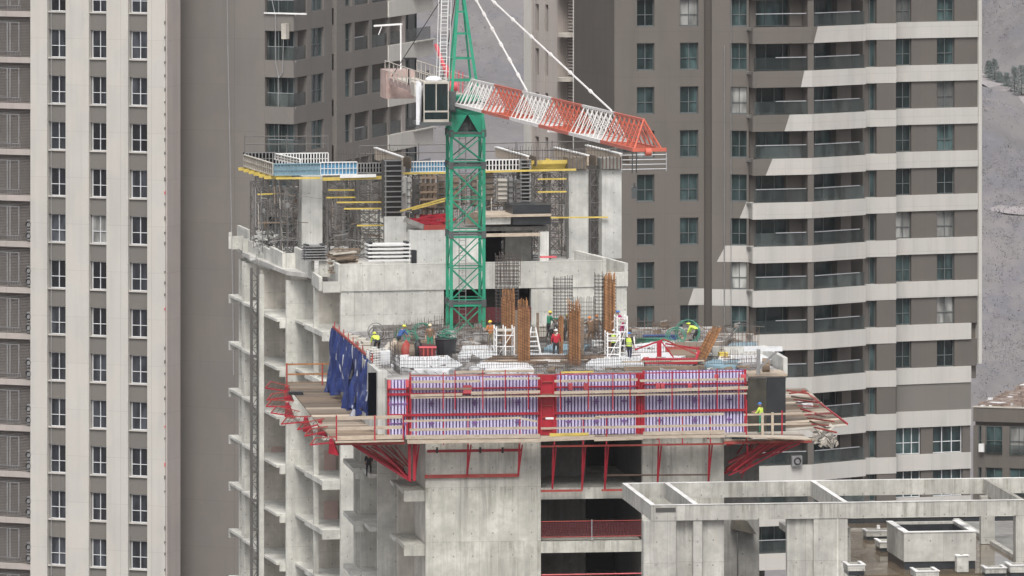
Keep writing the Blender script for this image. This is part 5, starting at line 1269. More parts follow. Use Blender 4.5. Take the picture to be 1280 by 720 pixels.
for px, pt in ((512.5, 466), (554, 466), (568.8, 463), (603.5, 463), (631.5, 462), (660.5, 467), (700.5, 465), (735.5, 466), (766, 466), (787.5, 466), (840, 464), (873.5, 462), (896.5, 461), (923.5, 467)): redpost(up, px, -1, pt, 512, .055)
planks(up, [(512, 680, 469.5, 468.2, 1.2, 'red_dirty'), (693, 930, 468, 464.5, 1.2, 'red')], -1.05)
for px in (713, 732, 822, 828, 862): redpost(up, px, -.5, 479, 487, .22, 'winch_red', 'clamp')
# left platform
lp = thing('working_platform', 'broad weathered plywood platform on the left side behind the blue tarpaulins', 'platform', B.P(bx(420,-1), 8, ZP-.2), 'working platforms round the core')
cx = [B.onz(419.5, 553, ZP), B.onz(505, 551, ZP), B.onz(462, 521, ZP), B.onz(415, 481, ZP), B.onz(359, 481, ZP), B.onz(372, 500, ZP), B.onz(404, 529, ZP)]
boards(lp, [cx[0], cx[1], (cx[1][0], .0), (cx[0][0]+.05, .0)], 5, ['plank', 'ply', 'sack'], ZP+.01, False, seed=4)
boards(lp, [(cx[0][0]+.06, .03), (xl-.05, .03), (xl-.05, 8), (B.onz(404,529,ZP)[0]-.35, 8)], 9, ['ply', 'plank', 'timber_dark'], ZP, False, seed=5)
boards(lp, [(B.onz(404,529,ZP)[0]-.3, 8.03), (xl-.05, 8.03), (xl-.05, 31), (cx[4][0], 31)], 22, ['ply', 'ply', 'timber_dark', 'plank'], ZP, False, seed=6)
planks(lp, [(421, 504, 523, 521, 4, 'plank'), (420, 504, 536, 534, 4, 'plank'), (421, 505, 548, 545.5, 5, 'plank')], B.onz(460, 551, ZP)[1]-.06)
yq = B.onz(460, 551, ZP)[1]-.1
for px in (420.5, 468.5, 504): redpost(lp, px, yq, 519, 553, .07)
MB().box(B, bx(419,yq), bx(506,yq), yq, yq+.1, bz(556,460,yq), bz(553,460,yq)).build('edge_channel', M['red_dirty'], lp)
for i in range(10): MB().bar(B.P(cx[0][0]+.2+.15*i, 1+i*3, ZP-.2), B.P(xl, 1+i*3, ZP-.2), .12, .16).build('bearer', M['red'], lp)
# far rail of rusty planks
yr_ = 29
for px in (358.5, 403): MB().tube(PB(px, yr_, 481), PB(px, yr_, 454), .05, 6).build('post', M['red_dirty'], lp)
for py in (455, 467.5, 478): MB().bar(PB(357, yr_, py+.5), PB(414, yr_, py-.3), .05, .10).build('rail', M['orange' if py < 478 else 'timber_dark'], lp)
o = MB().box(B, bx(360,24), bx(378,24), 23.5, 24.2, ZP+.03, bz(489,370,24)).build('rubber_mat', M['board_black']); tag(o, 'dark grey folded mat lying on the left platform', 'mat')
# folded down red guard frames along the left edge
fr_i = 0
for (px, py, qx, qy, l) in [(359, 489, 332, 485, 'rearmost tilted red guard frame off the left platform edge'), (361, 496, 334, 500, 'second tilted red guard frame from the back of the left platform'), (364, 508, 333, 508, 'third tilted red guard frame from the back of the left platform'), (371, 521, 339, 516, 'tilted red guard frame at the middle of the left platform edge'),
                         (385, 527, 352, 530, 'fifth tilted red guard frame from the back of the left platform'), (402, 530, 372, 537, 'third tilted red guard frame from the front of the left platform'), (406, 540, 381, 545, 'second tilted red guard frame from the front corner of the left platform'), (417, 553, 388, 556, 'foremost tilted red guard frame at the left platform corner')]:
    p = B.P(*B.onz(px, py, ZP), ZP); D = p.y; q_ = Vector(((qx-640)*D/F, D-.3, CZ-(qy-YH)*(D-.3)/F))
    t = thing('tilted_barrier', l, 'barrier', p, 'tilted red guard frames of the left platform')
    a2 = p+Vector((.1, 2.0, .1)); b2 = q_+Vector((.25, 2.0, .18))
    MB().bar(p, q_, .075).build('side_bar', M['red'], t); MB().bar(a2, b2, .06).build('side_bar', M['red_dirty'], t); MB().bar(q_, b2, .06).build('end_bar', M['red_dirty'], t)
    m = MB()
    for i in range(1, 5): m.bar(p+(q_-p)*i/5, a2+(b2-a2)*i/5, .022)
    for i in range(1, 4): m.bar(p+(a2-p)*i/4, q_+(b2-q_)*i/4, .022)
    m.build('mesh', M['rust'], t)
for (px, py, l) in [(359, 486, 'rear'), (360, 507, 'middle'), (383, 525, 'corner'), (401, 529, 'stepped'), (415, 552, 'foremost')]:
    p = B.P(*B.onz(px, py, ZP), ZP-.15); t = MB().hexa([p+Vector((-.2,0,-.5)), p+Vector((.35,-.2,-.6)), p+Vector((.4,.3,-.6)), p+Vector((-.15,.5,-.5)), p+Vector((-.15,0,.3)), p+Vector((.0,-.2,.3)), p+Vector((.05,.3,.3)), p+Vector((-.1,.5,.3))]).build('bracket_shoe', M['red'])
    tag(t, '%s red bracket shoe on the left platform edge' % l, 'bracket', 'red bracket shoes of the left platform')
# brackets under the left front corner
def bracket(pts, label, group, w=.13, mats='red'):
    t = thing('platform_bracket', label, 'bracket', pts[0], group)
    names = ['strut', 'tie', 'chord', 'brace']
    for i, (a, b) in enumerate(zip(pts[::2], pts[1::2])): MB().bar(a, b, w if i == 0 else w*.75).build(names[min(i, 3)], M[mats], t)
for i in range(5):
    y = .4+i*2.6; s = -i*1.0
    a = PB(441+s*2.2, y-1, 556-i*1.6); b = PB(514-i*2.5, min(y, 5.6) if i else -.7, 602-i*4)
    bracket([a, b, a, B.P(xl+.2, y-1, ZP-.35), PB(470-i*2, y-1, 557-i), b], '%s red bracket under the left corner of the platforms' % ['foremost', 'second', 'middle', 'fourth', 'rearmost'][i], 'red brackets under the left platform', .11, 'red' if i < 3 else 'red_dirty')
# right platform
rp_ = thing('working_platform', 'loose plank platform with curled sheets on the right side of the core', 'platform', B.P(bx(1010), 6, ZP-.2), 'working platforms round the core')
boards(rp_, [(bx(906,-1.6), -1.6), B.onz(1014, 549, ZP), (B.onz(1014, 549, ZP)[0], .2), (bx(906,-1.6), .2)], 5, ['ply', 'plank', 'sack'], ZP-.01, False, seed=8)
boards(rp_, [(xr_+.02, .25), (B.onz(1058,531,ZP)[0], 2.5), (B.onz(1000,486,ZP)[0]+.4, 24), (xr_+.02, 24)], 20, ['ply', 'timber_dark', 'sack', 'plank'], ZP, False, seed=9)
yq = -1.65
planks(rp_, [(905, 1018, 551, 549, 3, 'plank'), (930, 1018, 518.5, 516.5, 2.2, 'plank'), (932, 1014, 531, 529.5, 2.2, 'plank')], yq)
for px in (953, 965.5): redpost(rp_, px, yq, 515.5, 547, .13, 'plank')
redpost(rp_, 977.5, yq, 513, 547, .07); redpost(rp_, 933, yq, 500, 552, .07)
MB().box(B, bx(905,yq), bx(1015,yq), yq, yq+.12, bz(550.2,960,yq)-.18, bz(549.4,960,yq)-.02).build('edge_channel', M['red_dirty'], rp_)
e0 = B.P(*B.onz(1001, 487, ZP), ZP+1.2); e1 = B.P(*B.onz(1058, 531, ZP), ZP+.9)
MB().bar(PB(1003, 23, 488), PB(1059, 3, 530), .09, .12).build('edge_channel', M['red'], rp_)
q = random.Random(12)
for i in range(13):
    t_ = i/12; px = 984+t_*34; py = 488+t_*46; a = B.onz(px, py, ZP+.3+.5*(i%3)); b = B.onz(px+q.uniform(18,36), py+q.uniform(-3,8), ZP+.25+.6*(i%2))
    o = MB().bar(B.P(*a, ZP+.3+.5*(i%3)), B.P(*b, ZP+.25+.6*(i%2)), .08, .08).build('guard_tube', M[q.choice(['red', 'red_dirty', 'red_dirty', 'rust'])])
    tag(o, ['topmost', 'second', 'third', 'fourth', 'fifth', 'sixth', 'middle', 'eighth', 'ninth', 'tenth', 'eleventh', 'twelfth', 'lowest'][i]+' of the red tubes fanned over the right platform, counted downward', 'steel tube', 'red tubes fanned over the right platform')
o = MB()
for i in range(70):
    px, py = q.uniform(1014, 1042), q.uniform(533, 558); px += (py-533)*.2; y = q.uniform(-1.2, 2); p = PB(px, y, py); s_ = q.uniform(.06, .22)
    n1 = Vector((q.gauss(0,1), q.gauss(0,1), q.gauss(0,1))).normalized(); u_ = n1.orthogonal().normalized()*s_; v_ = n1.cross(u_)*.8
    o.hexa([p-u_-v_, p+u_-v_*.6, p+u_+v_, p-u_*.8+v_, p-u_-v_+n1*.03, p+u_-v_*.6+n1*.03, p+u_+v_+n1*.03, p-u_*.8+v_+n1*.03])
o = o.build('torn_sheeting', M['sack']); tag(o, 'crumpled pale sheeting hanging off the right platform corner', 'sheeting')
o = MB().box(B, bx(1000,14), bx(1013,14), 13, 15, bz(509,1005,14), bz(503,1005,14)).build('bag', M['white_sheet']); tag(o, 'white bag lying on the right platform', 'bag')
for i in range(6):
    a = PB(962+i*9, -1.4+i*1.8, 549-i*.6); b = PB(906+i*1.5, .6+i*1.2, 592-i*3.5)
    bracket([a, b, a, PB(908, -1.4+i*1.8, 556-i*.3), PB(934, -1.4+i*1.8, 556), PB(935, -.4+i*1.5, 580-i*2)], '%s red bracket under the right platform' % ['foremost', 'second', 'third', 'fourth', 'fifth', 'rearmost'][i], 'red brackets under the right platform', .13, 'red' if i % 2 == 0 else 'red_dirty')

q = random.Random(17)
for i in range(30):
    px = 908+i*2.2; yy = q.uniform(-1.2, 6); a = PB(px+q.uniform(20, 40), yy, 552+q.uniform(-2,3)); b = PB(906+q.uniform(0,22), yy+q.uniform(0,1), 572+q.uniform(0,26))
    o = MB().bar(a, b, .07).build('brace_tube', M['red' if i % 3 else 'red_dirty']); tag(o, 'red tube in the tangle of braces under the right platform', 'brace tube', 'red tube tangle under the right platform')
for i in range(9):
    yy = q.uniform(0, 7); a = PB(446+i*6, yy, 556+q.uniform(0,3)); b = PB(494+i*2.4, yy, 590+q.uniform(-12,8))
    o = MB().bar(a, b, .075).build('brace_tube', M['red_dirty' if i % 2 else 'red']); tag(o, 'red tube in the tangle of braces under the left platform corner', 'brace tube', 'red tube tangle under the left platform')

# ------------------------------------------------------------------ blue tarpaulins on the left side
xt = xl-.25
def tarp(y0, y1, z1, z0, label, seed):
    q = random.Random(seed); ny, nz = 26, 16; m = MB(); ph = q.uniform(0, 6); R1 = [q.uniform(-1,1) for _ in range(8)]
    for j in range(nz+1):
        v = j/nz
        for i in range(ny+1):
            u = i/ny; pinch = 1-.45*max(0, v-.35)*(1+.4*R1[0])
            y = y0+(y1-y0)*(.5+(u-.5)*pinch)
            f = .2*math.sin(u*17+ph+v*1.5*R1[3])+.13*math.sin(u*31+ph*2+v*3)+.1*math.sin(u*7+v*9+R1[1]*4)+.05*math.sin(u*47+v*13)
            z = z1+(z0-z1)*(v*(1+.13*math.sin(u*5+ph)+.06*R1[2]))
            m.v.append(B.P(xt-.05-f*(.35+.65*v)-.25*v, y, z))
    for j in range(nz):
        for i in range(ny):
            b = j*(ny+1)+i; m.f.append((b, b+1, b+ny+2, b+ny+1)); m.m.append(1 if (math.sin(i*1.9+ph*3+j*.22) > .93 and (i*7+j+seed) % 5) else 0)
    o = m.build('tarpaulin', [M['blue'], M['tarp_white']], smooth=True); tag(o, label, 'tarpaulin', 'blue tarpaulins on the side of the core'); return o
nm = ['rearmost blue tarpaulin, hanging at the far left edge of the core deck', 'second blue tarpaulin from the back of the core side', 'middle blue tarpaulin with the pale crumpled fold', 'fourth blue tarpaulin from the back, with a bunched lower hem', 'foremost blue tarpaulin, narrow and beside the black panel']
yT0, yT1 = 26.0, 5.5
for i in range(5):
    a = yT0+(yT1-yT0)*i/5; b = yT0+(yT1-yT0)*(i+1)/5
    tarp(a-.05, b+.05, ZB+.55, ZP+.25+.25*math.sin(i*2.1), nm[i], i+3)
t = thing('tarpaulin_rail', 'rusty rail and posts the blue tarpaulins hang from', 'guard rail', B.P(xt, 5, ZB))
MB().bar(B.P(xt, yT0, ZB+.6), B.P(xt, yT1-.3, ZB+.6), .08, .12).build('rail', M['red_dirty'], t)
for i in range(9): MB().bar(B.P(xt+.1, yT0-2.5*i, ZB-.6), B.P(xt+.1, yT0-2.5*i, ZB+.9), .06).build('post', M['red_dirty'], t)
o = MB()
for i in range(14):
    y = 12+i*.9; c = B.P(xl+.5+q.uniform(-.2,.3), y, ZB+.15+q.uniform(0,.35)); o.bar(c, c+B.d*.9+B.u*q.uniform(-.3,.3), .5, .16)
o = o.build('board_pile', M['sack']); tag(o, 'pale boards piled along the left deck edge above the tarpaulins', 'board pile')
# ================================================================== things on the deck of the core
q = random.Random(21)
# white sheets lying on the deck
def sheet(pts, label, mat='white_sheet', name='insulation_sheet', cat='sheet', h=.07):
    P = [B.onz(px, py, ZB) for px, py in pts]; m = MB(); c = (sum(p[0] for p in P)/len(P), sum(p[1] for p in P)/len(P)); q = random.Random(len(label))
    ring = []
    for (a, b) in zip(P, P[1:]+P[:1]):
        for k in range(4): ring.append((a[0]+(b[0]-a[0])*k/4+q.uniform(-.06,.06), a[1]+(b[1]-a[1])*k/4+q.uniform(-.3,.3)))
    n = len(ring); m.v.append(B.P(*c, ZB+h+.27))
    for f in (.35, .7, 1.0):
        for (x, y) in ring: m.v.append(B.P(c[0]+(x-c[0])*f, c[1]+(y-c[1])*f, ZB+.23+h*(1-f*.5)+q.uniform(0,.04)))
    for i in range(n): m.f.append((0, 1+i, 1+(i+1)%n)); m.m.append(0)
    for r_ in range(2):
        for i in range(n):
            j = (i+1)%n; b = 1+r_*n; m.f.append((b+i, b+n+i, b+n+j, b+j)); m.m.append(0)
    m.v += [v-Vector((0,0,.0))+Vector((0,0,ZB+.004-v.z)) for v in m.v[1+2*n:1+3*n]]
    for i in range(n):
        j = (i+1)%n; b = 1+2*n; m.f.append((b+i, b+n+i, b+n+j, b+j)); m.m.append(0)
    o = m.build(name, M[mat]); tag(o, label, cat, 'pale sheets spread on the core deck'); return o
sheet([(496,466),(502,452),(560,450),(578,463),(560,469)], 'broad white sheet on the left front of the core deck')
sheet([(490,462),(492,450),(512,449),(500,464)], 'small pale sheet in the left corner beside the rebar cage')
sheet([(572,452),(578,438),(619,437),(622,452)], 'white sheet right of the black tub')
sheet([(585,466),(600,459),(660,460),(668,468)], 'dusty white sheet near the left middle of the front edge')
sheet([(645,455),(660,447),(706,448),(700,458)], 'white sheet under the worker in red')
sheet([(734,462),(740,450),(800,448),(806,462)], 'white sheet at the feet of the worker by the ladder tower')
sheet([(775,452),(790,436),(850,433),(880,445),(840,456)], 'long white sheet behind the red brace')
sheet([(800,437),(828,432),(905,433),(880,440)], 'thin white sheet under the green hoses on the right')
sheet([(898,458),(902,440),(955,438),(975,452),(940,462)], 'large pale sheet on the right end of the deck')
sheet([(905,441),(915,433),(945,433),(948,441)], 'pale blue sheet at the back right of the deck', 'bluegrey')
sheet([(680,442),(690,436),(735,436),(730,444)], 'grey sheet behind the worker in red', 'bluegrey')
sheet([(880,462),(890,455),(925,456),(920,465)], 'blue grey sheet by the foot of the leaning orange bundle', 'bluegrey')
# rebar grid covering the deck
rg = MB(); gx0, gx1 = xl+.4, xr_-.6
x = gx0
while x < gx1: rg.bar(B.P(x, .6, ZB+.17), B.P(x, 27, ZB+.17), .016); x += .5
y = .7
while y < 27: rg.bar(B.P(gx0, y, ZB+.19), B.P(gx1, y, ZB+.19), .016); y += .7
o = rg.build('rebar_grid', M['rebar']); tag(o, 'flat rebar grid tied over the whole core deck', 'rebar')
# loose clutter nobody could count
m = MB(); q = random.Random(77); mats = ['rebar', 'timber_dark', 'deck', 'conc_dark', 'ply', 'gal_dark']
for i in range(620):
    py = q.choice([q.uniform(408, 440), q.uniform(425, 468)]); px = q.uniform(500, 930)
    p = DK(px, py)
    if q.random() < .5:
        a = q.uniform(-.5, .5) if q.random() < .7 else q.uniform(0, 3.1); L = q.uniform(.3, 1.8)
        m.mat(q.randrange(6)).bar(p+Vector((0,0,q.uniform(.03,.3))), p+Vector((math.cos(a)*L, math.sin(a)*L, q.uniform(.03,.35))), q.uniform(.02,.09), q.uniform(.02,.12))
    else:
        s_ = q.uniform(.05, .28); m.mat(q.choice([1,2,2,3,3,5])).hexa([p+Vector((dx*s_*q.uniform(.7,1.3), dy*s_, z*s_*q.uniform(.5,1.6)+.02)) for z in (0, 1) for dx, dy in ((-1,-1),(1,-1),(1,1),(-1,1))])
o = m.build('site_clutter', [M[x] for x in mats]); tag(o, 'loose offcuts and scraps scattered over the core deck', 'debris', None, 'stuff')
# starter bars along the edges of the deck
def bmat(pa, pya, pb, pyb, hpx, n, label, rows=4, mat='rebar', r=.012, jag=.15, lean=0):
    a, b = DK(pa, pya), DK(pb, pyb); h = hpx*a.y/F
    return rebar_mat(B, a, b, h, n, label, rows, lean, mat, 'standing rebar mats on the core deck', r, 'rebar_mat', jag)
bmat(466, 436, 560, 421, 22, 60, 'long rear rebar mat left of the mast', 3, r=.010)
bmat(478, 428, 556, 414, 20, 44, 'second rear rebar mat hard against the pale wall', 3, 'rust', .010)
bmat(500, 467, 600, 466, 20, 52, 'rebar mat standing along the left front edge', 4, r=.009)
bmat(563, 459, 628, 457, 20, 30, 'rebar mat behind the left front edge beside the black tub', 5, r=.009)
bmat(600, 467, 700, 465, 14, 34, 'low rebar mat at the middle of the front edge', 3, 'rust', .010)
bmat(700, 466, 800, 463, 18, 44, 'rebar mat in front of the right orange bundle', 4, r=.009)
bmat(800, 464, 945, 460, 15, 50, 'low rebar mat along the right front edge', 3, r=.009)
bmat(772, 436, 845, 430, 34, 34, 'tall rebar mat between the vest worker and the hose coil', 4, 'rust', .010)
bmat(842, 425, 905, 421, 14, 26, 'rear rebar mat behind the right hose coil', 3, 'rust', .010)
bmat(900, 450, 948, 449, 38, 30, 'tall dense rebar mat at the right end of the deck', 4, 'rust', .011)
bmat(572, 425, 612, 421, 26, 18, 'rebar mat at the foot of the crane mast', 3, 'rust', .011)
bmat(660, 432, 705, 430, 22, 16, 'rebar mat between the two orange bundles', 3, 'rebar', .012)
bmat(488, 460, 500, 468, 34, 18, 'dense dark rebar mat at the left front corner', 6, 'rebar', .012)
bmat(730, 440, 770, 437, 20, 20, 'rebar mat under the two workers in brown', 3, 'rebar', .012)
bmat(560, 446, 640, 444, 18, 40, 'rebar mat crossing the deck behind the white trestle', 3, 'rust', .009)
bmat(655, 452, 760, 450, 17, 50, 'rebar mat crossing the deck around the worker in red', 3, 'rebar', .009)
bmat(790, 448, 890, 446, 16, 46, 'rebar mat crossing the deck behind the red brace', 3, 'rust', .009)
bmat(600, 431, 625, 452, 20, 26, 'rebar mat running back beside the orange coated worker', 3, 'rebar', .009)
bmat(905, 463, 948, 462, 24, 30, 'rebar mat in front of the large pale sheet on the right', 4, 'rust', .009)
bmat(496, 447, 560, 445, 20, 36, 'rebar mat in front of the row of sacks', 3, 'rust', .009)
# rebar column cages
def cage(pa, pb, pyt, pyb, label, hoop=.22, nv=4, mat='rebar', r=.016, depth=.6):
    a, b = DK(pa, pyb), DK(pb, pyb); h = (pyb-pyt)*a.y/F; t = thing('column_cage', label, 'rebar cage', a, 'rebar column cages on the core deck')
    e = (b-a); m = MB(); q = random.Random(int(pa))
    for i in range(nv+1):
        for yy in (0, depth): m.bar(a+e*i/nv+B.d*yy, a+e*i/nv+B.d*yy+Vector((q.uniform(-.03,.03),0,h*(1+q.uniform(-.02,.03)))), r*2)
    m.build('main_bars', M[mat], t); m = MB(); z = .2
    while z < h-.05:
        u = Vector((0,0,z)); m.bar(a+u, b+u, r*1.5).bar(a+u+B.d*depth, b+u+B.d*depth, r*1.5).bar(a+u, a+u+B.d*depth, r*1.5).bar(b+u, b+u+B.d*depth, r*1.5); z += hoop
    m.build('hoops', M[mat], t); return t
cage(621, 648, 320, 424, 'tallest dark cage behind the left orange bundle', .2, 5)
cage(693, 716, 346, 432, 'dark cage left of the central orange bundle', .19, 5)
cage(745, 754, 343, 437, 'narrow cage left of the rearmost orange bundle', .2, 2)
cage(755, 770, 345, 437, 'cage wrapped round the rearmost orange bundle', .2, 3, 'rust')
cage(718, 744, 372, 420, 'wide light cage behind the two workers in brown', .25, 9, 'rebar', .010)
# rust orange ribbed bundles
def bundle(p, h, w, label, lean=Vector((0,0,0)), seed=1, dp=.5):
    q = random.Random(seed); t = thing('rebar_bundle', label, 'rebar bundle', p, 'rust orange rebar bundles'); m = MB(); top = Vector((0,0,h))+lean
    side = B.u if abs(lean.x) < .4 else B.u
    for i in range(12):
        for j in range(3):
            o = side*(w*(i/11-.5))+B.d*(dp*(j/2-.5))+Vector((q.uniform(-.02,.02),q.uniform(-.02,.02),0)); f = q.uniform(.80, 1.05)
            m.bar(p+o, p+o+top*f, .042)
    m.build('bars', M['orange'], t); m = MB(); n = int(h/.17)
    for i in range(n):
        s0, s1 = (i)/n, min(1, (i+1.6)/n); o = side*(w/2+.03); y = B.d*(dp/2+.03)
        m.bar(p-o-y+top*s1*.95, p+o-y+top*s0*.95, .022).bar(p-o+y+top*s1*.95, p+o+y+top*s0*.95, .022).bar(p-o-y+top*s1*.95, p-o+y+top*s1*.95, .022)
    m.build('tie_wire', M['rust'], t)
    m = MB().hexa([p-side*w*.47-B.d*dp*.4+v for v in (Vector((0,0,0)),)]+[p+side*w*.47-B.d*dp*.4, p+side*w*.47+B.d*dp*.4, p-side*w*.47+B.d*dp*.4]+[p-side*w*.47-B.d*dp*.4+top*.84, p+side*w*.47-B.d*dp*.4+top*.84, p+side*w*.47+B.d*dp*.4+top*.84, p-side*w*.47+B.d*dp*.4+top*.84]).build('packed_core', M['orange_core'], t)
def bun(pa, pb, pyt, pyb, label, seed):
    p = DK((pa+pb)/2, pyb); bundle(p, (pyb-pyt)*p.y/F, (pb-pa)*p.y/F, label, Vector((0,0,0)), seed)
bun(628, 642.5, 363, 436, 'orange rebar bundle behind the white trestle', 3)
bun(648, 661.5, 375, 457, 'orange rebar bundle beside the tall step ladder', 4)
bun(711, 725, 376, 457, 'central orange rebar bundle right of the worker in red', 5)
bun(755, 768, 343, 437, 'tallest orange rebar bundle near the white ladder tower', 6)
p = DK(874, 452); bundle(p, 42*p.y/F, .62, 'orange rebar bundle leaning to the right on the red brace', Vector((.95, .0, 0)), 8, .3)
p = DK(700, 447); bundle(p, 52*p.y/F, .22, 'thin dark orange bundle left of the central one', Vector((.05, 0, 0)), 9, .3)
for (pa, pyt, pyb, l) in [(645.5, 388, 450, 'grey timber post between the two left orange bundles'), (728, 397, 452, 'dark timber post just right of the central orange bundle'), (672, 391, 432, 'dark timber post behind the tall step ladder')]:
    p = DK(pa, pyb); o = MB().bar(p, p+Vector((0,0,(pyb-pyt)*p.y/F)), .16, .2).build('timber_post', M['timber_dark']); tag(o, l, 'post', 'timber posts on the core deck')
# ladders and trestles
def trestle(pa, pb, pyt, pyb, label, rows, mids=1, deckf=None, name='white_trestle'):
    a, b = DK(pa, pyb), DK(pb, pyb); h = (pyb-pyt)*a.y/F; t = thing(name, label, 'trestle', a, 'white trestles and ladder towers on the deck'); dp = 1.0
    for k in range(mids+1):
        for yy in (0, dp):
            p = a+(b-a)*k/mids+B.d*yy; MB().bar(p, p+Vector((0,0,h)), .075).build('leg', M['white'], t)
    m = MB()
    for i in range(rows):
        z = Vector((0,0,h*(i+.4)/rows))
        m.bar(a+z, a+z+B.d*dp, .05).bar(b+z, b+z+B.d*dp, .05)
        if i % 2 == 0: m.bar(a+z, b+z, .055)
    m.bar(a+Vector((0,0,.1)), b+Vector((0,0,h*.9)), .04).build('rungs', M['white'], t)
    z = Vector((0,0,h*(deckf or .8))); MB().hexa([a+z, b+z, b+z+B.d*dp, a+z+B.d*dp]+[v+Vector((0,0,.07)) for v in (a+z, b+z, b+z+B.d*dp, a+z+B.d*dp)]).build('top_board', M['sack'], t)
trestle(620.5, 643, 408, 450, 'white trestle left of the left orange bundles', 6, 2, .85)
trestle(759.5, 775, 415, 453, 'low white ladder tower in front of the worker in the yellow vest', 9, 1, .75)
trestle(771.5, 784, 395, 451, 'taller white ladder tower carrying the worker in magenta', 13, 1, .86)
def aladder(px, pyt, pyb, label, w=.9):
    p = DK(px, pyb); h = (pyb-pyt)*p.y/F; t = thing('step_ladder', label, 'step ladder', p, 'white step ladders on the deck'); top = p+Vector((0,.4,h))
    for s_ in (-1, 1):
        for yy in (0, .8): MB().bar(p+B.u*(s_*w/2)+B.d*yy, top+B.u*(s_*.12), .06).build('rail', M['white'], t)
    m = MB()
    for i in range(1, 7):
        f = i/7; m.bar(p+(top-p)*f-B.u*(w/2*(1-f)+.12*f), p+(top-p)*f+B.u*(w/2*(1-f)+.12*f), .05)
    m.build('treads', M['white'], t)
aladder(667, 410, 450, 'large white step ladder right of the left orange bundles', 1.0); aladder(790, 422, 448, 'small folded step ladder beside the vest worker', .35); aladder(699, 416, 441, 'narrow step ladder behind the worker in red', .3)
# containers and machines
p0, p1 = DK(526, 451), DK(543.5, 451)
o = thing('red_skip', 'open dark red skip under the worker in the brown jacket', 'skip', p0)
e = p1-p0; U = Vector((0,0,1)); hh = 17*p0.y/F
MB().hexa([p0, p1, p1+B.d*1.6, p0+B.d*1.6, p0-B.u*.08+U*hh, p1+B.u*.08+U*hh, p1+B.u*.08+B.d*1.7+U*hh, p0-B.u*.08+B.d*1.7+U*hh]).build('tub', M['rednet'], o)
MB().bar(p0-B.u*.1+U*hh, p1+B.u*.1+U*hh, .09).build('rim', M['winch_red'], o)
for f in (.2, .5, .8): MB().bar(p0+e*f-B.d*.04, p0+e*f-B.d*.04+U*hh*.95, .07).build('rib', M['red_dirty'], o)
p = DK(559, 448); o = thing('black_tub', 'round black tub with green rope spilling over its rim', 'tub', p+B.d*.6)
MB().tube(p+B.d*.6, p+B.d*.6+U*1.05, .52, 18, .62).build('tub', M['bag'], o)
MB().ring(p+B.d*.6+U*1.05, .62, .05, U, 20).build('rim', M['black'], o)
q = random.Random(4); m = MB()
for i in range(9):
    c = p+B.d*.6+U*(1.08+.05*i)+Vector((q.uniform(-.25,.25), 0, 0)); m.ring(c, q.uniform(.2,.45), .025, (q.uniform(-.6,.6), q.uniform(-.6,.6), 1), 14)
m.build('rope_coil', M['hose'], o)
def hosecoil(px, pyb, R_, label, n=5, ax=(0,-1,.25), mat='hose'):
    p = DK(px, pyb)+U*(R_+.1); m = MB(); q = random.Random(int(px))
    for i in range(n): m.ring(p+Vector((q.uniform(-.12,.12), q.uniform(-.1,.1), q.uniform(-.1,.1))), R_*q.uniform(.82,1.06), .02, (ax[0]+q.uniform(-.2,.2), ax[1], ax[2]+q.uniform(-.2,.2)), 22)
    o = m.build('hose_coil', M[mat]); tag(o, label, 'hose', 'upright hose coils on the core deck')
hosecoil(528, 428, .55, 'green hose coil standing behind the worker in the brown jacket', 6)
hosecoil(471, 427, .45, 'grey hose coil behind the bent worker in the lime helmet', 4, mat='gal_dark')
hosecoil(859, 433, .72, 'large pale green hose coil below the bent worker on the right', 5)
hosecoil(846, 434, .55, 'flattened green hose coil at the left of the large one', 5, (.2,-1,.8))
hosecoil(503, 431, .4, 'small teal hose coil above the brown sacks', 4)
hosecoil(515, 436, .45, 'dark green hose coil between the sacks and the brown jacket worker', 4, (.3,-1,.4))
# sacks and bottles left
q = random.Random(31); cols = ['sack', 'plank', 'timber_dark', 'red_dirty', 'ply', 'black']
lb = ['leftmost pale sack of the row left of the red skip', 'second sack from the left in the row by the red skip', 'brown upright sack in the middle of the row by the red skip', 'dull red sack in the row by the red skip', 'tan sack two places left of the red skip', 'black upright bag touching the red skip']
for i in range(6):
    px = 486+i*7.3; p = DK(px, 449-(3-i*.6 if i < 3 else 0)); o = MB(); h = [.75, 1.0, .95, 1.0, .9, 1.05][i]
    o.sphere(p+U*h*.48, .30, .26, h*.52, 10, 8); o.sphere(p+U*h*.95, .12, .12, .14, 8, 5)
    o = o.build('sack', M[cols[i]], smooth=True); tag(o, lb[i], 'sack', 'sacks left of the red skip')
t = thing('tool_cage', 'white mesh tool cage at the left front corner of the deck', 'mesh cage', DK(476, 461))
a_, b_ = DK(462, 462), DK(490, 459); hcg = 22*a_.y/F
for p in (a_, b_, a_+B.d*1.5, b_+B.d*1.5): MB().bar(p, p+U*hcg, .07).build('post', M['gal'], t)
m = MB()
for (u0, u1) in ((a_, b_), (a_+B.d*1.5, b_+B.d*1.5), (a_, a_+B.d*1.5)):
    for i in range(7): m.bar(u0+U*(.1+i*.14), u1+U*(.1+i*.14), .02)
    for i in range(9): m.bar(u0+(u1-u0)*i/8, u0+(u1-u0)*i/8+U*hcg, .02)
m.build('wire_mesh', M['white'], t)
m = MB().hexa([a_+(b_-a_)*.55+U*.1+B.d*.4, b_+U*.1+B.d*.4, b_+B.d*1.3+U*.1, a_+(b_-a_)*.55+B.d*1.3+U*.1]+[v+U*.75 for v in (a_+(b_-a_)*.55+U*.1+B.d*.4, b_+U*.1+B.d*.4, b_+B.d*1.3+U*.1, a_+(b_-a_)*.55+B.d*1.3+U*.1)]).build('white_crate', M['white_sheet'], t)
p = DK(467.5, 444); o = MB().tube(p, p+U*.42, .16, 12).tube(p+U*.42, p+U*.47, .18, 12).build('bucket', M['white']); tag(o, 'white bucket at the feet of the bent worker on the left', 'bucket')
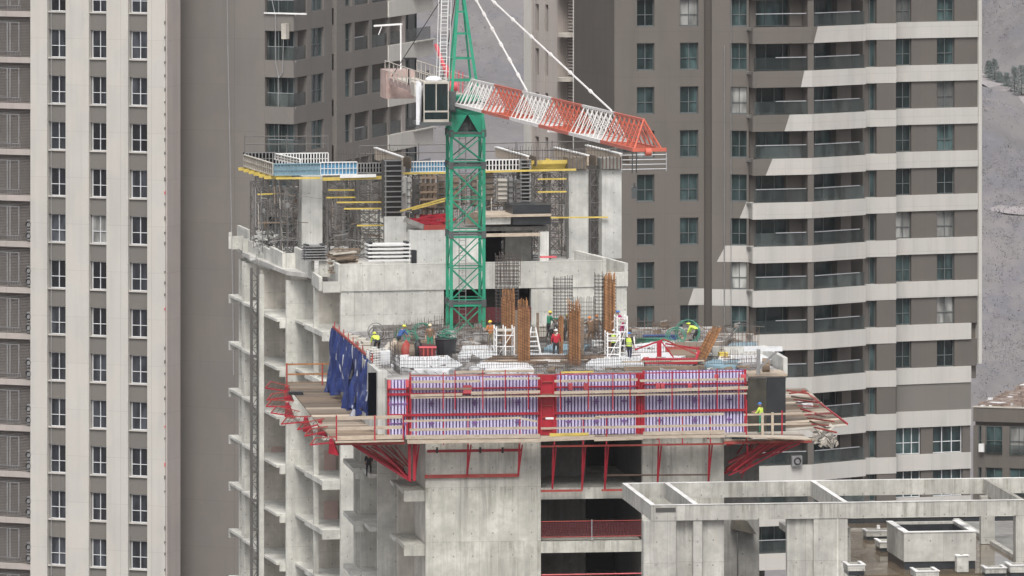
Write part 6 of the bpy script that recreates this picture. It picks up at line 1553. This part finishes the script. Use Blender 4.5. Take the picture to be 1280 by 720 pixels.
# pile of long bars on the front edge
for i in range(7):
    a = DK(597+i*3, 460.5-i*1.1); b = DK(705+i*10, 459.5-i*1.1)
    o = MB().bar(a+U*(.2+.03*i), b+U*(.2+.03*i), .10, .08).build('long_timber', M[['timber_dark', 'rust', 'timber_dark', 'plank', 'rust', 'timber_dark', 'rust'][i]])
    tag(o, ['nearest', 'second', 'third', 'pale fourth', 'fifth', 'sixth', 'farthest'][i]+' of the long front edge timbers, counted from the front', 'timber', 'long timbers on the front deck edge')
a, b = DK(780, 467), DK(872, 466); o = MB().bar(a+U*.28, b+U*.28, .3, .2).build('plank_stack', M['timber_dark']); tag(o, 'dark plank stack below the red brace on the front edge', 'planks')
a, b = DK(778, 463.5), DK(880, 462); o = MB().bar(a+U*.5, b+U*.5, .3, .06).build('plank', M['plank']); tag(o, 'pale plank lying over the dark stack below the red brace', 'plank')
# red brace lying on the right
rb = thing('steel_brace', 'red triangular steel brace lying on the right half of the deck', 'steel brace', DK(824, 458))
MB().bar(DK(806, 459)+U*.35, DK(872, 459)+U*.35, .5, .3).build('base_beam', M['red'], rb)
MB().bar(DK(824, 457)+U*.5, DK(824, 457)+U*1.35, .26, .2).build('post', M['red'], rb)
MB().bar(DK(826, 457)+U*1.4, DK(842, 457)+U*.45, .07).build('strut', M['red'], rb); MB().bar(DK(829, 456)+U*1.45, DK(872, 457)+U*.6, .08).build('strut', M['red_dirty'], rb)
MB().bar(DK(794, 448)+U*.5, DK(828, 446)+U*.95, .08).build('strut', M['red'], rb); MB().bar(DK(832, 446)+U*.75, DK(878, 450)+U*.6, .08).build('strut', M['red'], rb)
MB().bar(DK(802, 457)+U*.1, DK(808, 459)+U*.5, .3, .15).build('end_plate', M['red_dirty'], rb); MB().bar(DK(869, 459)+U*.3, DK(874, 457)+U*.8, .12).build('end_plate', M['red'], rb)
for i, (a, b, py, mt_, l) in enumerate([(832, 882, 447, 'red_dirty', 'reddish brown board behind the red brace'), (838, 870, 451, 'timber_dark', 'dark board between the red brace and the leaning bundle'), (843, 905, 441, 'ply', 'plywood sheet at the back behind the leaning orange bundle')]):
    o = MB().hexa([DK(a,py)+U*.1, DK(b,py)+U*.1, DK(b,py-3)+U*.25, DK(a,py-3)+U*.25, DK(a,py)+U*.3, DK(b,py)+U*.3, DK(b,py-3)+U*.5, DK(a,py-3)+U*.5]).build('board', M[mt_]); tag(o, l, 'board', 'boards on the right of the deck')
for i in range(5):
    a = DK(893+i*2, 447-i); b = DK(912+i*3, 431-i); o = MB().tube(a+U*.3, b+U*(.5+.1*i), .05, 6).build('steel_prop', M['gal_dark']); tag(o, ['first', 'second', 'third', 'fourth', 'fifth'][i]+' of the grey props crossed right of the leaning bundle, counted from the left', 'prop', 'grey props crossed at the right of the deck')
for (px, py, w, h, mt_, l) in [(905, 452, .5, .5, 'yellow', 'small yellow box beside the large pale sheet'), (816, 433, 1.9, .45, 'hose', 'flat green crate left of the right hose coils'), (826, 428, 2.0, .4, 'cloth_blue_coat', 'flat blue crate behind the green one'), (880, 436, 1.3, .3, 'sack', 'pale crate behind the leaning orange bundle'), (677, 424, 1.0, .75, 'sack', 'pale sack pile left of the dark coated workers'), (648, 428, .8, .5, 'white', 'white box on the deck beside the left bundles'), (605, 430, 1.2, .6, 'deck', 'grey mound of scraps beside the orange coated worker'), (750, 437, .8, .5, 'white', 'white crate right of the workers in brown')]:
    p = DK(px, py); o = MB().hexa([p-B.u*w/2, p+B.u*w/2, p+B.u*w/2+B.d*.7, p-B.u*w/2+B.d*.7]+[v+U*h for v in (p-B.u*w*.46, p+B.u*w*.48, p+B.u*w*.46+B.d*.66, p-B.u*w*.48+B.d*.66)])
    o.bar(p-B.u*w*.5-B.d*.02+U*h, p+B.u*w*.5-B.d*.02+U*h, .06); o = o.build('crate', M[mt_]); tag(o, l, 'crate', 'boxes and crates on the deck')
# pieces standing on the right rear wall
t = thing('steel_gantry', 'pale steel bracket standing on the right corner of the deck', 'steel bracket', DK(950, 468))
MB().bar(DK(948,470)+U*.1, DK(948,470)+U*1.5, .2, .3).build('upright', M['gal'], t); MB().bar(DK(930,470)+U*1.5, DK(978,470)+U*1.5, .2, .25).build('arm', M['white_sheet'], t); MB().bar(DK(948,470)+U*.4, DK(972,470)+U*1.4, .12).build('brace', M['gal'], t)
o = MB().tube(DK(953,466)+U*.4, DK(962,466)+U*.4, .42, 14).build('drum', M['timber_dark']); tag(o, 'brown drum under the pale bracket at the right deck corner', 'drum')
# red netting in the opening behind the mast
o = MB().box(A, xw+.05, xo-.05, -.12, -.08, az(403, 600), az(384, 600)).build('safety_net', M['rednet']); tag(o, 'dark red safety net across the opening behind the mast foot', 'net')
o = MB()
for i in range(5): o.ring(DK(650+i*.3, 432), .3, .02, (0,-1,.3), 10)

# ================================================================== people
def person(foot, yaw, pose, top, legs, helmet, label, scale=.97, vest=None, hair=None):
    """one continuous body grown over a posed skeleton; yaw 0 faces away from the camera"""
    J_ = {}
    P = pose
    def V(x, y, z): return Vector((x, y, z))
    lean, hipz = P.get('lean', 0), P.get('hip', .93)
    pel = V(0, P.get('hipy', 0), hipz); sd = V(0, math.sin(lean), math.cos(lean)); fw = V(0, math.cos(lean), -math.sin(lean))
    waist = pel+sd*.16; chest = pel+sd*.38; neck = pel+sd*.53; hd = neck+(sd*.6+V(0, .15, .5)*P.get('look', .7)).normalized()*.14
    js = [pel, waist, chest, neck]; rad = [(.155,.115), (.145,.11), (.165,.12), (.062,.06)]; ed = [(0,1),(1,2),(2,3)]; kind = ['legs','top','top','skin']
    def chain(start, pts, rs, ks):
        i = start
        for p, r, k in zip(pts, rs, ks):
            js.append(p); rad.append((r, r)); kind.append(k); ed.append((i, len(js)-1)); i = len(js)-1
        return i
    hands = []
    for s_ in (-1, 1):
        st = P.get('legl' if s_ < 0 else 'legr', (0, 0)); kn = V(s_*.12, .05+st[0]*.5+P.get('knee', 0), .50*hipz/.93); an = V(s_*(.13+P.get('wide', 0)), st[0], .09+st[1]); toe = an+V(s_*.02, .17, -.05)
        chain(0, [pel+V(s_*.10, 0, -.06), kn, an, toe], [.098, .062, .045, .040], ['legs','legs','legs','boot'])
        sh = chest+sd*.08+V(s_*.19, 0, 0); a = P.get('arml' if s_ < 0 else 'armr', ((s_*.06, .02, -.28), (s_*.0, .14, -.22)))
        el = sh+V(*a[0]); wr = el+V(*a[1]); hn = wr+(wr-el).normalized()*.09
        e_ = chain(2, [sh, el, wr, hn], [.072, .052, .034, .038], ['top','top','skin','skin']); hands.append((wr, hn))
    me = bpy.data.meshes.new('person'); me.from_pydata([tuple(v*1.0) for v in js], ed, []); ob = bpy.data.objects.new('person', me); COL.objects.link(ob)
    md = ob.modifiers.new('s', 'SKIN'); 
    for v, r in zip(me.skin_vertices[0].data if me.skin_vertices else [], rad): v.radius = r
    if not me.skin_vertices:
        bpy.context.view_layer.update()
    sub = ob.modifiers.new('u', 'SUBSURF'); sub.levels = 2; sub.render_levels = 2
    if me.skin_vertices:
        me.skin_vertices[0].data[0].use_root = True
    dg = bpy.context.evaluated_depsgraph_get(); ev = ob.evaluated_get(dg); nm_ = bpy.data.meshes.new_from_object(ev)
    bpy.data.objects.remove(ob); b = MB(); b.v = [v.co.copy() for v in nm_.vertices]; b.f = [tuple(p.vertices) for p in nm_.polygons]
    slots = ['top','legs','skin','boot','dark']; 
    def nearest(c):
        best, k = 9, 'top'
        for (i, j) in ed:
            a_, b_ = js[i], js[j]; t = max(0, min(1, (c-a_).dot(b_-a_)/max(1e-6, (b_-a_).length_squared))); d = (c-(a_+(b_-a_)*t)).length-max(rad[i][0], rad[j][0])*.6
            if d < best: best = d; k = kind[j] if t > .35 or kind[i] == 'top' and kind[j] == 'top' else (kind[i] if kind[j] != 'top' else kind[j])
        return k
    b.m = [slots.index(nearest(sum((b.v[i] for i in f), Vector())/len(f))) for f in b.f]
    # head with face, ears, neck
    b.mat(2).sphere(hd, .078, .095, .115, 12, 9); hf = V(0, 1, 0)
    b.sphere(hd+hf*.095+V(0,0,-.012), .014, .022, .026, 6, 5)
    for s_ in (-1, 1): b.mat(2).sphere(hd+V(s_*.08, 0, -.01), .012, .022, .032, 6, 4); b.mat(4).sphere(hd+hf*.083+V(s_*.03, 0, .018), .013, .01, .008, 6, 4)
    b.mat(4).sphere(hd+hf*.084+V(0, 0, -.055), .024, .01, .006, 6, 4)
    for (wr, hn) in hands:
        d = (hn-wr).normalized(); sd_ = d.orthogonal().normalized(); n_ = d.cross(sd_)
        for k in range(4):
            o_ = sd_*((k-1.5)*.019); L = [.068, .078, .074, .058][k]; p1 = hn+o_+d*.02; p2 = p1+d*L*.55; p3 = p2+(d+n_*.8).normalized()*L*.5
            b.mat(2).tube(p1, p2, .009, 6).tube(p2, p3, .009, 6, .007)
        b.mat(2).tube(hn-d*.03+sd_*.03, hn+d*.01+sd_*.062, .011, 6).tube(hn+d*.01+sd_*.062, hn+d*.045+sd_*.06+n_*.015, .010, 6, .008)
    ca, sa = math.cos(yaw), math.sin(yaw)
    def X_(v): v = v*scale; return Vector(foot)+Vector((v.x*ca-v.y*sa, v.x*sa+v.y*ca, v.z))
    b.v = [X_(v) for v in b.v]
    root = b.build('person', [M['cloth_'+top], M['cloth_'+legs], M['skin'], M['black'], M['black']], None, smooth=True, origin=foot); tag(root, label, 'person', 'workers on the building site')
    if helmet:
        h = MB(); c = hd+V(0, -.005, .045); h.sphere(c, .108, .128, .105, 14, 10, z0=-.02); h.hexa([c+V(-.08,.08,-.012), c+V(.08,.08,-.012), c+V(.06,.165,-.02), c+V(-.06,.165,-.02), c+V(-.08,.08,.008), c+V(.08,.08,.008), c+V(.06,.165,-.004), c+V(-.06,.165,-.004)]); h.ring(c+V(0,0,.0), .117, .009, (0,0,1), 14)
        h.v = [X_(v) for v in h.v]; h.build('helmet', M[helmet], root, smooth=True)
    if vest:
        v_ = MB(); ring = []
        for (ct, rx, ry) in ((pel+sd*.0, .185, .15), (waist, .178, .148), (chest, .195, .155), (chest+sd*.09, .165, .14)):
            ring.append([ct+V(1,0,0)*rx*math.cos(t)+fw*ry*math.sin(t) for t in [2*math.pi*i/14 for i in range(14)]])
        n0 = 0
        for r_ in ring: v_.v += r_
        for j in range(3):
            for i in range(14): k = (i+1) % 14; v_.f.append((j*14+i, j*14+k, (j+1)*14+k, (j+1)*14+i)); v_.m.append(0)
        v_.v = [X_(v) for v in v_.v]; vo = v_.build('vest', M[vest], root, smooth=True)
        s2 = MB()
        for ct, rx, ry in ((pel+sd*.09, .19, .158), (pel+sd*.2, .19, .158)):
            pr = [ct+V(1,0,0)*rx*math.cos(t)+fw*ry*math.sin(t) for t in [2*math.pi*i/14 for i in range(15)]]
            for a_, b_ in zip(pr, pr[1:]): s2.bar(X_(a_), X_(b_), .012, .045)
        s2.build('reflective_strip', M['gal'], vo)
    return root
STAND = {}
WALK = {'legl': (.22, 0), 'legr': (-.20, .03), 'wide': .02}
BEND = {'lean': 1.15, 'hip': .84, 'hipy': -.18, 'legl': (.05, 0), 'legr': (-.12, 0), 'arml': ((-.03, .12, -.27), (.02, .08, -.24)), 'armr': ((.03, .10, -.27), (-.02, .12, -.22)), 'look': .2}
STOOP = {'lean': .6, 'hip': .88, 'hipy': -.08, 'legl': (.12, 0), 'legr': (-.15, 0), 'arml': ((-.03, .16, -.22), (.02, .2, -.12)), 'armr': ((.03, .16, -.22), (-.02, .2, -.12))}
WORK = {'lean': .18, 'wide': .05, 'arml': ((-.05, .1, -.25), (.06, .24, .02)), 'armr': ((.05, .1, -.25), (-.06, .24, .04))}
REACH = {'lean': .3, 'wide': .06, 'legl': (.1, 0), 'legr': (-.1, 0), 'arml': ((-.06, .2, -.12), (.04, .26, .05)), 'armr': ((.06, .22, -.08), (-.04, .24, .1))}
p_ = math.radians
ppl = [((471, 443), p_(20), BEND, 'hi_vis', 'dark', 'h_lime', 'worker bent double in yellow vest and lime helmet at the far left of the deck', None),
 ((500, 440), p_(-60), STOOP, 'blue_coat', 'dark', 'h_lime', 'stooping worker in blue behind the row of sacks', None),
 ((537.5, 442), p_(180), STAND, 'jacket_brown', 'green_coat', 'h_cream', 'worker in brown jacket and cream helmet standing behind the red skip', None),
 ((614, 437), p_(150), WORK, 'orange_coat', 'khaki', 'h_yellow', 'worker in orange coat and yellow helmet left of the white trestle', None),
 ((685.5, 425), p_(-60), WORK, 'green_coat', 'dark', 'h_yellow', 'worker in green half hidden behind the grey coated one', None),
 ((690, 431), p_(-70), STOOP, 'grey_coat', 'dark', 'h_green', 'stooping worker in pale grey coat behind the one in red', None),
 ((695, 449), p_(0), WALK, 'red_coat', 'dark', 'h_white', 'worker in bright red jacket and white helmet at the middle of the deck', None),
 ((739, 432), p_(30), REACH, 'jacket_brown', 'jacket_brown', 'h_orange', 'left one of the two workers in brown overalls by the right bundles', None),
 ((745, 430), p_(-20), WORK, 'jacket_brown', 'jacket_brown', 'h_orange', 'right one of the two workers in brown overalls by the right bundles', None),
 ((767.5, 449), p_(0), WORK, 'dark', 'dark', 'h_white', 'worker with white helmet and yellow vest inside the low ladder tower', 'cloth_hi_vis'),
 ((780, 444), p_(200), WORK, 'grey_coat', 'dark', 'h_white', 'worker with white helmet half hidden behind the blue helmeted one', None),
 ((786.5, 453), p_(-25), WALK, 'dark', 'navy', 'h_blue', 'worker in pale yellow vest and blue helmet striding beside the ladder tower', 'cloth_hi_vis'),
 ((869, 430), p_(70), BEND, 'hi_vis', 'dark', 'h_lime', 'bent worker in lime vest and helmet above the large hose coil', None),
 ((709, 430), p_(10), WORK, 'olive', 'dark', 'h_yellow', 'worker in olive with yellow helmet hidden behind the central bundle', None)]
for (px, py), yaw, pose, top, legs, hel, lab, vest in ppl:
    person(DK(px, py)+U*.02, yaw, pose, top, legs, hel, lab, .97, M and vest)
pt = DK(778, 447); person(Vector((pt.x, pt.y, ZB+1.25)), p_(90), STOOP, 'magenta', 'magenta', 'h_blue', 'worker in magenta crouching on top of the taller ladder tower', .9)
wx = bx(952, -1.0); person(B.P(wx, -1.0, ZP+.04), p_(60), WORK, 'hi_vis', 'green_coat', 'h_blue', 'worker in lime top and blue helmet standing on the right front walkway', .97)
w2 = B.P(bx(461, 9.6), 9.6, bz(614, 515)+0.02); person(Vector((w2.x, w2.y, bz(596, 461, 9.6)-.0)), p_(180), STOOP, 'dark', 'dark', 'h_green', 'worker in dark clothes and green helmet inside the left bay under the brackets', .9)
# ================================================================== C: weathered roof frame, lower right
G = Fr(814, 395, 7.4)
def gx(px, y=0.0): return G.hx(px, y)
def gz(py, px, y=0.0): return G.hz(px, py, y)
tc = thing('roof_frame', 'weathered concrete roof frame of beams and piers at the lower right', 'building under construction', G.P(6, 0, 40))
zt = gz(632, 814); dpt = 10.3; bh = .80; bt_ = .23; xR = gx(1420)
CM = M['conc_c']
MB().box(G, 0, xR, 0, bt_, zt-bh, zt).build('front_beam', CM, tc)
MB().box(G, 0, xR, dpt, dpt+bt_, zt-bh, zt-.002).build('rear_beam', CM, tc); MB().box(G, 0, xR, dpt, dpt+bt_, zt+.001, zt+.03).build('capping', M['coping'], tc)
MB().box(G, 0, bt_, bt_+.002, dpt-.002, zt-bh, zt-.003).build('side_beam', CM, tc)
for px in (873.5, 1060.5, 1282): MB().box(G, gx(px)-bt_*1.1, gx(px), bt_+.002, dpt-.002, zt-bh, zt-.003).build('cross_beam', CM, tc)
m = MB().box(G, 0, xR, -.03, .04, zt+.002, zt+.05); m.build('front_capping', M['coping'], tc)
for px in (814.5+5.2, 873.5, 1060.5): MB().box(G, gx(px)-bt_*1.1, gx(px), bt_+.003, dpt-.003, zt+.001, zt+.03).build('capping', M['coping'], tc)
zb = 30
def pier(a, b, y0, y1, mat='conc_c', py=None, zbb=zb): MB().box(G, gx(a, y0), gx(b, y0), y0, y1, zbb, (zt-bh-.003) if py is None else gz(py, a, y0)).build('pier', M[mat], tc)
pier(804.5, 845, .02, .7); pier(845.2, 866.5, .5, .9); pier(866.7, 878, .05, .9); pier(878.2, 905, .3, .8)
pier(984, 1017, .25, .7); pier(1017.2, 1059.5, .04, .8); pier(1046, 1048, .0, .035, 'conc_a')
pier(1226.5, 1243.5, 9.0, 9.5, zbb=gz(680, 1235, 9.0)); pier(1270, 1290, .02, .8)
pier(905, 949, 4.5, 4.8, 'conc_dark')
MB().box(G, gx(1059.5)+.02, gx(1059.5)+.3, .81, 4, zb, zt-bh-.6).build('side_wall', CM, tc)
# roof deck with standing brown water
zd = CZ-(680-YH)*G.dist(1235, 9.0)/F
MB().box(G, gx(1060), xR, -3.5, 22, zd-.5, zd-.15).build('roof_slab', M['conc_dark'], tc)
wt = MB().box(G, gx(1062), gx(1420), -3.4, 19.5, zd-.148, zd-.02).build('rain_water', M['wet']); tag(wt, None, None, None, 'structure')
MB().box(G, gx(1060)+.02, xR, 19.6, 19.9, zd-.14, zd+.25).build('roof_parapet', M['board_black'], tc); MB().box(G, gx(1060)+.02, xR, 19.55, 19.95, zd+.252, zd+.32).build('parapet_coping', M['conc_a'], tc)
MB().box(G, gx(1242, 8), gx(1242, 8)+.3, -2, 19.5, zd-.14, zd+.18).build('roof_kerb', M['conc_c'], tc); MB().box(G, gx(1242, 8)+.31, xR, .96, 19.5, zd-.018, zd+.0).build('side_roof', M['conc_dark'], tc)
# big open topped shaft box
def onC(px, py, z): x, y = G.onz(px, py, z); return x, y
zx1 = gz(665.5, 1130, 1.2)
def shaft(name, label, x0, x1, y0, y1, z0, z1, t, base, group=None, cap=True):
    o = thing(name, label, 'roof shaft', G.P(x0, y0, z0), group)
    zb_ = z0+base
    MB().box(G, x0, x1, y0, y0+t, zb_, z1).box(G, x0, x1, y1-t, y1, zb_, z1).box(G, x0, x0+t, y0+t+.002, y1-t-.002, zb_, z1).box(G, x1-t, x1, y0+t+.002, y1-t-.002, zb_, z1).build('shaft_wall', M['conc_c'], o)
    MB().box(G, x0+.04, x1-.04, y0+.05, y1-.04, z0, zb_-.003).build('waterproofed_base', M['board_black'], o)
    MB().box(G, x0+t+.003, x1-t-.003, y0+t+.003, y1-t-.003, zb_, zb_+(z1-zb_)*.2).build('infill', M['conc_dark'], o)
    L_ = .03; MB().box(G, x0+t+.002, x0+t+L_, y0+t+L_, y1-t-L_, zb_+.3*(z1-zb_), z1-.12).box(G, x1-t-L_, x1-t-.002, y0+t+L_, y1-t-L_, zb_+.3*(z1-zb_), z1-.12).box(G, x0+t+.002, x1-t-.002, y1-t-L_, y1-t-.002, zb_+.3*(z1-zb_), z1-.12).build('dark_inner_face', M['board_black'], o)  # black sheets added to darken the inner faces
    if cap: MB().box(G, x0-.04, x1+.04, y0-.04, y0+t+.02, z1+.003, z1+.05).box(G, x0-.04, x0+t+.02, y0+t+.023, y1+.04, z1+.003, z1+.05).box(G, x1-t-.02, x1+.04, y0+t+.023, y1+.04, z1+.003, z1+.05).build('coping', M['coping'], o)
    return o
xa, ya = G.onz(1130, 712, zd)
x1_, _ = G.onz(1219.5, 712, zd)
shaft('large_roof_shaft', 'large open topped concrete shaft box standing in the wet roof', xa, gx(1220, ya), ya, ya+5.0, zd-.02, gz(666, 1130, ya), .28, .42)
RG = 'small roof shafts in the wet roof'
for (px, py, w, d, h, l) in [(1083, 675, 2.2, 1.2, .45, 'flat low roof shaft behind the left of the large box'), (1100, 690, 1.3, 1.6, .5, 'small roof shaft touching the left corner of the large box'), (1060, 719, .9, 1.5, .5, 'small roof shaft beside the pier at the left edge of the wet roof'),
                          (1145, 727, 1.2, 1.6, .5, 'low shaft at the bottom edge in front of the large box'), (1232, 721, 1.1, 1.2, .42, 'dark sided shaft at the bottom edge right of the large box'), (1263, 722, 1.2, 1.5, .6, 'rightmost small shaft beside the last pier'), (1196, 716, .62, .5, .85, 'slim white upstand in front of the large box')]:
    x, y = G.onz(px, py, zd); shaft('roof_shaft', l, x, x+w, y, y+d, zd-.02, zd+h, .12 if w > .7 else .2, h*.45 if w > .7 else .05, RG, True)
o = MB().box(G, gx(1054,-.06), gx(1056,-.06), -.02, .0, 1, 1.01)
pp = thing('standpipe', 'thin pipe standing behind the low shaft on the wet roof', 'pipe', G.P(gx(1097,10), 10, zd)); x, y = G.onz(1098, 668, zd)
MB().tube(G.P(x, y, zd), G.P(x, y, zd+.5), .09, 8).build('pipe', M['white'], pp)
# brown plate and openings on the front beam
MB().box(G, gx(819.5), gx(844.5), -.035, -.003, gz(640, 820), gz(634.8, 820)).build('patch_plate', M['shade'], tc)
# bay between the piers: dark shape standing in for the shadow inside
MB().hexa([G.P(gx(916,3.5),3.5,gz(662,916,3.5)), G.P(gx(946,3.5),3.5,gz(668,946,3.5)), G.P(gx(946,3.5),4.4,gz(668,946,3.5)), G.P(gx(916,3.5),4.4,gz(662,916,3.5)), G.P(gx(918,3.5),3.5,gz(651,916,3.5)), G.P(gx(934,3.5),3.5,gz(651,946,3.5)), G.P(gx(934,3.5),4.4,gz(651,946,3.5)), G.P(gx(918,3.5),4.4,gz(651,916,3.5))]).build('shadow_shape', M['board_brown'], tc)
MB().tube(G.P(gx(922,3.6),3.6,gz(720,922,3.6)), G.P(gx(922,3.6),3.6,gz(664,922,3.6)), .04, 6).build('pipe', M['shade'], tc)
